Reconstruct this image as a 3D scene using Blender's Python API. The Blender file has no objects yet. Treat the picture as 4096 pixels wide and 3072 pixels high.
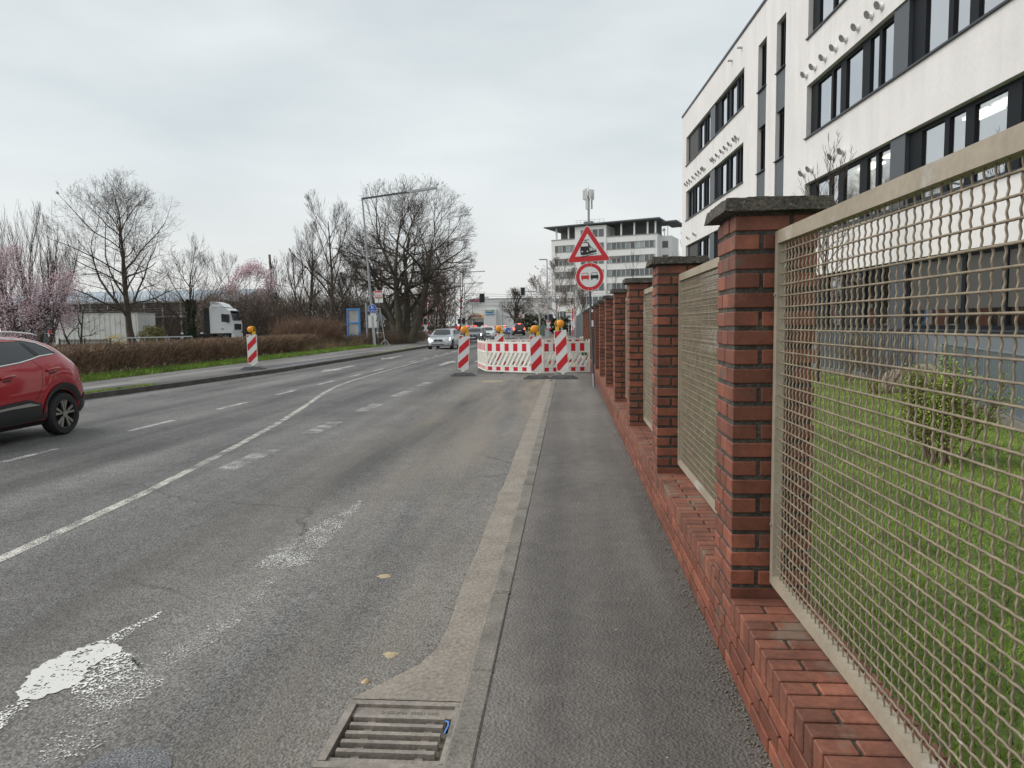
import bpy, bmesh, math, random
import numpy as np
from mathutils import Vector, Matrix
from mathutils import noise as mnoise
R_ = math.radians
SC = bpy.context.scene
COL = SC.collection
random.seed(7)
rng = np.random.default_rng(7)

# ------------------------------------------------------------------ camera
EYE = 1.67
FPX = 2834.0            # focal length in pixels of the 4096 wide photograph
YAW, PITCH, ROLL = R_(4.61), R_(4.83), R_(0.82)
_fw = Vector((-math.sin(YAW)*math.cos(PITCH), math.cos(YAW)*math.cos(PITCH), -math.sin(PITCH)))
_rt = Vector((math.cos(YAW), math.sin(YAW), 0)); _up = _rt.cross(_fw)
_r2 = _rt*math.cos(ROLL) - _up*math.sin(ROLL); _u2 = _up*math.cos(ROLL) + _rt*math.sin(ROLL)
camd = bpy.data.cameras.new('camera'); cam = bpy.data.objects.new('camera', camd); COL.objects.link(cam)
cam.matrix_world = Matrix(((_r2.x, _u2.x, -_fw.x, 0), (_r2.y, _u2.y, -_fw.y, 0), (_r2.z, _u2.z, -_fw.z, EYE), (0, 0, 0, 1)))
camd.sensor_fit = 'HORIZONTAL'; camd.sensor_width = 36.0; camd.lens = 36.0*FPX/4096.0
camd.clip_start = 0.05; camd.clip_end = 3000
SC.camera = cam

def at(px, py, Y):
    """real point at distance Y up the road that the camera sees at a given bearing"""
    d = _r2*((px-2048)/FPX) + _u2*(-(py-1536)/FPX) + _fw
    return Vector((0, 0, EYE)) + d*(Y/d.y)
def gnd(px, py, z=0.0):
    d = _r2*((px-2048)/FPX) + _u2*(-(py-1536)/FPX) + _fw
    return Vector((0, 0, EYE)) + d*((z-EYE)/d.z)

# ------------------------------------------------------------------ world: overcast sky
SUN_EL, SUN_AZ = R_(40), R_(-92)          # azimuth from +Y (up the road), negative = left
W = bpy.data.worlds.new('World'); SC.world = W; W.use_nodes = True
nt = W.node_tree; nt.nodes.clear()
def N(tree, t, **kw):
    n = tree.nodes.new(t)
    for k, v in kw.items(): setattr(n, k, v)
    return n
o = N(nt, 'ShaderNodeOutputWorld'); bg = N(nt, 'ShaderNodeBackground'); bg.inputs[1].default_value = 0.1
sky = N(nt, 'ShaderNodeTexSky', sky_type='NISHITA'); sky.sun_disc = False
sky.sun_elevation = SUN_EL; sky.sun_rotation = SUN_AZ; sky.air_density = 1.0; sky.dust_density = 3.0
tc = N(nt, 'ShaderNodeTexCoord'); mp = N(nt, 'ShaderNodeMapping'); mp.inputs['Scale'].default_value = (1.0, 1.0, 3.2)
nz = N(nt, 'ShaderNodeTexNoise'); nz.inputs['Scale'].default_value = 1.7; nz.inputs['Detail'].default_value = 6; nz.inputs['Roughness'].default_value = 0.5
nz2 = N(nt, 'ShaderNodeTexNoise'); nz2.inputs['Scale'].default_value = 0.55; nz2.inputs['Detail'].default_value = 2
ramp = N(nt, 'ShaderNodeValToRGB')
ramp.color_ramp.elements[0].position = 0.385; ramp.color_ramp.elements[0].color = (3.05, 3.42, 3.6, 1)
ramp.color_ramp.elements[1].position = 0.615; ramp.color_ramp.elements[1].color = (4.95, 5.2, 5.2, 1)
sep = N(nt, 'ShaderNodeSeparateXYZ')
hr = N(nt, 'ShaderNodeMapRange'); hr.inputs[1].default_value = 0.0; hr.inputs[2].default_value = 0.22; hr.inputs[3].default_value = 1.0; hr.inputs[4].default_value = 0.0
lowmix = N(nt, 'ShaderNodeMix', data_type='RGBA'); lowmix.inputs['B'].default_value = (5.5, 5.4, 5.2, 1)
fm = N(nt, 'ShaderNodeMath', operation='MULTIPLY'); fm.inputs[1].default_value = 0.75
mixs = N(nt, 'ShaderNodeMix', data_type='RGBA'); mixs.inputs['Factor'].default_value = 0.93
am = N(nt, 'ShaderNodeMath', operation='ADD'); sm_ = N(nt, 'ShaderNodeMath', operation='MULTIPLY'); sm_.inputs[1].default_value = 0.5
L = nt.links
L.new(tc.outputs['Generated'], mp.inputs['Vector']); L.new(mp.outputs[0], nz.inputs['Vector']); L.new(tc.outputs['Generated'], nz2.inputs['Vector'])
L.new(nz.outputs['Fac'], am.inputs[0]); L.new(nz2.outputs['Fac'], am.inputs[1]); L.new(am.outputs[0], sm_.inputs[0]); L.new(sm_.outputs[0], ramp.inputs['Fac'])
L.new(tc.outputs['Generated'], sep.inputs[0]); L.new(sep.outputs['Z'], hr.inputs[0]); L.new(hr.outputs[0], fm.inputs[0])
L.new(fm.outputs[0], lowmix.inputs['Factor']); L.new(ramp.outputs[0], lowmix.inputs['A'])
L.new(sky.outputs[0], mixs.inputs['A']); L.new(lowmix.outputs['Result'], mixs.inputs['B'])
L.new(mixs.outputs['Result'], bg.inputs[0]); L.new(bg.outputs[0], o.inputs[0])

sund = bpy.data.lights.new('sun', 'SUN'); sun = bpy.data.objects.new('sun', sund); COL.objects.link(sun)
sund.energy = 1.5; sund.angle = R_(60); sund.color = (1.0, 0.97, 0.93)
_sd = Vector((math.sin(SUN_AZ)*math.cos(SUN_EL), math.cos(SUN_AZ)*math.cos(SUN_EL), math.sin(SUN_EL)))
sun.rotation_euler = (-_sd).to_track_quat('-Z', 'Y').to_euler(); sun.location = (0, 0, 50)

SC.render.engine = 'CYCLES'
vs = SC.view_settings; vs.view_transform = 'Standard'; vs.look = 'None'; vs.exposure = 0.84; vs.gamma = 1.0; vs.use_curve_mapping = False

# ------------------------------------------------------------------ materials
MATS = {}
def mat(name, col, rough=0.6, metal=0.0, var=0.0, vs_=3.0, fine=0.0, fs=60.0, bump=0.0, bs=80.0, rnd=0.0, emit=0.0, spec=None, stain=None, coat=0.0, coords='pos', streak=False):
    """procedural material: base colour, large mottling (var), fine grain (fine), bump, per-object variation (rnd), stain=(colour, scale, threshold)"""
    if name in MATS: return MATS[name]
    m = bpy.data.materials.new(name); m.use_nodes = True; t = m.node_tree; b = t.nodes['Principled BSDF']; l = t.links
    b.inputs['Roughness'].default_value = rough; b.inputs['Metallic'].default_value = metal
    if spec is not None: b.inputs['Specular IOR Level'].default_value = spec
    if coat: b.inputs['Coat Weight'].default_value = coat; b.inputs['Coat Roughness'].default_value = 0.04
    b.inputs['Base Color'].default_value = (*col, 1)
    if coords == 'pos': src = N(t, 'ShaderNodeNewGeometry').outputs['Position']
    else: src = N(t, 'ShaderNodeTexCoord').outputs['Object']
    cur = None
    def scale_by(cur, facout, lo, hi):
        mr = N(t, 'ShaderNodeMapRange'); mr.inputs[1].default_value = 0.3; mr.inputs[2].default_value = 0.7; mr.inputs[3].default_value = lo; mr.inputs[4].default_value = hi
        l.new(facout, mr.inputs[0])
        mx = N(t, 'ShaderNodeMix', data_type='RGBA', blend_type='MULTIPLY'); mx.inputs['Factor'].default_value = 1
        if cur is None: mx.inputs['A'].default_value = (*col, 1)
        else: l.new(cur, mx.inputs['A'])
        l.new(mr.outputs[0], mx.inputs['B']); return mx.outputs['Result']
    if rnd:
        oi = N(t, 'ShaderNodeObjectInfo'); mr = N(t, 'ShaderNodeMapRange'); mr.inputs[3].default_value = 1-rnd; mr.inputs[4].default_value = 1+rnd
        l.new(oi.outputs['Random'], mr.inputs[0]); mx = N(t, 'ShaderNodeMix', data_type='RGBA', blend_type='MULTIPLY'); mx.inputs['Factor'].default_value = 1
        mx.inputs['A'].default_value = (*col, 1); l.new(mr.outputs[0], mx.inputs['B']); cur = mx.outputs['Result']
    if var:
        n = N(t, 'ShaderNodeTexNoise'); n.inputs['Scale'].default_value = vs_; n.inputs['Detail'].default_value = 5; l.new(src, n.inputs['Vector'])
        cur = scale_by(cur, n.outputs['Fac'], 1-var, 1+var)
    if fine:
        n = N(t, 'ShaderNodeTexNoise'); n.inputs['Scale'].default_value = fs; n.inputs['Detail'].default_value = 3; l.new(src, n.inputs['Vector'])
        cur = scale_by(cur, n.outputs['Fac'], 1-fine, 1+fine)
    if stain:
        n = N(t, 'ShaderNodeTexNoise'); n.inputs['Scale'].default_value = stain[1]; n.inputs['Detail'].default_value = 6; n.inputs['Roughness'].default_value = 0.65; l.new(src, n.inputs['Vector'])
        mr = N(t, 'ShaderNodeMapRange'); mr.inputs[1].default_value = stain[2]; mr.inputs[2].default_value = stain[2]+0.1; l.new(n.outputs['Fac'], mr.inputs[0])
        mx = N(t, 'ShaderNodeMix', data_type='RGBA'); l.new(mr.outputs[0], mx.inputs['Factor']); mx.inputs['B'].default_value = (*stain[0], 1)
        if cur is None: mx.inputs['A'].default_value = (*col, 1)
        else: l.new(cur, mx.inputs['A'])
        cur = mx.outputs['Result']
    if streak:                      # faint vertical run-off streaks below the roof edge and sills
        mpp = N(t, 'ShaderNodeMapping'); mpp.inputs['Scale'].default_value = (1.0, 1.2, 0.16); l.new(src, mpp.inputs['Vector'])
        n = N(t, 'ShaderNodeTexNoise'); n.inputs['Scale'].default_value = 1.6; n.inputs['Detail'].default_value = 6; n.inputs['Roughness'].default_value = 0.6; l.new(mpp.outputs[0], n.inputs['Vector'])
        cur = scale_by(cur, n.outputs['Fac'], 0.93, 1.04)
    if cur is not None: l.new(cur, b.inputs['Base Color'])
    if bump:
        n = N(t, 'ShaderNodeTexNoise'); n.inputs['Scale'].default_value = bs; n.inputs['Detail'].default_value = 4; l.new(src, n.inputs['Vector'])
        bp = N(t, 'ShaderNodeBump'); bp.inputs['Strength'].default_value = bump; bp.inputs['Distance'].default_value = 0.01
        l.new(n.outputs['Fac'], bp.inputs['Height']); l.new(bp.outputs[0], b.inputs['Normal'])
    if emit:
        b.inputs['Emission Color'].default_value = (*col, 1); b.inputs['Emission Strength'].default_value = emit
    MATS[name] = m; return m

def mat_glass(name, refl=0.4, tint=(0.8, 0.85, 0.85), rough=0.02):
    m = bpy.data.materials.new(name); m.use_nodes = True; t = m.node_tree; t.nodes.clear(); l = t.links
    out = N(t, 'ShaderNodeOutputMaterial'); mx = N(t, 'ShaderNodeMixShader'); tr = N(t, 'ShaderNodeBsdfTransparent'); gl = N(t, 'ShaderNodeBsdfGlossy')
    tr.inputs[0].default_value = (*tint, 1); gl.inputs['Roughness'].default_value = rough; gl.inputs[0].default_value = (0.95, 0.97, 1, 1)
    fr = N(t, 'ShaderNodeFresnel'); fr.inputs[0].default_value = 1.5; ad = N(t, 'ShaderNodeMath', operation='ADD', use_clamp=True); ad.inputs[1].default_value = refl
    l.new(fr.outputs[0], ad.inputs[0]); l.new(ad.outputs[0], mx.inputs[0]); l.new(tr.outputs[0], mx.inputs[1]); l.new(gl.outputs[0], mx.inputs[2]); l.new(mx.outputs[0], out.inputs[0])
    return m

def asphalt(name, base, dust=None, dustx=None, crack=0.0, rough=0.75, grain=0.55):
    m = bpy.data.materials.new(name); m.use_nodes = True; t = m.node_tree; b = t.nodes['Principled BSDF']; l = t.links
    pos = N(t, 'ShaderNodeNewGeometry').outputs['Position']
    def noise(sc, det=4, vec=None, rough_=0.5):
        n = N(t, 'ShaderNodeTexNoise'); n.inputs['Scale'].default_value = sc; n.inputs['Detail'].default_value = det; n.inputs['Roughness'].default_value = rough_; l.new(vec or pos, n.inputs['Vector']); return n.outputs['Fac']
    def mr(x, a, bb, c, d):
        n = N(t, 'ShaderNodeMapRange'); n.inputs[1].default_value = a; n.inputs[2].default_value = bb; n.inputs[3].default_value = c; n.inputs[4].default_value = d; l.new(x, n.inputs[0]); return n.outputs[0]
    def mul(col, f):
        x = N(t, 'ShaderNodeMix', data_type='RGBA', blend_type='MULTIPLY'); x.inputs['Factor'].default_value = 1; l.new(f, x.inputs['B'])
        if isinstance(col, tuple): x.inputs['A'].default_value = (*col, 1)
        else: l.new(col, x.inputs['A'])
        return x.outputs['Result']
    stretch = N(t, 'ShaderNodeMapping'); stretch.inputs['Scale'].default_value = (1.1, 0.07, 1); l.new(pos, stretch.inputs['Vector'])
    c = mul(base, mr(noise(1, 3, stretch.outputs[0]), 0.3, 0.7, 0.52, 1.5))        # wheel-track streaks along the road
    c = mul(c, mr(noise(0.6, 5), 0.3, 0.7, 0.85, 1.2))
    c = mul(c, mr(noise(6, 4), 0.3, 0.7, 0.9, 1.12))
    v = N(t, 'ShaderNodeTexVoronoi'); v.inputs['Scale'].default_value = 85; l.new(pos, v.inputs['Vector'])
    sepc = N(t, 'ShaderNodeSeparateColor'); l.new(v.outputs['Color'], sepc.inputs[0])
    c = mul(c, mr(sepc.outputs[0], 0, 1, 1-grain, 1+grain))
    if dust:
        dst = N(t, 'ShaderNodeMapping'); dst.inputs['Scale'].default_value = (1.5, 0.16, 1); l.new(pos, dst.inputs['Vector']); dn = mr(noise(1.1, 5, dst.outputs[0], 0.6), 0.34, 0.66, 0, 1)
        sx = N(t, 'ShaderNodeSeparateXYZ'); l.new(pos, sx.inputs[0])
        a = mr(sx.outputs['X'], dustx[0], dustx[1], 0, 1); a2 = mr(sx.outputs['Y'], dustx[2], dustx[3], 0.35, 1)
        f = N(t, 'ShaderNodeMath', operation='MULTIPLY'); l.new(dn, f.inputs[0]); l.new(a, f.inputs[1])
        f2 = N(t, 'ShaderNodeMath', operation='MULTIPLY'); l.new(f.outputs[0], f2.inputs[0]); l.new(a2, f2.inputs[1])
        f3 = N(t, 'ShaderNodeMath', operation='MULTIPLY'); l.new(f2.outputs[0], f3.inputs[0]); f3.inputs[1].default_value = 1.0
        x = N(t, 'ShaderNodeMix', data_type='RGBA'); l.new(f3.outputs[0], x.inputs['Factor']); l.new(c, x.inputs['A']); x.inputs['B'].default_value = (*dust, 1); c = x.outputs['Result']
    if crack:
        wp = N(t, 'ShaderNodeMix', data_type='VECTOR'); wn = N(t, 'ShaderNodeTexNoise'); wn.inputs['Scale'].default_value = 1.3; wn.inputs['Detail'].default_value = 5; l.new(pos, wn.inputs['Vector'])
        wp.inputs['Factor'].default_value = 0.35; l.new(pos, wp.inputs['A']); l.new(wn.outputs['Color'], wp.inputs['B'])
        cv = N(t, 'ShaderNodeTexVoronoi', feature='DISTANCE_TO_EDGE'); cv.inputs['Scale'].default_value = 0.55; l.new(wp.outputs['Result'], cv.inputs['Vector'])
        lin = mr(cv.outputs['Distance'], 0.0, 0.007, 1, 0); gate = mr(noise(0.45, 2), 0.46, 0.58, 0, crack)
        f = N(t, 'ShaderNodeMath', operation='MULTIPLY'); l.new(lin, f.inputs[0]); l.new(gate, f.inputs[1])
        x = N(t, 'ShaderNodeMix', data_type='RGBA'); l.new(f.outputs[0], x.inputs['Factor']); l.new(c, x.inputs['A']); x.inputs['B'].default_value = (0.012, 0.012, 0.012, 1); c = x.outputs['Result']
    # pale stones and grit
    sp = N(t, 'ShaderNodeTexVoronoi'); sp.inputs['Scale'].default_value = 9; l.new(pos, sp.inputs['Vector'])
    fl = mr(sp.outputs['Distance'], 0.035, 0.05, 0.7, 0); x = N(t, 'ShaderNodeMix', data_type='RGBA'); l.new(fl, x.inputs['Factor']); l.new(c, x.inputs['A']); x.inputs['B'].default_value = (0.32, 0.31, 0.29, 1); c = x.outputs['Result']
    l.new(c, b.inputs['Base Color']); b.inputs['Roughness'].default_value = rough; b.inputs['Specular IOR Level'].default_value = 0.35
    bp = N(t, 'ShaderNodeBump'); bp.inputs['Strength'].default_value = 0.55; bp.inputs['Distance'].default_value = 0.012
    v2 = N(t, 'ShaderNodeTexVoronoi'); v2.inputs['Scale'].default_value = 70; l.new(pos, v2.inputs['Vector']); l.new(v2.outputs['Distance'], bp.inputs['Height']); l.new(bp.outputs[0], b.inputs['Normal'])
    MATS[name] = m; return m

def paint_mat(name, col, wear, scale=90, big=0.45):
    """road paint worn through to the asphalt below"""
    m = bpy.data.materials.new(name); m.use_nodes = True; t = m.node_tree; b = t.nodes['Principled BSDF']; l = t.links; out = t.nodes['Material Output']
    b.inputs['Base Color'].default_value = (*col, 1); b.inputs['Roughness'].default_value = 0.7
    pos = N(t, 'ShaderNodeNewGeometry').outputs['Position']
    n1 = N(t, 'ShaderNodeTexNoise'); n1.inputs['Scale'].default_value = scale; n1.inputs['Detail'].default_value = 3; l.new(pos, n1.inputs['Vector'])
    n2 = N(t, 'ShaderNodeTexNoise'); n2.inputs['Scale'].default_value = 4.5; n2.inputs['Detail'].default_value = 3; l.new(pos, n2.inputs['Vector'])
    ad = N(t, 'ShaderNodeMath', operation='MULTIPLY_ADD'); l.new(n2.outputs['Fac'], ad.inputs[0]); ad.inputs[1].default_value = big; l.new(n1.outputs['Fac'], ad.inputs[2])
    mr = N(t, 'ShaderNodeMapRange'); mr.inputs[1].default_value = wear; mr.inputs[2].default_value = wear+0.05; l.new(ad.outputs[0], mr.inputs[0])
    tr = N(t, 'ShaderNodeBsdfTransparent'); mx = N(t, 'ShaderNodeMixShader'); l.new(mr.outputs[0], mx.inputs[0]); l.new(tr.outputs[0], mx.inputs[1]); l.new(b.outputs[0], mx.inputs[2]); l.new(mx.outputs[0], out.inputs[0])
    MATS[name] = m; return m

# ------------------------------------------------------------------ mesh helpers
class MB:
    def __init__(s): s.v = []; s.f = []
    def box(s, x0, y0, z0, x1, y1, z1):
        n = len(s.v); s.v += [(x0,y0,z0),(x1,y0,z0),(x1,y1,z0),(x0,y1,z0),(x0,y0,z1),(x1,y0,z1),(x1,y1,z1),(x0,y1,z1)]
        s.f += [(n,n+3,n+2,n+1),(n+4,n+5,n+6,n+7),(n,n+1,n+5,n+4),(n+1,n+2,n+6,n+5),(n+2,n+3,n+7,n+6),(n+3,n,n+4,n+7)]; return s
    def hull(s, bot, top):
        """two loops of equal length joined"""
        n = len(s.v); k = len(bot); s.v += [tuple(p) for p in bot] + [tuple(p) for p in top]
        s.f += [tuple(range(n+k-1, n-1, -1)), tuple(range(n+k, n+2*k))] + [(n+i, n+(i+1) % k, n+k+(i+1) % k, n+k+i) for i in range(k)]; return s
    def bar(s, a, b, w, h=None, up=(0, 0, 1)):
        """rectangular bar from a to b"""
        h = h or w; a = Vector(a); b = Vector(b); d = (b-a).normalized(); u = Vector(up)
        if abs(d.dot(u)) > 0.98: u = Vector((0, 1, 0))
        r = d.cross(u).normalized(); u = r.cross(d)
        q = [r*(w/2*i)+u*(h/2*j) for i, j in ((-1,-1),(1,-1),(1,1),(-1,1))]
        return s.hull([a+p for p in q], [b+p for p in q])
    def tube(s, pts, r, n=8, cap=True):
        pts = [Vector(p) for p in pts]; k = len(pts); rs = r if isinstance(r, (list, tuple)) else [r]*k; base = len(s.v)
        u0 = None
        for i, p in enumerate(pts):
            d = (pts[min(i+1, k-1)]-pts[max(i-1, 0)]).normalized()
            if u0 is None: u0 = Vector((1, 0, 0)) if abs(d.x) < 0.9 else Vector((0, 1, 0))
            a = (u0 - d*u0.dot(d)).normalized(); u0 = a; b = d.cross(a)
            for j in range(n):
                t = 2*math.pi*j/n; s.v.append(tuple(p + a*(rs[i]*math.cos(t)) + b*(rs[i]*math.sin(t))))
        for i in range(k-1):
            for j in range(n):
                s.f.append((base+i*n+j, base+i*n+(j+1) % n, base+(i+1)*n+(j+1) % n, base+(i+1)*n+j))
        if cap: s.f += [tuple(base+j for j in range(n-1, -1, -1)), tuple(base+(k-1)*n+j for j in range(n))]
        return s
    def lathe(s, prof, n=20, axis='z', c=(0, 0, 0), cap=(True, True)):
        base = len(s.v); k = len(prof)
        for (r, h) in prof:
            for j in range(n):
                t = 2*math.pi*j/n; p = (r*math.cos(t), r*math.sin(t), h)
                if axis == 'x': p = (h, p[0], p[1])
                if axis == 'y': p = (p[0], h, p[1])
                s.v.append((p[0]+c[0], p[1]+c[1], p[2]+c[2]))
        for i in range(k-1):
            for j in range(n): s.f.append((base+i*n+j, base+i*n+(j+1) % n, base+(i+1)*n+(j+1) % n, base+(i+1)*n+j))
        if cap[0]: s.f.append(tuple(base+j for j in range(n-1, -1, -1)))
        if cap[1]: s.f.append(tuple(base+(k-1)*n+j for j in range(n)))
        return s
    def plate(s, poly, y0, y1):
        """polygon in (x, z) extruded from y0 to y1"""
        return s.hull([(x, y0, z) for x, z in poly], [(x, y1, z) for x, z in poly])
    def sheet(s, poly, z): n = len(s.v); s.v += [(x, y, z) for x, y in poly]; s.f.append(tuple(range(n, n+len(poly)))); return s
    def quad(s, *p): n = len(s.v); s.v += [tuple(q) for q in p]; s.f.append(tuple(range(n, n+len(p)))); return s
    def mesh(s, name, m=None, smooth=False, recalc=True):
        me = bpy.data.meshes.new(name); me.from_pydata(s.v, [], s.f)
        if recalc:
            bm = bmesh.new(); bm.from_mesh(me); bmesh.ops.recalc_face_normals(bm, faces=bm.faces); bm.to_mesh(me); bm.free()
        if smooth: me.shade_smooth() if smooth is True else smooth_angle(me, smooth)
        if m: me.materials.append(m)
        return me
    def build(s, name, m, parent=None, smooth=False, loc=None, rotz=None, recalc=True):
        return ob(name, s.mesh(name, m, smooth, recalc), parent, loc, rotz)
def smooth_angle(me, ang):
    me.shade_smooth(); me.set_sharp_from_angle(angle=R_(ang))
def ob(name, me, parent=None, loc=None, rotz=None):
    x = bpy.data.objects.new(name, me); COL.objects.link(x)
    if parent is not None: x.parent = parent
    if loc is not None: x.location = loc
    if rotz is not None: x.rotation_euler = (0, 0, rotz)
    return x
def tag(x, label, cat, group=None):
    x['label'] = label; x['category'] = cat
    if group: x['group'] = group
    return x
def thing(name, label, cat, loc=(0, 0, 0), rotz=0, group=None):
    return tag(ob(name, None, None, loc, rotz), label, cat, group)
def struct(x): x['kind'] = 'structure'; return x
def stuff(x): x['kind'] = 'stuff'; return x
def dup(root, loc=None, rotz=None, label=None, group=None):
    r = root.copy(); COL.objects.link(r)
    if loc is not None: r.location = loc
    if rotz is not None: r.rotation_euler = (0, 0, rotz)
    if label: r['label'] = label
    if group: r['group'] = group
    for ch in list(root.children):
        c = ch.copy(); COL.objects.link(c); c.parent = r
        for gch in ch.children: d = gch.copy(); COL.objects.link(d); d.parent = c
    return r
def np_mesh(name, V, F, m, smooth=False):
    me = bpy.data.meshes.new(name); V = np.asarray(V, np.float32); F = np.asarray(F, np.int32); k = F.shape[1]
    me.vertices.add(len(V)); me.vertices.foreach_set('co', V.ravel()); me.loops.add(F.size); me.loops.foreach_set('vertex_index', F.ravel())
    me.polygons.add(len(F)); me.polygons.foreach_set('loop_start', np.arange(0, F.size, k, dtype=np.int32))
    me.update(calc_edges=True)
    if smooth: me.shade_smooth()
    me.materials.append(m); return me
_fonts = {}
def text_mesh(s, size, m, bold=False, extrude=0.002, align='CENTER'):
    cu = bpy.data.curves.new('lettering', 'FONT'); cu.body = s; cu.size = size; cu.align_x = align; cu.align_y = 'CENTER'; cu.extrude = extrude
    if bold: cu.offset = size*0.025
    cu.resolution_u = 3
    x = bpy.data.objects.new('lettering', cu); COL.objects.link(x)
    me = bpy.data.meshes.new_from_object(x.evaluated_get(bpy.context.evaluated_depsgraph_get()))
    bpy.data.objects.remove(x); bpy.data.curves.remove(cu)
    for v in me.vertices: v.co = (v.co.x, -v.co.z, v.co.y)      # stand upright, face -Y
    me.materials.clear(); me.materials.append(m); return me
def circle(r, n=40, c=(0, 0)): return [(c[0]+r*math.cos(2*math.pi*i/n), c[1]+r*math.sin(2*math.pi*i/n)) for i in range(n)]
def rrect(w, h, r, n=4, c=(0, 0)):
    p = []
    for sx, sy, a0 in ((1,1,0),(-1,1,90),(-1,-1,180),(1,-1,270)):
        for i in range(n+1):
            a = R_(a0+90*i/n); p.append((c[0]+sx*(w/2-r)+r*math.cos(a), c[1]+sy*(h/2-r)+r*math.sin(a)))
    return p

# common materials
ROAD = asphalt('asphalt_road', (0.110, 0.107, 0.104), dust=(0.24, 0.205, 0.165), dustx=(-4.4, -1.2, 1.0, 16), crack=0.55)
PAVE = asphalt('asphalt_pavement', (0.132, 0.121, 0.111), crack=0.25, grain=0.15)
PAVE2 = asphalt('asphalt_pavement_left', (0.15, 0.142, 0.135), crack=0.5, grain=0.25)
PATCHM = asphalt('asphalt_patch', (0.085, 0.085, 0.088), crack=0.4, grain=0.3)
CONC = mat('concrete_weathered', (0.30, 0.275, 0.24), 0.85, var=0.25, vs_=2.5, fine=0.25, fs=40, bump=0.4, bs=60, stain=((0.42, 0.36, 0.28), 3.0, 0.55))
KERBM = mat('kerb_concrete', (0.17, 0.155, 0.135), 0.9, var=0.25, vs_=4, fine=0.3, fs=70, bump=0.5, bs=90)
KERBD = mat('kerb_dark', (0.075, 0.068, 0.06), 0.9, var=0.3, vs_=3, fine=0.3, fs=40)
BRICK = mat('red_brick', (0.178, 0.057, 0.032), 0.62, var=0.28, vs_=7, fine=0.15, fs=60, bump=0.2, bs=120, rnd=0.3, stain=((0.10, 0.068, 0.052), 5.5, 0.58))
COPING = mat('coping_brick', (0.178, 0.065, 0.039), 0.7, var=0.35, vs_=5, fine=0.18, fs=50, bump=0.2, bs=120, rnd=0.25, stain=((0.175, 0.125, 0.09), 3.2, 0.55))
MORTAR = mat('mortar_dark', (0.058, 0.053, 0.044), 0.95, var=0.4, vs_=12, fine=0.4, fs=90, bump=1.0, bs=70, stain=((0.12, 0.108, 0.085), 7, 0.6))
CAPM = mat('pier_cap_concrete', (0.060, 0.053, 0.042), 0.95, var=0.4, vs_=8, fine=0.6, fs=70, bump=1.0, bs=60, stain=((0.20, 0.18, 0.14), 40, 0.58))
WIREM = mat('wire_beige_paint', (0.215, 0.172, 0.12), 0.5, var=0.25, vs_=14, fine=0.15, fs=60, stain=((0.5, 0.47, 0.42), 9, 0.66))
FRAMEM = mat('panel_frame_paint', (0.31, 0.265, 0.20), 0.5, var=0.15, vs_=3, fine=0.08, fs=40, stain=((0.42, 0.40, 0.37), 2.0, 0.55))
GALV = mat('galvanised_steel', (0.42, 0.43, 0.44), 0.45, 0.6, var=0.15, vs_=6)
GREYP = mat('grey_post', (0.30, 0.31, 0.32), 0.5, 0.3, var=0.15, vs_=4)
DARKP = mat('dark_post', (0.075, 0.085, 0.095), 0.45, 0.2, var=0.2, vs_=5)
WHITEP = mat('white_plastic', (0.80, 0.78, 0.71), 0.5, var=0.12, vs_=4, stain=((0.42, 0.36, 0.27), 4, 0.64))
SIGNW = mat('sign_white', (0.74, 0.75, 0.75), 0.35)
SIGNR = mat('sign_red', (0.58, 0.014, 0.024), 0.35, var=0.08, vs_=10)
SIGNB = mat('sign_blue', (0.012, 0.085, 0.42), 0.35)
SIGNK = mat('sign_black', (0.012, 0.012, 0.013), 0.4)
SIGNG = mat('sign_back_grey', (0.20, 0.21, 0.22), 0.5, 0.2)
RUBBER = mat('rubber', (0.095, 0.095, 0.096), 0.8, var=0.3, vs_=6, stain=((0.12, 0.11, 0.10), 5, 0.6))
TYRE = mat('tyre', (0.018, 0.018, 0.019), 0.75, var=0.2, vs_=10)
BLACKPL = mat('black_plastic', (0.022, 0.023, 0.025), 0.5)
ALLOY = mat('alloy_grey', (0.34, 0.33, 0.31), 0.35, 0.7)
CHROME = mat('chrome', (0.80, 0.80, 0.80), 0.15, 1.0)
CARGLASS = mat('car_glass', (0.025, 0.03, 0.033), 0.05, spec=0.7)
AMBERL = mat('amber_lens', (0.85, 0.30, 0.015), 0.18, spec=0.6)
YELLOWP = mat('yellow_plastic', (0.80, 0.46, 0.02), 0.45)
# ================================================================== GROUND
def lerp_tab(tab, x):
    for (a, va), (b, vb) in zip(tab, tab[1:]):
        if x <= b: 
            t = max(0.0, (x-a)/(b-a)); return va+(vb-va)*t
    return tab[-1][1]
KL = [(-12, -12.9), (0, -12.6), (16.8, -12.0), (20.4, -11.55), (26, -11.15), (38, -10.95), (54, -11.0), (70, -11.3), (85, -12.4), (106, -14.6), (140, -20), (200, -33), (300, -58)]
KR = [(-12, -0.49), (0, -0.49), (54, -0.50), (66, -0.9), (85, -2.0), (106, -4.6), (140, -9.8), (200, -22), (300, -46)]
ZR = -0.05
TERR = mat('rough_ground', (0.075, 0.068, 0.042), 0.95, var=0.45, vs_=0.35, fine=0.3, fs=8, stain=((0.05, 0.075, 0.022), 0.5, 0.5))
struct(MB().sheet([(-900, -60), (900, -60), (900, 1500), (-900, 1500)], -0.42).build('terrain', TERR, recalc=False))
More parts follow.
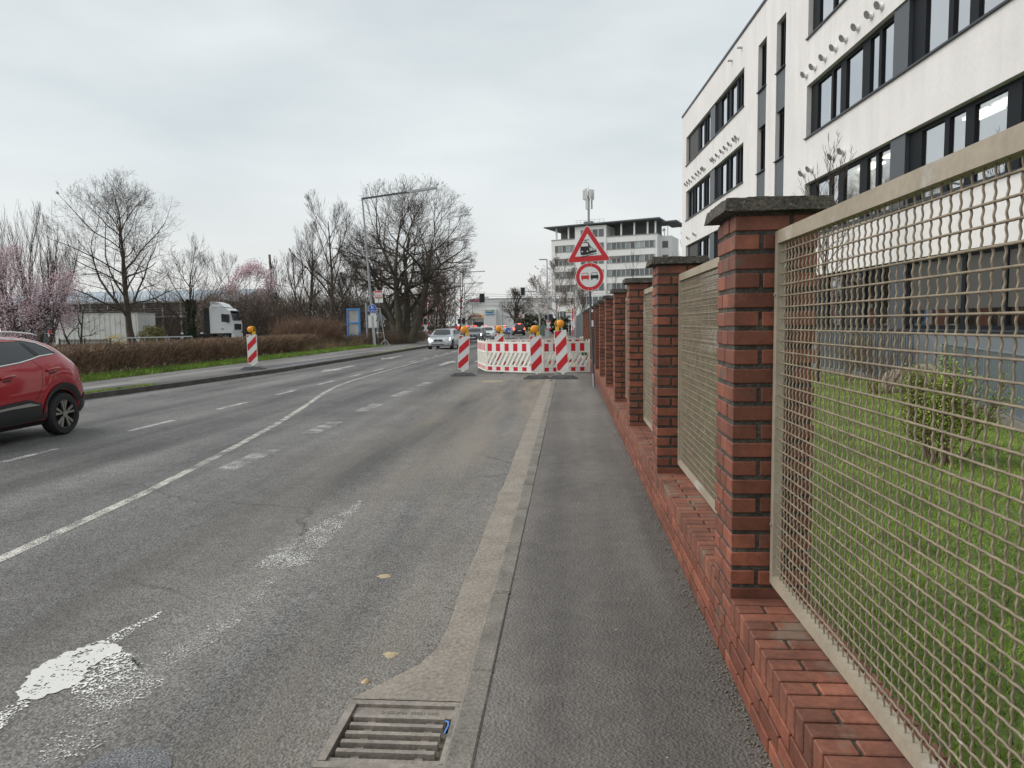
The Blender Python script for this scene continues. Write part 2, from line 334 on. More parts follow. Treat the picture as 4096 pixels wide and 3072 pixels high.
# road: strips between the kerbs, leaving the drain pit open
DX0, DX1, DY0, DY1 = -1.01, -0.49, 2.56, 3.06
ys = [-12, -6, 0, DY0, DY1, 5, 8, 12, 16.8, 20.4, 26, 32, 38, 46, 54, 62, 70, 78, 85, 95, 106, 120, 140, 170, 200, 250, 300]
m = MB()
for a, b in zip(ys, ys[1:]):
    ra, rb = lerp_tab(KR, a), lerp_tab(KR, b)
    if a == DY0: ra = rb = DX0
    m.quad((lerp_tab(KL, a), a, ZR), (ra, a, ZR), (rb, b, ZR), (lerp_tab(KL, b), b, ZR))
struct(m.build('road', ROAD, recalc=False))
# right pavement
m = MB()
for a, b in zip(ys[:-3], ys[1:-3]):
    wa, wb = (0.80 if a < 60 else lerp_tab(KR, a)+3.2), (0.80 if b < 60 else lerp_tab(KR, b)+3.2)
    m.quad((lerp_tab(KR, a)+0.12, a, 0), (wa, a, 0), (wb, b, 0), (lerp_tab(KR, b)+0.12, b, 0))
struct(m.build('pavement', PAVE, recalc=False))
# right kerb: stones one metre long, then one run
def bevbox(x0, y0, z0, x1, y1, z1, bev=0.006, name='block', m=None):
    bm = bmesh.new(); bmesh.ops.create_cube(bm, size=1)
    for v in bm.verts: v.co = ((x0+x1)/2+v.co.x*(x1-x0), (y0+y1)/2+v.co.y*(y1-y0), (z0+z1)/2+v.co.z*(z1-z0))
    bmesh.ops.bevel(bm, geom=list(bm.edges), offset=bev, segments=1, affect='EDGES')
    me = bpy.data.meshes.new(name); bm.to_mesh(me); bm.free()
    if m: me.materials.append(m)
    return me
kerb = struct(MB().box(-0.485, -12, -0.2, -0.375, 54, -0.03).build('kerb', KERBM))
ks = bevbox(-0.06, 0.004, -0.2, 0.06, 0.992, 0.004, 0.012, 'kerb_stone', KERBM)
for i in range(-4, 50):
    x = ob('kerb_stone', ks, kerb, (-0.43+random.uniform(-.003, .003), 0.28+i, random.uniform(-.004, .003)))
m = MB()
for a, b in zip(ys, ys[1:]):
    if a >= 54: m.hull([(lerp_tab(KR, y)+dx, y, -0.2) for y, dx in ((a, 0), (a, .12), (b, .12), (b, 0))], [(lerp_tab(KR, y)+dx, y, 0.004) for y, dx in ((a, 0), (a, .12), (b, .12), (b, 0))])
m.build('kerb_run', KERBM, kerb)
# concrete gutter that widens into the drain
gp = [(-0.492, -12), (-0.492, DY0-0.03), (-0.72, DY0-0.03), (-0.72, -12)]
m = MB().sheet(gp, ZR+0.004)
edge = [(-1.02, DY1+0.015), (-0.95, 3.16), (-0.86, 3.29), (-0.77, 3.42), (-0.715, 3.58), (-0.70, 3.9), (-0.705, 4.2)]
yy = 4.6
while yy < 22: edge.append((-0.715+random.uniform(-.012, .012), yy)); yy += 0.35
edge += [(-0.72, 22.5)]
m.sheet([(-0.492, DY1+0.015), (-0.492, 22.5)] + edge[::-1], ZR+0.004)
GUT = mat('gutter_concrete', (0.235, 0.205, 0.172), 0.9, var=0.15, vs_=4.0, fine=0.25, fs=45, bump=0.8, bs=30, stain=((0.27, 0.235, 0.195), 14.0, 0.56))
struct(m.build('gutter', GUT, recalc=False))
# left kerb, pavement, verge
def strip(name, m, y0, y1, fx0, fx1, z, step=4.0):
    b = MB(); n = max(1, int((y1-y0)/step))
    for i in range(n):
        a, c = y0+(y1-y0)*i/n, y0+(y1-y0)*(i+1)/n
        b.quad((fx0(a), a, z), (fx1(a), a, z), (fx1(c), c, z), (fx0(c), c, z))
    return b.build(name, m, recalc=False)
kl = lambda y: lerp_tab(KL, y)
m = MB()
for a, b in zip(ys[:-4], ys[1:-4]):
    m.hull([(kl(y)+dx, y, -0.2) for y, dx in ((a, -.14), (a, 0), (b, 0), (b, -.14))], [(kl(y)+dx, y, 0.085) for y, dx in ((a, -.14), (a, -0.01), (b, -0.01), (b, -.14))])
struct(m.build('kerb_left', KERBD))
VE = lambda y: -14.75 if y < 54 else -14.75+(y-54)*0.03
struct(strip('pavement_left', PAVE2, -12, 110, VE, lambda y: kl(y)-0.138, 0.08))
SOIL = mat('verge_soil', (0.06, 0.075, 0.025), 0.95, var=0.5, vs_=2.5, fine=0.4, fs=25)
struct(strip('verge', SOIL, -12, 60, lambda y: -20.5, VE, 0.085))
struct(strip('yard_left', mat('yard_asphalt', (0.10, 0.098, 0.095), 0.9, var=0.25, vs_=0.4, fine=0.2, fs=12), -12, 100, lambda y: -95, lambda y: -20.5, 0.04, 20))
struct(strip('woodland_floor', mat('leaf_litter', (0.075, 0.052, 0.032), 0.95, var=0.4, vs_=1.2, fine=0.4, fs=14), 60, 170, lambda y: -20.5 if y < 99 else -60, lambda y: VE(y) if y < 108 else kl(y)-1.0, 0.07, 8))
# repaired strip of darker asphalt on the left pavement
for i, (y0, y1, x0, x1) in enumerate([(-10, 19.6, 0.14, 1.15), (19.6, 25.0, 0.14, 0.5), (25.0, 44, 0.14, 1.35)]):
    struct(strip('pavement_patch', PATCHM, y0, y1, lambda y: kl(y)-x1, lambda y: kl(y)-x0, 0.084, 1.5))
# right lawn
LAWN = mat('lawn_soil', (0.085, 0.125, 0.025), 0.95, var=0.4, vs_=1.6, fine=0.4, fs=22, stain=((0.12, 0.095, 0.055), 1.1, 0.6))
struct(MB().sheet([(1.0, -12), (30, -12), (30, 62), (1.0, 62)], -0.005).build('lawn', LAWN, recalc=False))
struct(MB().sheet([(0.8, 62), (60, 62), (60, 260), (-44, 300), (-1, 106), (1.5, 85)], -0.03).build('far_ground_right', mat('far_ground', (0.10, 0.095, 0.085), 0.95, var=0.3, vs_=0.3), recalc=False))

# ------------------------------------------------------------------ road markings (worn paint 4 mm above the asphalt)
PW1 = paint_mat('road_paint', (0.62, 0.61, 0.58), 0.70); PW2 = paint_mat('road_paint_worn', (0.62, 0.61, 0.58), 0.775); PW3 = paint_mat('road_paint_ghost', (0.66, 0.65, 0.62), 0.815, 120); PWY = paint_mat('road_paint_line', (0.60, 0.58, 0.52), 0.715)
PW0 = paint_mat('road_paint_fresh', (0.70, 0.69, 0.66), 0.615, 60); PW4 = paint_mat('road_paint_flecks', (0.66, 0.65, 0.62), 0.85, 120)
ZM = ZR+0.004
lm = struct(ob('road_markings', None))
line = [(-4.30, -10), (-4.30, 4.9), (-4.46, 6.96), (-4.66, 8.5), (-4.90, 10.2), (-5.25, 12.4), (-5.65, 14.5), (-6.05, 16.4), (-6.4, 18.1), (-6.7, 20.0), (-6.88, 22), (-7.0, 26), (-7.1, 32), (-7.2, 40), (-7.4, 52), (-7.6, 66), (-8.1, 78)]
b = MB(); wd = 0.058
for (x0, y0), (x1, y1) in zip(line, line[1:]): b.quad((x0-wd, y0, ZM), (x0+wd, y0, ZM), (x1+wd, y1, ZM), (x1-wd, y1, ZM))
b.build('line', PWY, lm, recalc=False)
dm = MB().sheet([(-0.06, 0), (0.06, 0), (0.06, 1.35), (-0.06, 1.35)], 0).mesh('dash', PW1, recalc=False)
dw = MB().sheet([(-0.14, 0), (0.14, 0), (0.14, 1.38), (-0.14, 1.38)], 0).mesh('dash', PW2, recalc=False)
for k in range(-2, 14): 
    if k != 6: ob('dash', dm, lm, (-7.46-0.004*k, 11.38+3.07*(k), ZM))
for k in range(0, 5): ob('dash', dw, lm, (-4.20-0.01*k, 8.2+2.9*k, ZM))
for k in range(6): ob('dash', dm, lm, (-4.2-0.12*k, 28+4.5*k, ZM))
# ghost of an old broken line and the half-worn arrow in the right lane (coordinates measured on the asphalt)
def mark(poly, m, dz=0.0, j=.012):
    """marking with a ragged, worn edge"""
    out = []
    for a, b in zip(poly, poly[1:]+poly[:1]):
        n = max(1, int((b-a).length/.02)); nn = Vector((-(b-a).y, (b-a).x, 0)).normalized()
        for i in range(n): q = a.lerp(b, i/n)+nn*random.gauss(0, j); out.append((q.x, q.y))
    return MB().sheet(out, ZM+dz).build('marking', m, lm, recalc=False)
Gm = lambda *pts: [gnd(x/1.548, 2000+y/1.548, ZR) for x, y in pts]
PA = paint_mat('arrow_solid', (0.58, 0.575, 0.545), 0.545, 55, 0.42); PB_ = paint_mat('arrow_worn', (0.70, 0.69, 0.65), 0.62, 75, 0.25); PC_ = paint_mat('arrow_flecks', (0.60, 0.59, 0.56), 0.672, 95, 0.25); PD_ = paint_mat('arrow_specks', (0.58, 0.57, 0.54), 0.712, 100, 0.25)
mark(Gm((165, 1085), (250, 1030), (400, 950), (540, 905), (640, 890), (730, 900), (750, 935), (640, 985), (560, 1040), (520, 1100), (430, 1170), (330, 1195), (230, 1235), (120, 1250), (110, 1190), (165, 1135)), PA, 0.0, .008)
mark(Gm((520, 905), (640, 868), (760, 805), (850, 765), (1010, 680), (990, 720), (860, 790), (780, 850), (720, 895), (640, 890)), PB_, 0.0006, .006)
mark(Gm((120, 1250), (230, 1235), (150, 1300), (60, 1370), (-40, 1450), (-60, 1400), (40, 1290)), PB_, 0.0006, .01)
mark(Gm((640, 985), (750, 935), (800, 960), (830, 1010), (700, 1050), (760, 1110), (600, 1190), (460, 1210), (430, 1170), (520, 1100), (560, 1040)), PB_, 0.0003, .02)
mark(Gm((800, 960), (880, 1030), (1010, 1140), (960, 1200), (820, 1280), (640, 1300), (520, 1280), (450, 1215), (600, 1190), (760, 1110), (700, 1050), (830, 1010)), PC_, 0.0009, .02)
mark(Gm((400, 1290), (640, 1302), (760, 1300), (700, 1480), (520, 1560), (430, 1630), (200, 1620), (260, 1530), (380, 1420)), PD_, 0.0003, .02)
mark(Gm((1000, 960), (1200, 850), (1450, 700), (1600, 560), (1640, 480), (1790, 420), (1700, 520), (1500, 740), (1300, 900), (1100, 1010), (900, 1090), (860, 1060)), PD_, 0.0003, .02)
Gq = lambda *pts: [gnd(400+x*.859, 1350+y*.859, ZR) for x, y in pts]
mark(Gq((1225, 755), (1150, 800), (1020, 870), (880, 960), (720, 1065), (800, 1085), (960, 1062), (1060, 950), (1130, 880), (1215, 785)), PC_, 0.0003, .02)
# round grey patch in the road, a flush disc half outside the picture
mc = gnd(480, 3100, ZR); mh = thing('round_road_patch', 'round speckled grey patch at the bottom left of the road', 'manhole cover', (mc.x, mc.y, ZR))
MB().lathe([(.185, 0.0), (.183, .004), (.17, .005), (.01, .006)], 40).build('patch_disc', mat('patch_stone', (0.135, 0.136, 0.14), 0.85, var=.3, vs_=12, fine=.9, fs=110, bump=1.0, bs=120), mh, 30)
# turn arrows farther up the left lanes
def arrow(x, y, s=1.0, d=1):
    poly = [(-0.1, 0), (0.1, 0), (0.1, 2.2), (0.35, 2.2), (0.0, 3.6), (-0.35, 2.2), (-0.1, 2.2)]
    return MB().sheet([(x+px*s, y+d*py*s) for px, py in (poly if d > 0 else poly[::-1])], ZM).build('arrow', PW1, lm, recalc=False)
arrow(-9.4, 30.5, 1.2, -1); arrow(-9.6, 40, 1.2, -1); arrow(-5.5, 30, 1.0, 1); arrow(-6.0, 70, 1.2, 1)

# ------------------------------------------------------------------ drain with iron grate
IRON = mat('cast_iron', (0.25, 0.22, 0.19), 0.6, 0.25, var=0.25, vs_=9, fine=0.2, fs=60, bump=0.25, bs=120, stain=((0.28, 0.24, 0.19), 7, 0.58))
dr = thing('street_drain', 'cast iron drain grate with five bars set in the gutter beside the kerb', 'drain', (DX0, DY0, ZR))
Wd, Hd = DX1-DX0, DY1-DY0
MB().box(0, 0, -0.6, 0.012, Hd, 0.002).box(Wd-0.012, 0, -0.6, Wd, Hd, 0.002).box(0.012, 0, -0.6, Wd-0.012, 0.012, 0.002).box(0.012, Hd-0.012, -0.6, Wd-0.012, Hd, 0.002).box(0, 0, -0.62, Wd, Hd, -0.6).build('pit', mat('drain_pit', (0.03, 0.027, 0.024), 0.95), dr)
fr = MB().hull([(0.0, 0, -.05), (Wd, 0, -.05), (Wd, 0.045, -.05), (0, 0.045, -.05)], [(0, 0, 0.008), (Wd, 0, 0.008), (Wd, .04, .008), (0, .04, .008)]).box(0, Hd-0.035, -.05, Wd, Hd, 0.008).box(0, 0.046, -.05, 0.035, Hd-0.036, 0.008).box(Wd-0.03, 0.046, -.05, Wd, Hd-0.036, 0.007)
fr.build('frame', IRON, dr)
MB().box(0.036, Hd-0.115, -.05, Wd-0.031, Hd-0.037, -0.006).build('plate', IRON, dr)
MB().box(0.036, 0.046, -.05, Wd-0.031, 0.085, -0.006).build('plate', IRON, dr)
for i in range(5):
    y = 0.105+i*0.063; MB().hull([(0.05, y, -.05), (Wd-0.055, y, -.05), (Wd-0.055, y+.03, -.05), (0.05, y+.03, -.05)], [(0.055, y+.003, 0.006), (Wd-0.06, y+.003, 0.006), (Wd-0.06, y+.027, 0.006), (0.055, y+.027, 0.006)]).build('bar', IRON, dr)
for x in (0.12, Wd-0.14): MB().box(x, 0.086, -.06, x+0.035, Hd-0.116, -0.012).build('rib', IRON, dr)
MB().box(Wd-0.075, 0.086, -.10, Wd-0.031, Hd-0.2, -0.02).build('silt', mat('silt', (0.10, 0.085, 0.06), 0.95, fine=0.4, fs=80, bump=0.6, bs=60), dr)
tm = text_mesh('DIN 19583  KLASSE C', 0.028, mat('iron_letter', (0.25, 0.22, 0.18), 0.6, 0.2), extrude=0.001)
t = ob('lettering', tm, dr, (Wd/2+0.03, Hd-0.076, -0.0045)); t.rotation_euler = (R_(-90), 0, R_(180)); t.scale = (1, 1, 1)
# the letters are cast facing the kerb lane: they read upside down from the pavement
BLU = mat('blue_scrap', (0.10, 0.25, 0.65), 0.5)
tag(MB().tube([(-0.53, 2.79, -0.03), (-0.52, 2.83, -0.02), (-0.525, 2.87, -0.025), (-0.54, 2.885, -0.03)], 0.004, 5).build('plastic_strip', BLU, smooth=True), 'small blue plastic strip caught in the drain grate', 'litter')
sandm = mat('sand', (0.40, 0.32, 0.20), 0.95, fine=0.2, fs=120, bump=0.6, bs=90)
def mound(x, y, z, r, h, m, name, n=14):
    b = MB(); ring = []
    b.v.append((0, 0, h)); 
    for k in (1, 2, 3):
        for i in range(n):
            a = 2*math.pi*i/n; rr = r*k/3*random.uniform(.7, 1.25); b.v.append((rr*math.cos(a), rr*math.sin(a)*0.8, h*(1-(k/3)**1.5)*random.uniform(.6, 1.1) if k < 3 else -0.002))
    for i in range(n):
        j = (i+1) % n; b.f.append((0, 1+i, 1+j))
        for k in (0, 1): b.f.append((1+k*n+i, 1+(k+1)*n+i, 1+(k+1)*n+j, 1+k*n+j))
    return b.build(name, m, None, True, (x, y, z))
p = gnd(1565, 2618, ZR); tag(mound(p.x, p.y, ZR, 0.05, 0.008, sandm, 'sand_heap'), 'small heap of spilled sand on the asphalt nearest the drain', 'sand', 'spilled sand')
p = gnd(1537, 2304, ZR); tag(mound(p.x, p.y, ZR, 0.055, 0.008, sandm, 'sand_heap'), 'small heap of spilled sand farther up the lane from the drain', 'sand', 'spilled sand')
p = gnd(1985, 1525, ZR); tag(mound(p.x-0.1, p.y, ZR+.001, 0.42, 0.012, mat('dusty_sand', (0.30, 0.245, 0.17), 0.95, fine=0.3, fs=50), 'sand_heap', 26), 'wide thin spread of sand in front of the barrier fence', 'sand', 'spilled sand')
p = gnd(1465, 2728, ZR); tag(mound(p.x, p.y, ZR, 0.025, 0.02, mat('pebble', (0.45, 0.33, 0.2), 0.8), 'pebble'), 'brown pebble lying in the corner above the drain grate', 'pebble')

# gravel and crumbs along the foot of the wall and the gutter edge
def scatter_stones(name, n, fx, fy, z, s0, s1, m):
    base = np.array([(1,0,0),(-1,0,0),(0,1,0),(0,-1,0),(0,0,1),(0,0,-1)], float); tri = np.array([(0,2,4),(2,1,4),(1,3,4),(3,0,4),(2,0,5),(1,2,5),(3,1,5),(0,3,5)])
    V = []; F = []
    for i in range(n):
        s = s0+(s1-s0)*rng.random()**3; c = np.array([fx(), fy(), z+s*0.4]); V.append(c+base*s*rng.uniform(.6, 1.2, (6, 1))*np.array([1, 1, .6])); F.append(tri+6*i)
    return stuff(ob(name, np_mesh(name, np.vstack(V), np.vstack(F), m)))
def yfar(): return 2.0+16*random.random()**1.8
x = scatter_stones('wall_foot_gravel', 5200, lambda: 0.755-abs(random.gauss(0, 0.045)), yfar, 0.0, 0.002, 0.009, mat('gravel', (0.17, 0.145, 0.115), 0.9, var=0.5, vs_=60))
tag(x, 'loose gravel and crumbs strewn along the foot of the brick wall', 'gravel')
x = scatter_stones('gutter_grit', 900, lambda: -0.70+random.gauss(0, 0.03), lambda: 3.6+14*random.random()**1.5, ZR, 0.002, 0.008, mat('grit', (0.13, 0.115, 0.10), 0.9, var=0.5, vs_=60))
tag(x, 'dark grit along the broken edge between road and gutter', 'grit')
x = scatter_stones('road_grit', 420, lambda: random.uniform(-6, 0.7), lambda: 2.4+13*random.random()**1.6, -0.003, 0.002, 0.006, mat('pale_grit', (0.42, 0.40, 0.37), 0.9))
for v in x.data.vertices:
    if v.co.x < -0.45: v.co.z += ZR+0.002
tag(x, 'scattered pale stone chips on the asphalt', 'grit')

# ================================================================== BRICK WALL
WX = 0.75; PW = 0.365; CH = 0.0862; BH = 0.0662; NC = 25; LEDGE = 3*CH+0.115
def brick_mesh(w, d, h, m=BRICK, name='brick', bev=0.004): return bevbox(0, 0, 0, w, d, h, bev, name, m)
_bm = {}
def bget(w, d, h, m):
    k = (round(w, 3), round(d, 3), round(h, 3), m.name)
    if k not in _bm: _bm[k] = brick_mesh(w, d, h, m)
    return _bm[k]
def pier_bricks():
    r = []
    for c in range(NC):
        z = c*CH+0.006
        if c % 2 == 0: L = [(0, 0, .24, .11), (.258, 0, .107, .11), (0, .126, .11, .113), (.255, .126, .11, .113), (0, .255, .107, .11), (.125, .255, .24, .11)]
        else: L = [(0, 0, .112, .175), (.13, 0, .235, .175), (0, .19, .235, .175), (.253, .19, .112, .175)]
        for x, y, w, d in L: r.append((x, y, z, w, d, BH))
    return r
PB = pier_bricks()
PY = [0.51+2.8*k for k in range(14)]
ordw = ['nearest', 'second', 'third', 'fourth', 'fifth', 'sixth', 'seventh', 'eighth', 'ninth', 'tenth', 'eleventh', 'twelfth', 'thirteenth']
def cap_mesh(seed):
    rr = random.Random(seed); bm = bmesh.new(); bmesh.ops.create_cube(bm, size=1)
    for v in bm.verts:
        s = 1.0 if v.co.z < 0 else 0.95
        v.co = (PW/2+v.co.x*(PW+0.115)*s, PW/2+v.co.y*(PW+0.115)*s, 0.03+v.co.z*0.06)
    bmesh.ops.subdivide_edges(bm, edges=[e for e in bm.edges if abs(e.verts[0].co.z-e.verts[1].co.z) < .02], cuts=23, use_grid_fill=True)
    bmesh.ops.subdivide_edges(bm, edges=[e for e in bm.edges if abs(e.verts[0].co.z-e.verts[1].co.z) > .02], cuts=2, use_grid_fill=True)
    for v in bm.verts: v.co += mnoise.noise_vector(v.co*38+Vector((seed*7, 0, 0)))*.0045+mnoise.noise_vector(v.co*9+Vector((seed*7, 3, 0)))*.004
    me = bpy.data.meshes.new('cap'); bm.to_mesh(me); bm.free(); me.materials.append(CAPM); return me
core = MB().box(0.007, 0.007, -0.1, PW-0.007, PW-0.007, NC*CH).mesh('mortar_core', MORTAR)
far_bricks = None
for k, y in enumerate(PY):
    lab = 'red brick pier with dark concrete cap, %s from the camera along the wall' % ordw[k-1] if k else 'red brick pier with dark concrete cap beside the camera'
    if k == 1: lab = 'largest and nearest red brick pier with rough dark concrete cap'
    p = thing('brick_pier', lab, 'brick pier', (WX, y, 0), 0, 'brick piers along the pavement')
    ob('mortar_core', core, p)
    if k == 0 or k > 6:
        if far_bricks is None:
            b = MB()
            for (x, yy, z, w, d, h) in PB: b.box(x, yy, z, x+w, yy+d, z+h)
            far_bricks = b.mesh('bricks', BRICK)
        stuff(ob('bricks', far_bricks, p))
    else:
        for (x, yy, z, w, d, h) in PB: ob('brick', bget(w, d, h, BRICK), p, (x+random.uniform(-.0025, .0015), yy+random.uniform(-.0025, .0015), z+random.uniform(-.002, .002)))
    ob('cap', cap_mesh(k), p, (0, 0, NC*CH))
lw = thing('low_brick_wall', 'low red brick wall with brick-on-edge coping running between the piers', 'wall', (WX, 0, 0))
fb = MB(); fc = MB()
for k in range(len(PY)-1):
    y0, y1 = PY[k]+PW, PY[k+1]
    MB().box(0.014, y0, -0.1, PW-0.014, y1, LEDGE-0.014).build('mortar_core', MORTAR, lw)
    near = 1 <= k+1 <= 4
    for c in range(3):
        yy = y0+0.008 - (0.125 if c % 2 else 0)
        while yy < y1-0.02:
            a, b2 = max(yy, y0+0.006), min(yy+0.24, y1-0.006)
            if b2-a > 0.03:
                for xs in ((0.0,) if near else (0.0,)):
                    if near: ob('brick', bget(0.11, b2-a, BH, BRICK), lw, (xs+random.uniform(-.002, .001), a, c*CH+0.006))
                    else: fb.box(xs, a, c*CH+0.006, xs+0.11, b2, c*CH+0.006+BH)
                fb.box(PW-0.11, a, c*CH+0.006, PW, b2, c*CH+0.006+BH)
            yy += 0.255
    n = int((y1-y0)/0.084); pitch = (y1-y0)/n
    for i in range(n):
        a = y0+i*pitch+0.0065; d = pitch-0.013
        for x, w in (((0, .238), (.252, .113)) if i % 2 else ((0, .113), (.127, .238))):
            if near: ob('coping_brick', bget(w, d, 0.113, COPING), lw, (x+random.uniform(-.0012, .0012), a, 3*CH+random.uniform(-.001, .001)))
            else: fc.box(x, a, 3*CH, x+w, a+d, 3*CH+0.113)
stuff(fb.build('bricks', BRICK, lw)); stuff(fc.build('coping_bricks', COPING, lw))

# ------------------------------------------------------------------ crimped wire panels between the piers
PX = 0.945; PZ0, PZ1 = 0.455, 2.065
def crimp(length, period, amp, r, n=5, step=6, axis='z', flip=0):
    k = int(length/period*step)+1; t = np.linspace(0, length, k); ph = np.sin(2*np.pi*t/period+flip)*amp
    V = []; 
    tz = 2*np.pi/period*amp*np.cos(2*np.pi*t/period+flip); nrm = np.sqrt(1+tz**2)
    for j in range(n):
        a = 2*np.pi*j/n; ca, sa = r*math.cos(a), r*math.sin(a)
        # frame: tangent (tz,0,1), normal (1,0,-tz), binormal (0,1,0)
        px = ph+ca/nrm; pl = t-ca*tz/nrm; pb = np.full(k, sa)
        V.append(np.stack([px, pb, pl], 1) if axis == 'z' else np.stack([px, pl, pb], 1))
    V = np.stack(V, 1).reshape(-1, 3); F = []
    i = np.arange(k-1)[:, None]*n
    for j in range(n): F.append(np.concatenate([i+j, i+(j+1) % n, i+n+(j+1) % n, i+n+j], 1))
    return V, np.vstack(F)
def panel(y0, y1, label, detailed):
    p = thing('wire_panel', label, 'fence panel', (PX, y0, PZ0), 0, 'wire mesh panels between the piers')
    Lw, Hw = y1-y0, PZ1-PZ0; w = 0.042; th = 0.012
    def fbar(*a):
        MB().box(*a).build('frame_bar', FRAMEM, p)
    fbar(-0.02, 0, 0, 0.02, w, Hw); fbar(-0.02, Lw-w, 0, 0.02, Lw, Hw); fbar(-0.021, w+.0005, 0, 0.021, Lw-w-.0005, w); fbar(-0.021, w+.0005, Hw-w-.014, 0.021, Lw-w-.0005, Hw)
    for zb in (.25, 1.3): MB().box(-.012, Lw-.001, zb, .012, Lw+.016, zb+.06).build('bracket', FRAMEM, p); MB().tube([(-.0215, Lw-w/2, zb+.03), (-.027, Lw-w/2, zb+.03)], .008, 6).build('bolt', GALV, p)
    sv, sh = (0.047, 0.05) if detailed else (0.042, 0.05); nv = int((Lw-2*w)/sv); nh = int((Hw-2*w)/sh)
    st = 8 if detailed else 4; ns = 6 if detailed else 4
    Vv, Fv = crimp(Hw-2*w, 0.0335, 0.0015 if detailed else 0.0027, 0.0033 if detailed else 0.0037, ns, st); Vh, Fh = crimp(Lw-2*w, sv, 0.0012, 0.0036, ns, st, 'y')
    if detailed:
        mv = np_mesh('wire', Vv, Fv, WIREM, True); mh = np_mesh('wire', Vh, Fh, WIREM, True)
        for i in range(1, nv+1): ob('wire', mv, p, (random.uniform(-.0008, .0008), w+(Lw-2*w)*i/(nv+1), w))
        for i in range(1, nh+1): ob('wire', mh, p, (-0.004, w, w+(Hw-2*w)*i/(nh+1)))
    else:
        VV = []; FF = []; o_ = 0
        for i in range(1, nv+1): VV.append(Vv+[0, w+(Lw-2*w)*i/(nv+1), w]); FF.append(Fv+o_); o_ += len(Vv)
        for i in range(1, nh+1): VV.append(Vh+[-.004, w, w+(Hw-2*w)*i/(nh+1)]); FF.append(Fh+o_); o_ += len(Vh)
        stuff(ob('wire_mesh', np_mesh('wire_mesh', np.vstack(VV), np.vstack(FF), WIREM, True), p))
panel(PY[0]+PW+0.02, PY[1]-0.012, 'large crimped wire mesh panel in beige frame filling the right foreground', True)
panel(PY[1]+PW+0.012, PY[2]-0.012, 'crimped wire mesh panel seen between the nearest and second brick piers', False)
panel(PY[2]+PW+0.012, PY[3]-0.012, 'narrow glimpse of wire mesh panel between the second and third brick piers', False)
panel(PY[3]+PW+0.012, PY[4]-0.012, 'sliver of wire mesh panel between the third and fourth brick piers', False)
# ================================================================== SIGN POLE ON THE PAVEMENT
def tri_poly(side, r, n=5):
    h = side*math.sqrt(3)/2; c = [(-side/2, 0), (side/2, 0), (0, h)]; out = []
    cx, cz = 0, h/3
    for i, (x, z) in enumerate(c):
        a = math.atan2(z-cz, x-cx); d = r*2; px, pz = x-math.cos(a)*d, z-math.sin(a)*d
        for k in range(n): 
            b = a+R_(-60+120*k/(n-1)); out.append((px+r*math.cos(b), pz+r*math.sin(b)))
    return out
def ring(b, outer, inner, y0, y1):
    k = len(outer); n = len(b.v)
    for y in (y0, y1):
        b.v += [(x, y, z) for x, z in outer] + [(x, y, z) for x, z in inner]
    for i in range(k):
        j = (i+1) % k
        b.f += [(n+i, n+j, n+k+j, n+k+i), (n+2*k+i, n+3*k+i, n+3*k+j, n+2*k+j), (n+i, n+2*k+i, n+2*k+j, n+j), (n+k+i, n+k+j, n+3*k+j, n+3*k+i)]
    return b
ZTOP = at(2350, 935, 18.5).z
sp = thing('sign_pole', 'leaning dark steel pole with triangular train warning and round no overtaking sign', 'road sign', (0.66, 18.58, 0))
MB().tube([(0, 0, -0.05), (-0.02, 0, 0.35)], 0.034, 12).build('sleeve', GALV, sp, 40)
MB().tube([(-0.02, 0, 0.35), (-0.16, 0, ZTOP)], 0.031, 12).build('pole', DARKP, sp, 40)
MB().box(-0.066, -0.033, 1.95, -0.052+0.03, -0.028, 2.02).build('sticker', SIGNW, sp)
MB().box(-0.062, -0.033, 1.58, -0.045+0.03, -0.030, 1.74).build('sticker', SIGNW, sp)
# triangular warning sign, turned a little on its pole
ZT1 = at(2355, 1046, 18.5).z; ZC1 = at(2359, 1107, 18.5).z
tri = ob('warning_sign', None, sp, (at(2355, 1046, 18.5).x-.66, -0.05, ZT1)); tri.rotation_euler = (0, R_(-2.6), 0)
S = 1.0; tri.scale = (1.14, 1, 1.10)
MB().plate(tri_poly(S, 0.035), 0.0, 0.004).build('white_edge', SIGNW, tri)
MB().plate([(x, z+0.006) for x, z in tri_poly(S-0.03, 0.033)], -0.003, -0.0005).build('red_triangle', SIGNR, tri)
MB().plate([(x, z+0.132) for x, z in tri_poly(0.60, 0.004)], -0.006, -0.0035).build('white_field', SIGNW, tri)
T = MB()
T.plate([(-.13, .21), (-.115, .19), (-.06, .19), (-.02, .195), (.145, .235), (.145, .29), (.10, .30), (.06, .325), (.035, .36), (.025, .395), (.01, .415), (-.03, .42), (-.09, .415), (-.115, .40), (-.125, .35), (-.132, .28)], -0.009, -0.0065)
T.plate([(-.125, .155), (-.07, .152), (-.07, .165), (.05, .185), (.145, .20), (.145, .212), (.05, .20), (-.05, .178), (-.125, .172)], -0.009, -0.0065)
T.bar((-.055, -.008, .42), (-.03, -.008, .45), .008); T.bar((-.005, -.008, .42), (-.03, -.008, .45), .008); T.bar((-.10, -.008, .455), (.03, -.008, .46), .008); T.bar((-.03, -.008, .45), (-.03, -.008, .46), .01)
grow_sym = lambda V: [(x*1.3-.004, y, (z-.29)*1.3+.285) for x, y, z in V]
T.v = grow_sym(T.v); T.build('train_symbol', SIGNK, tri)
T = MB().plate([(-.115, .345), (-.108, .385), (-.09, .402), (-.03, .405), (.0, .40), (.008, .345)], -0.012, -0.0095)
for x in (-.10, -.01): T.plate(circle(.013, 12, (x, .255)), -0.012, -0.0095)
for i, x in enumerate((.03, .055, .08, .105, .128)): h = .055-.008*i; T.plate([(x, .262+i*.001), (x+.014, .262+i*.001), (x+.014, .262+h), (x, .262+h+.006)], -0.012, -0.0095)
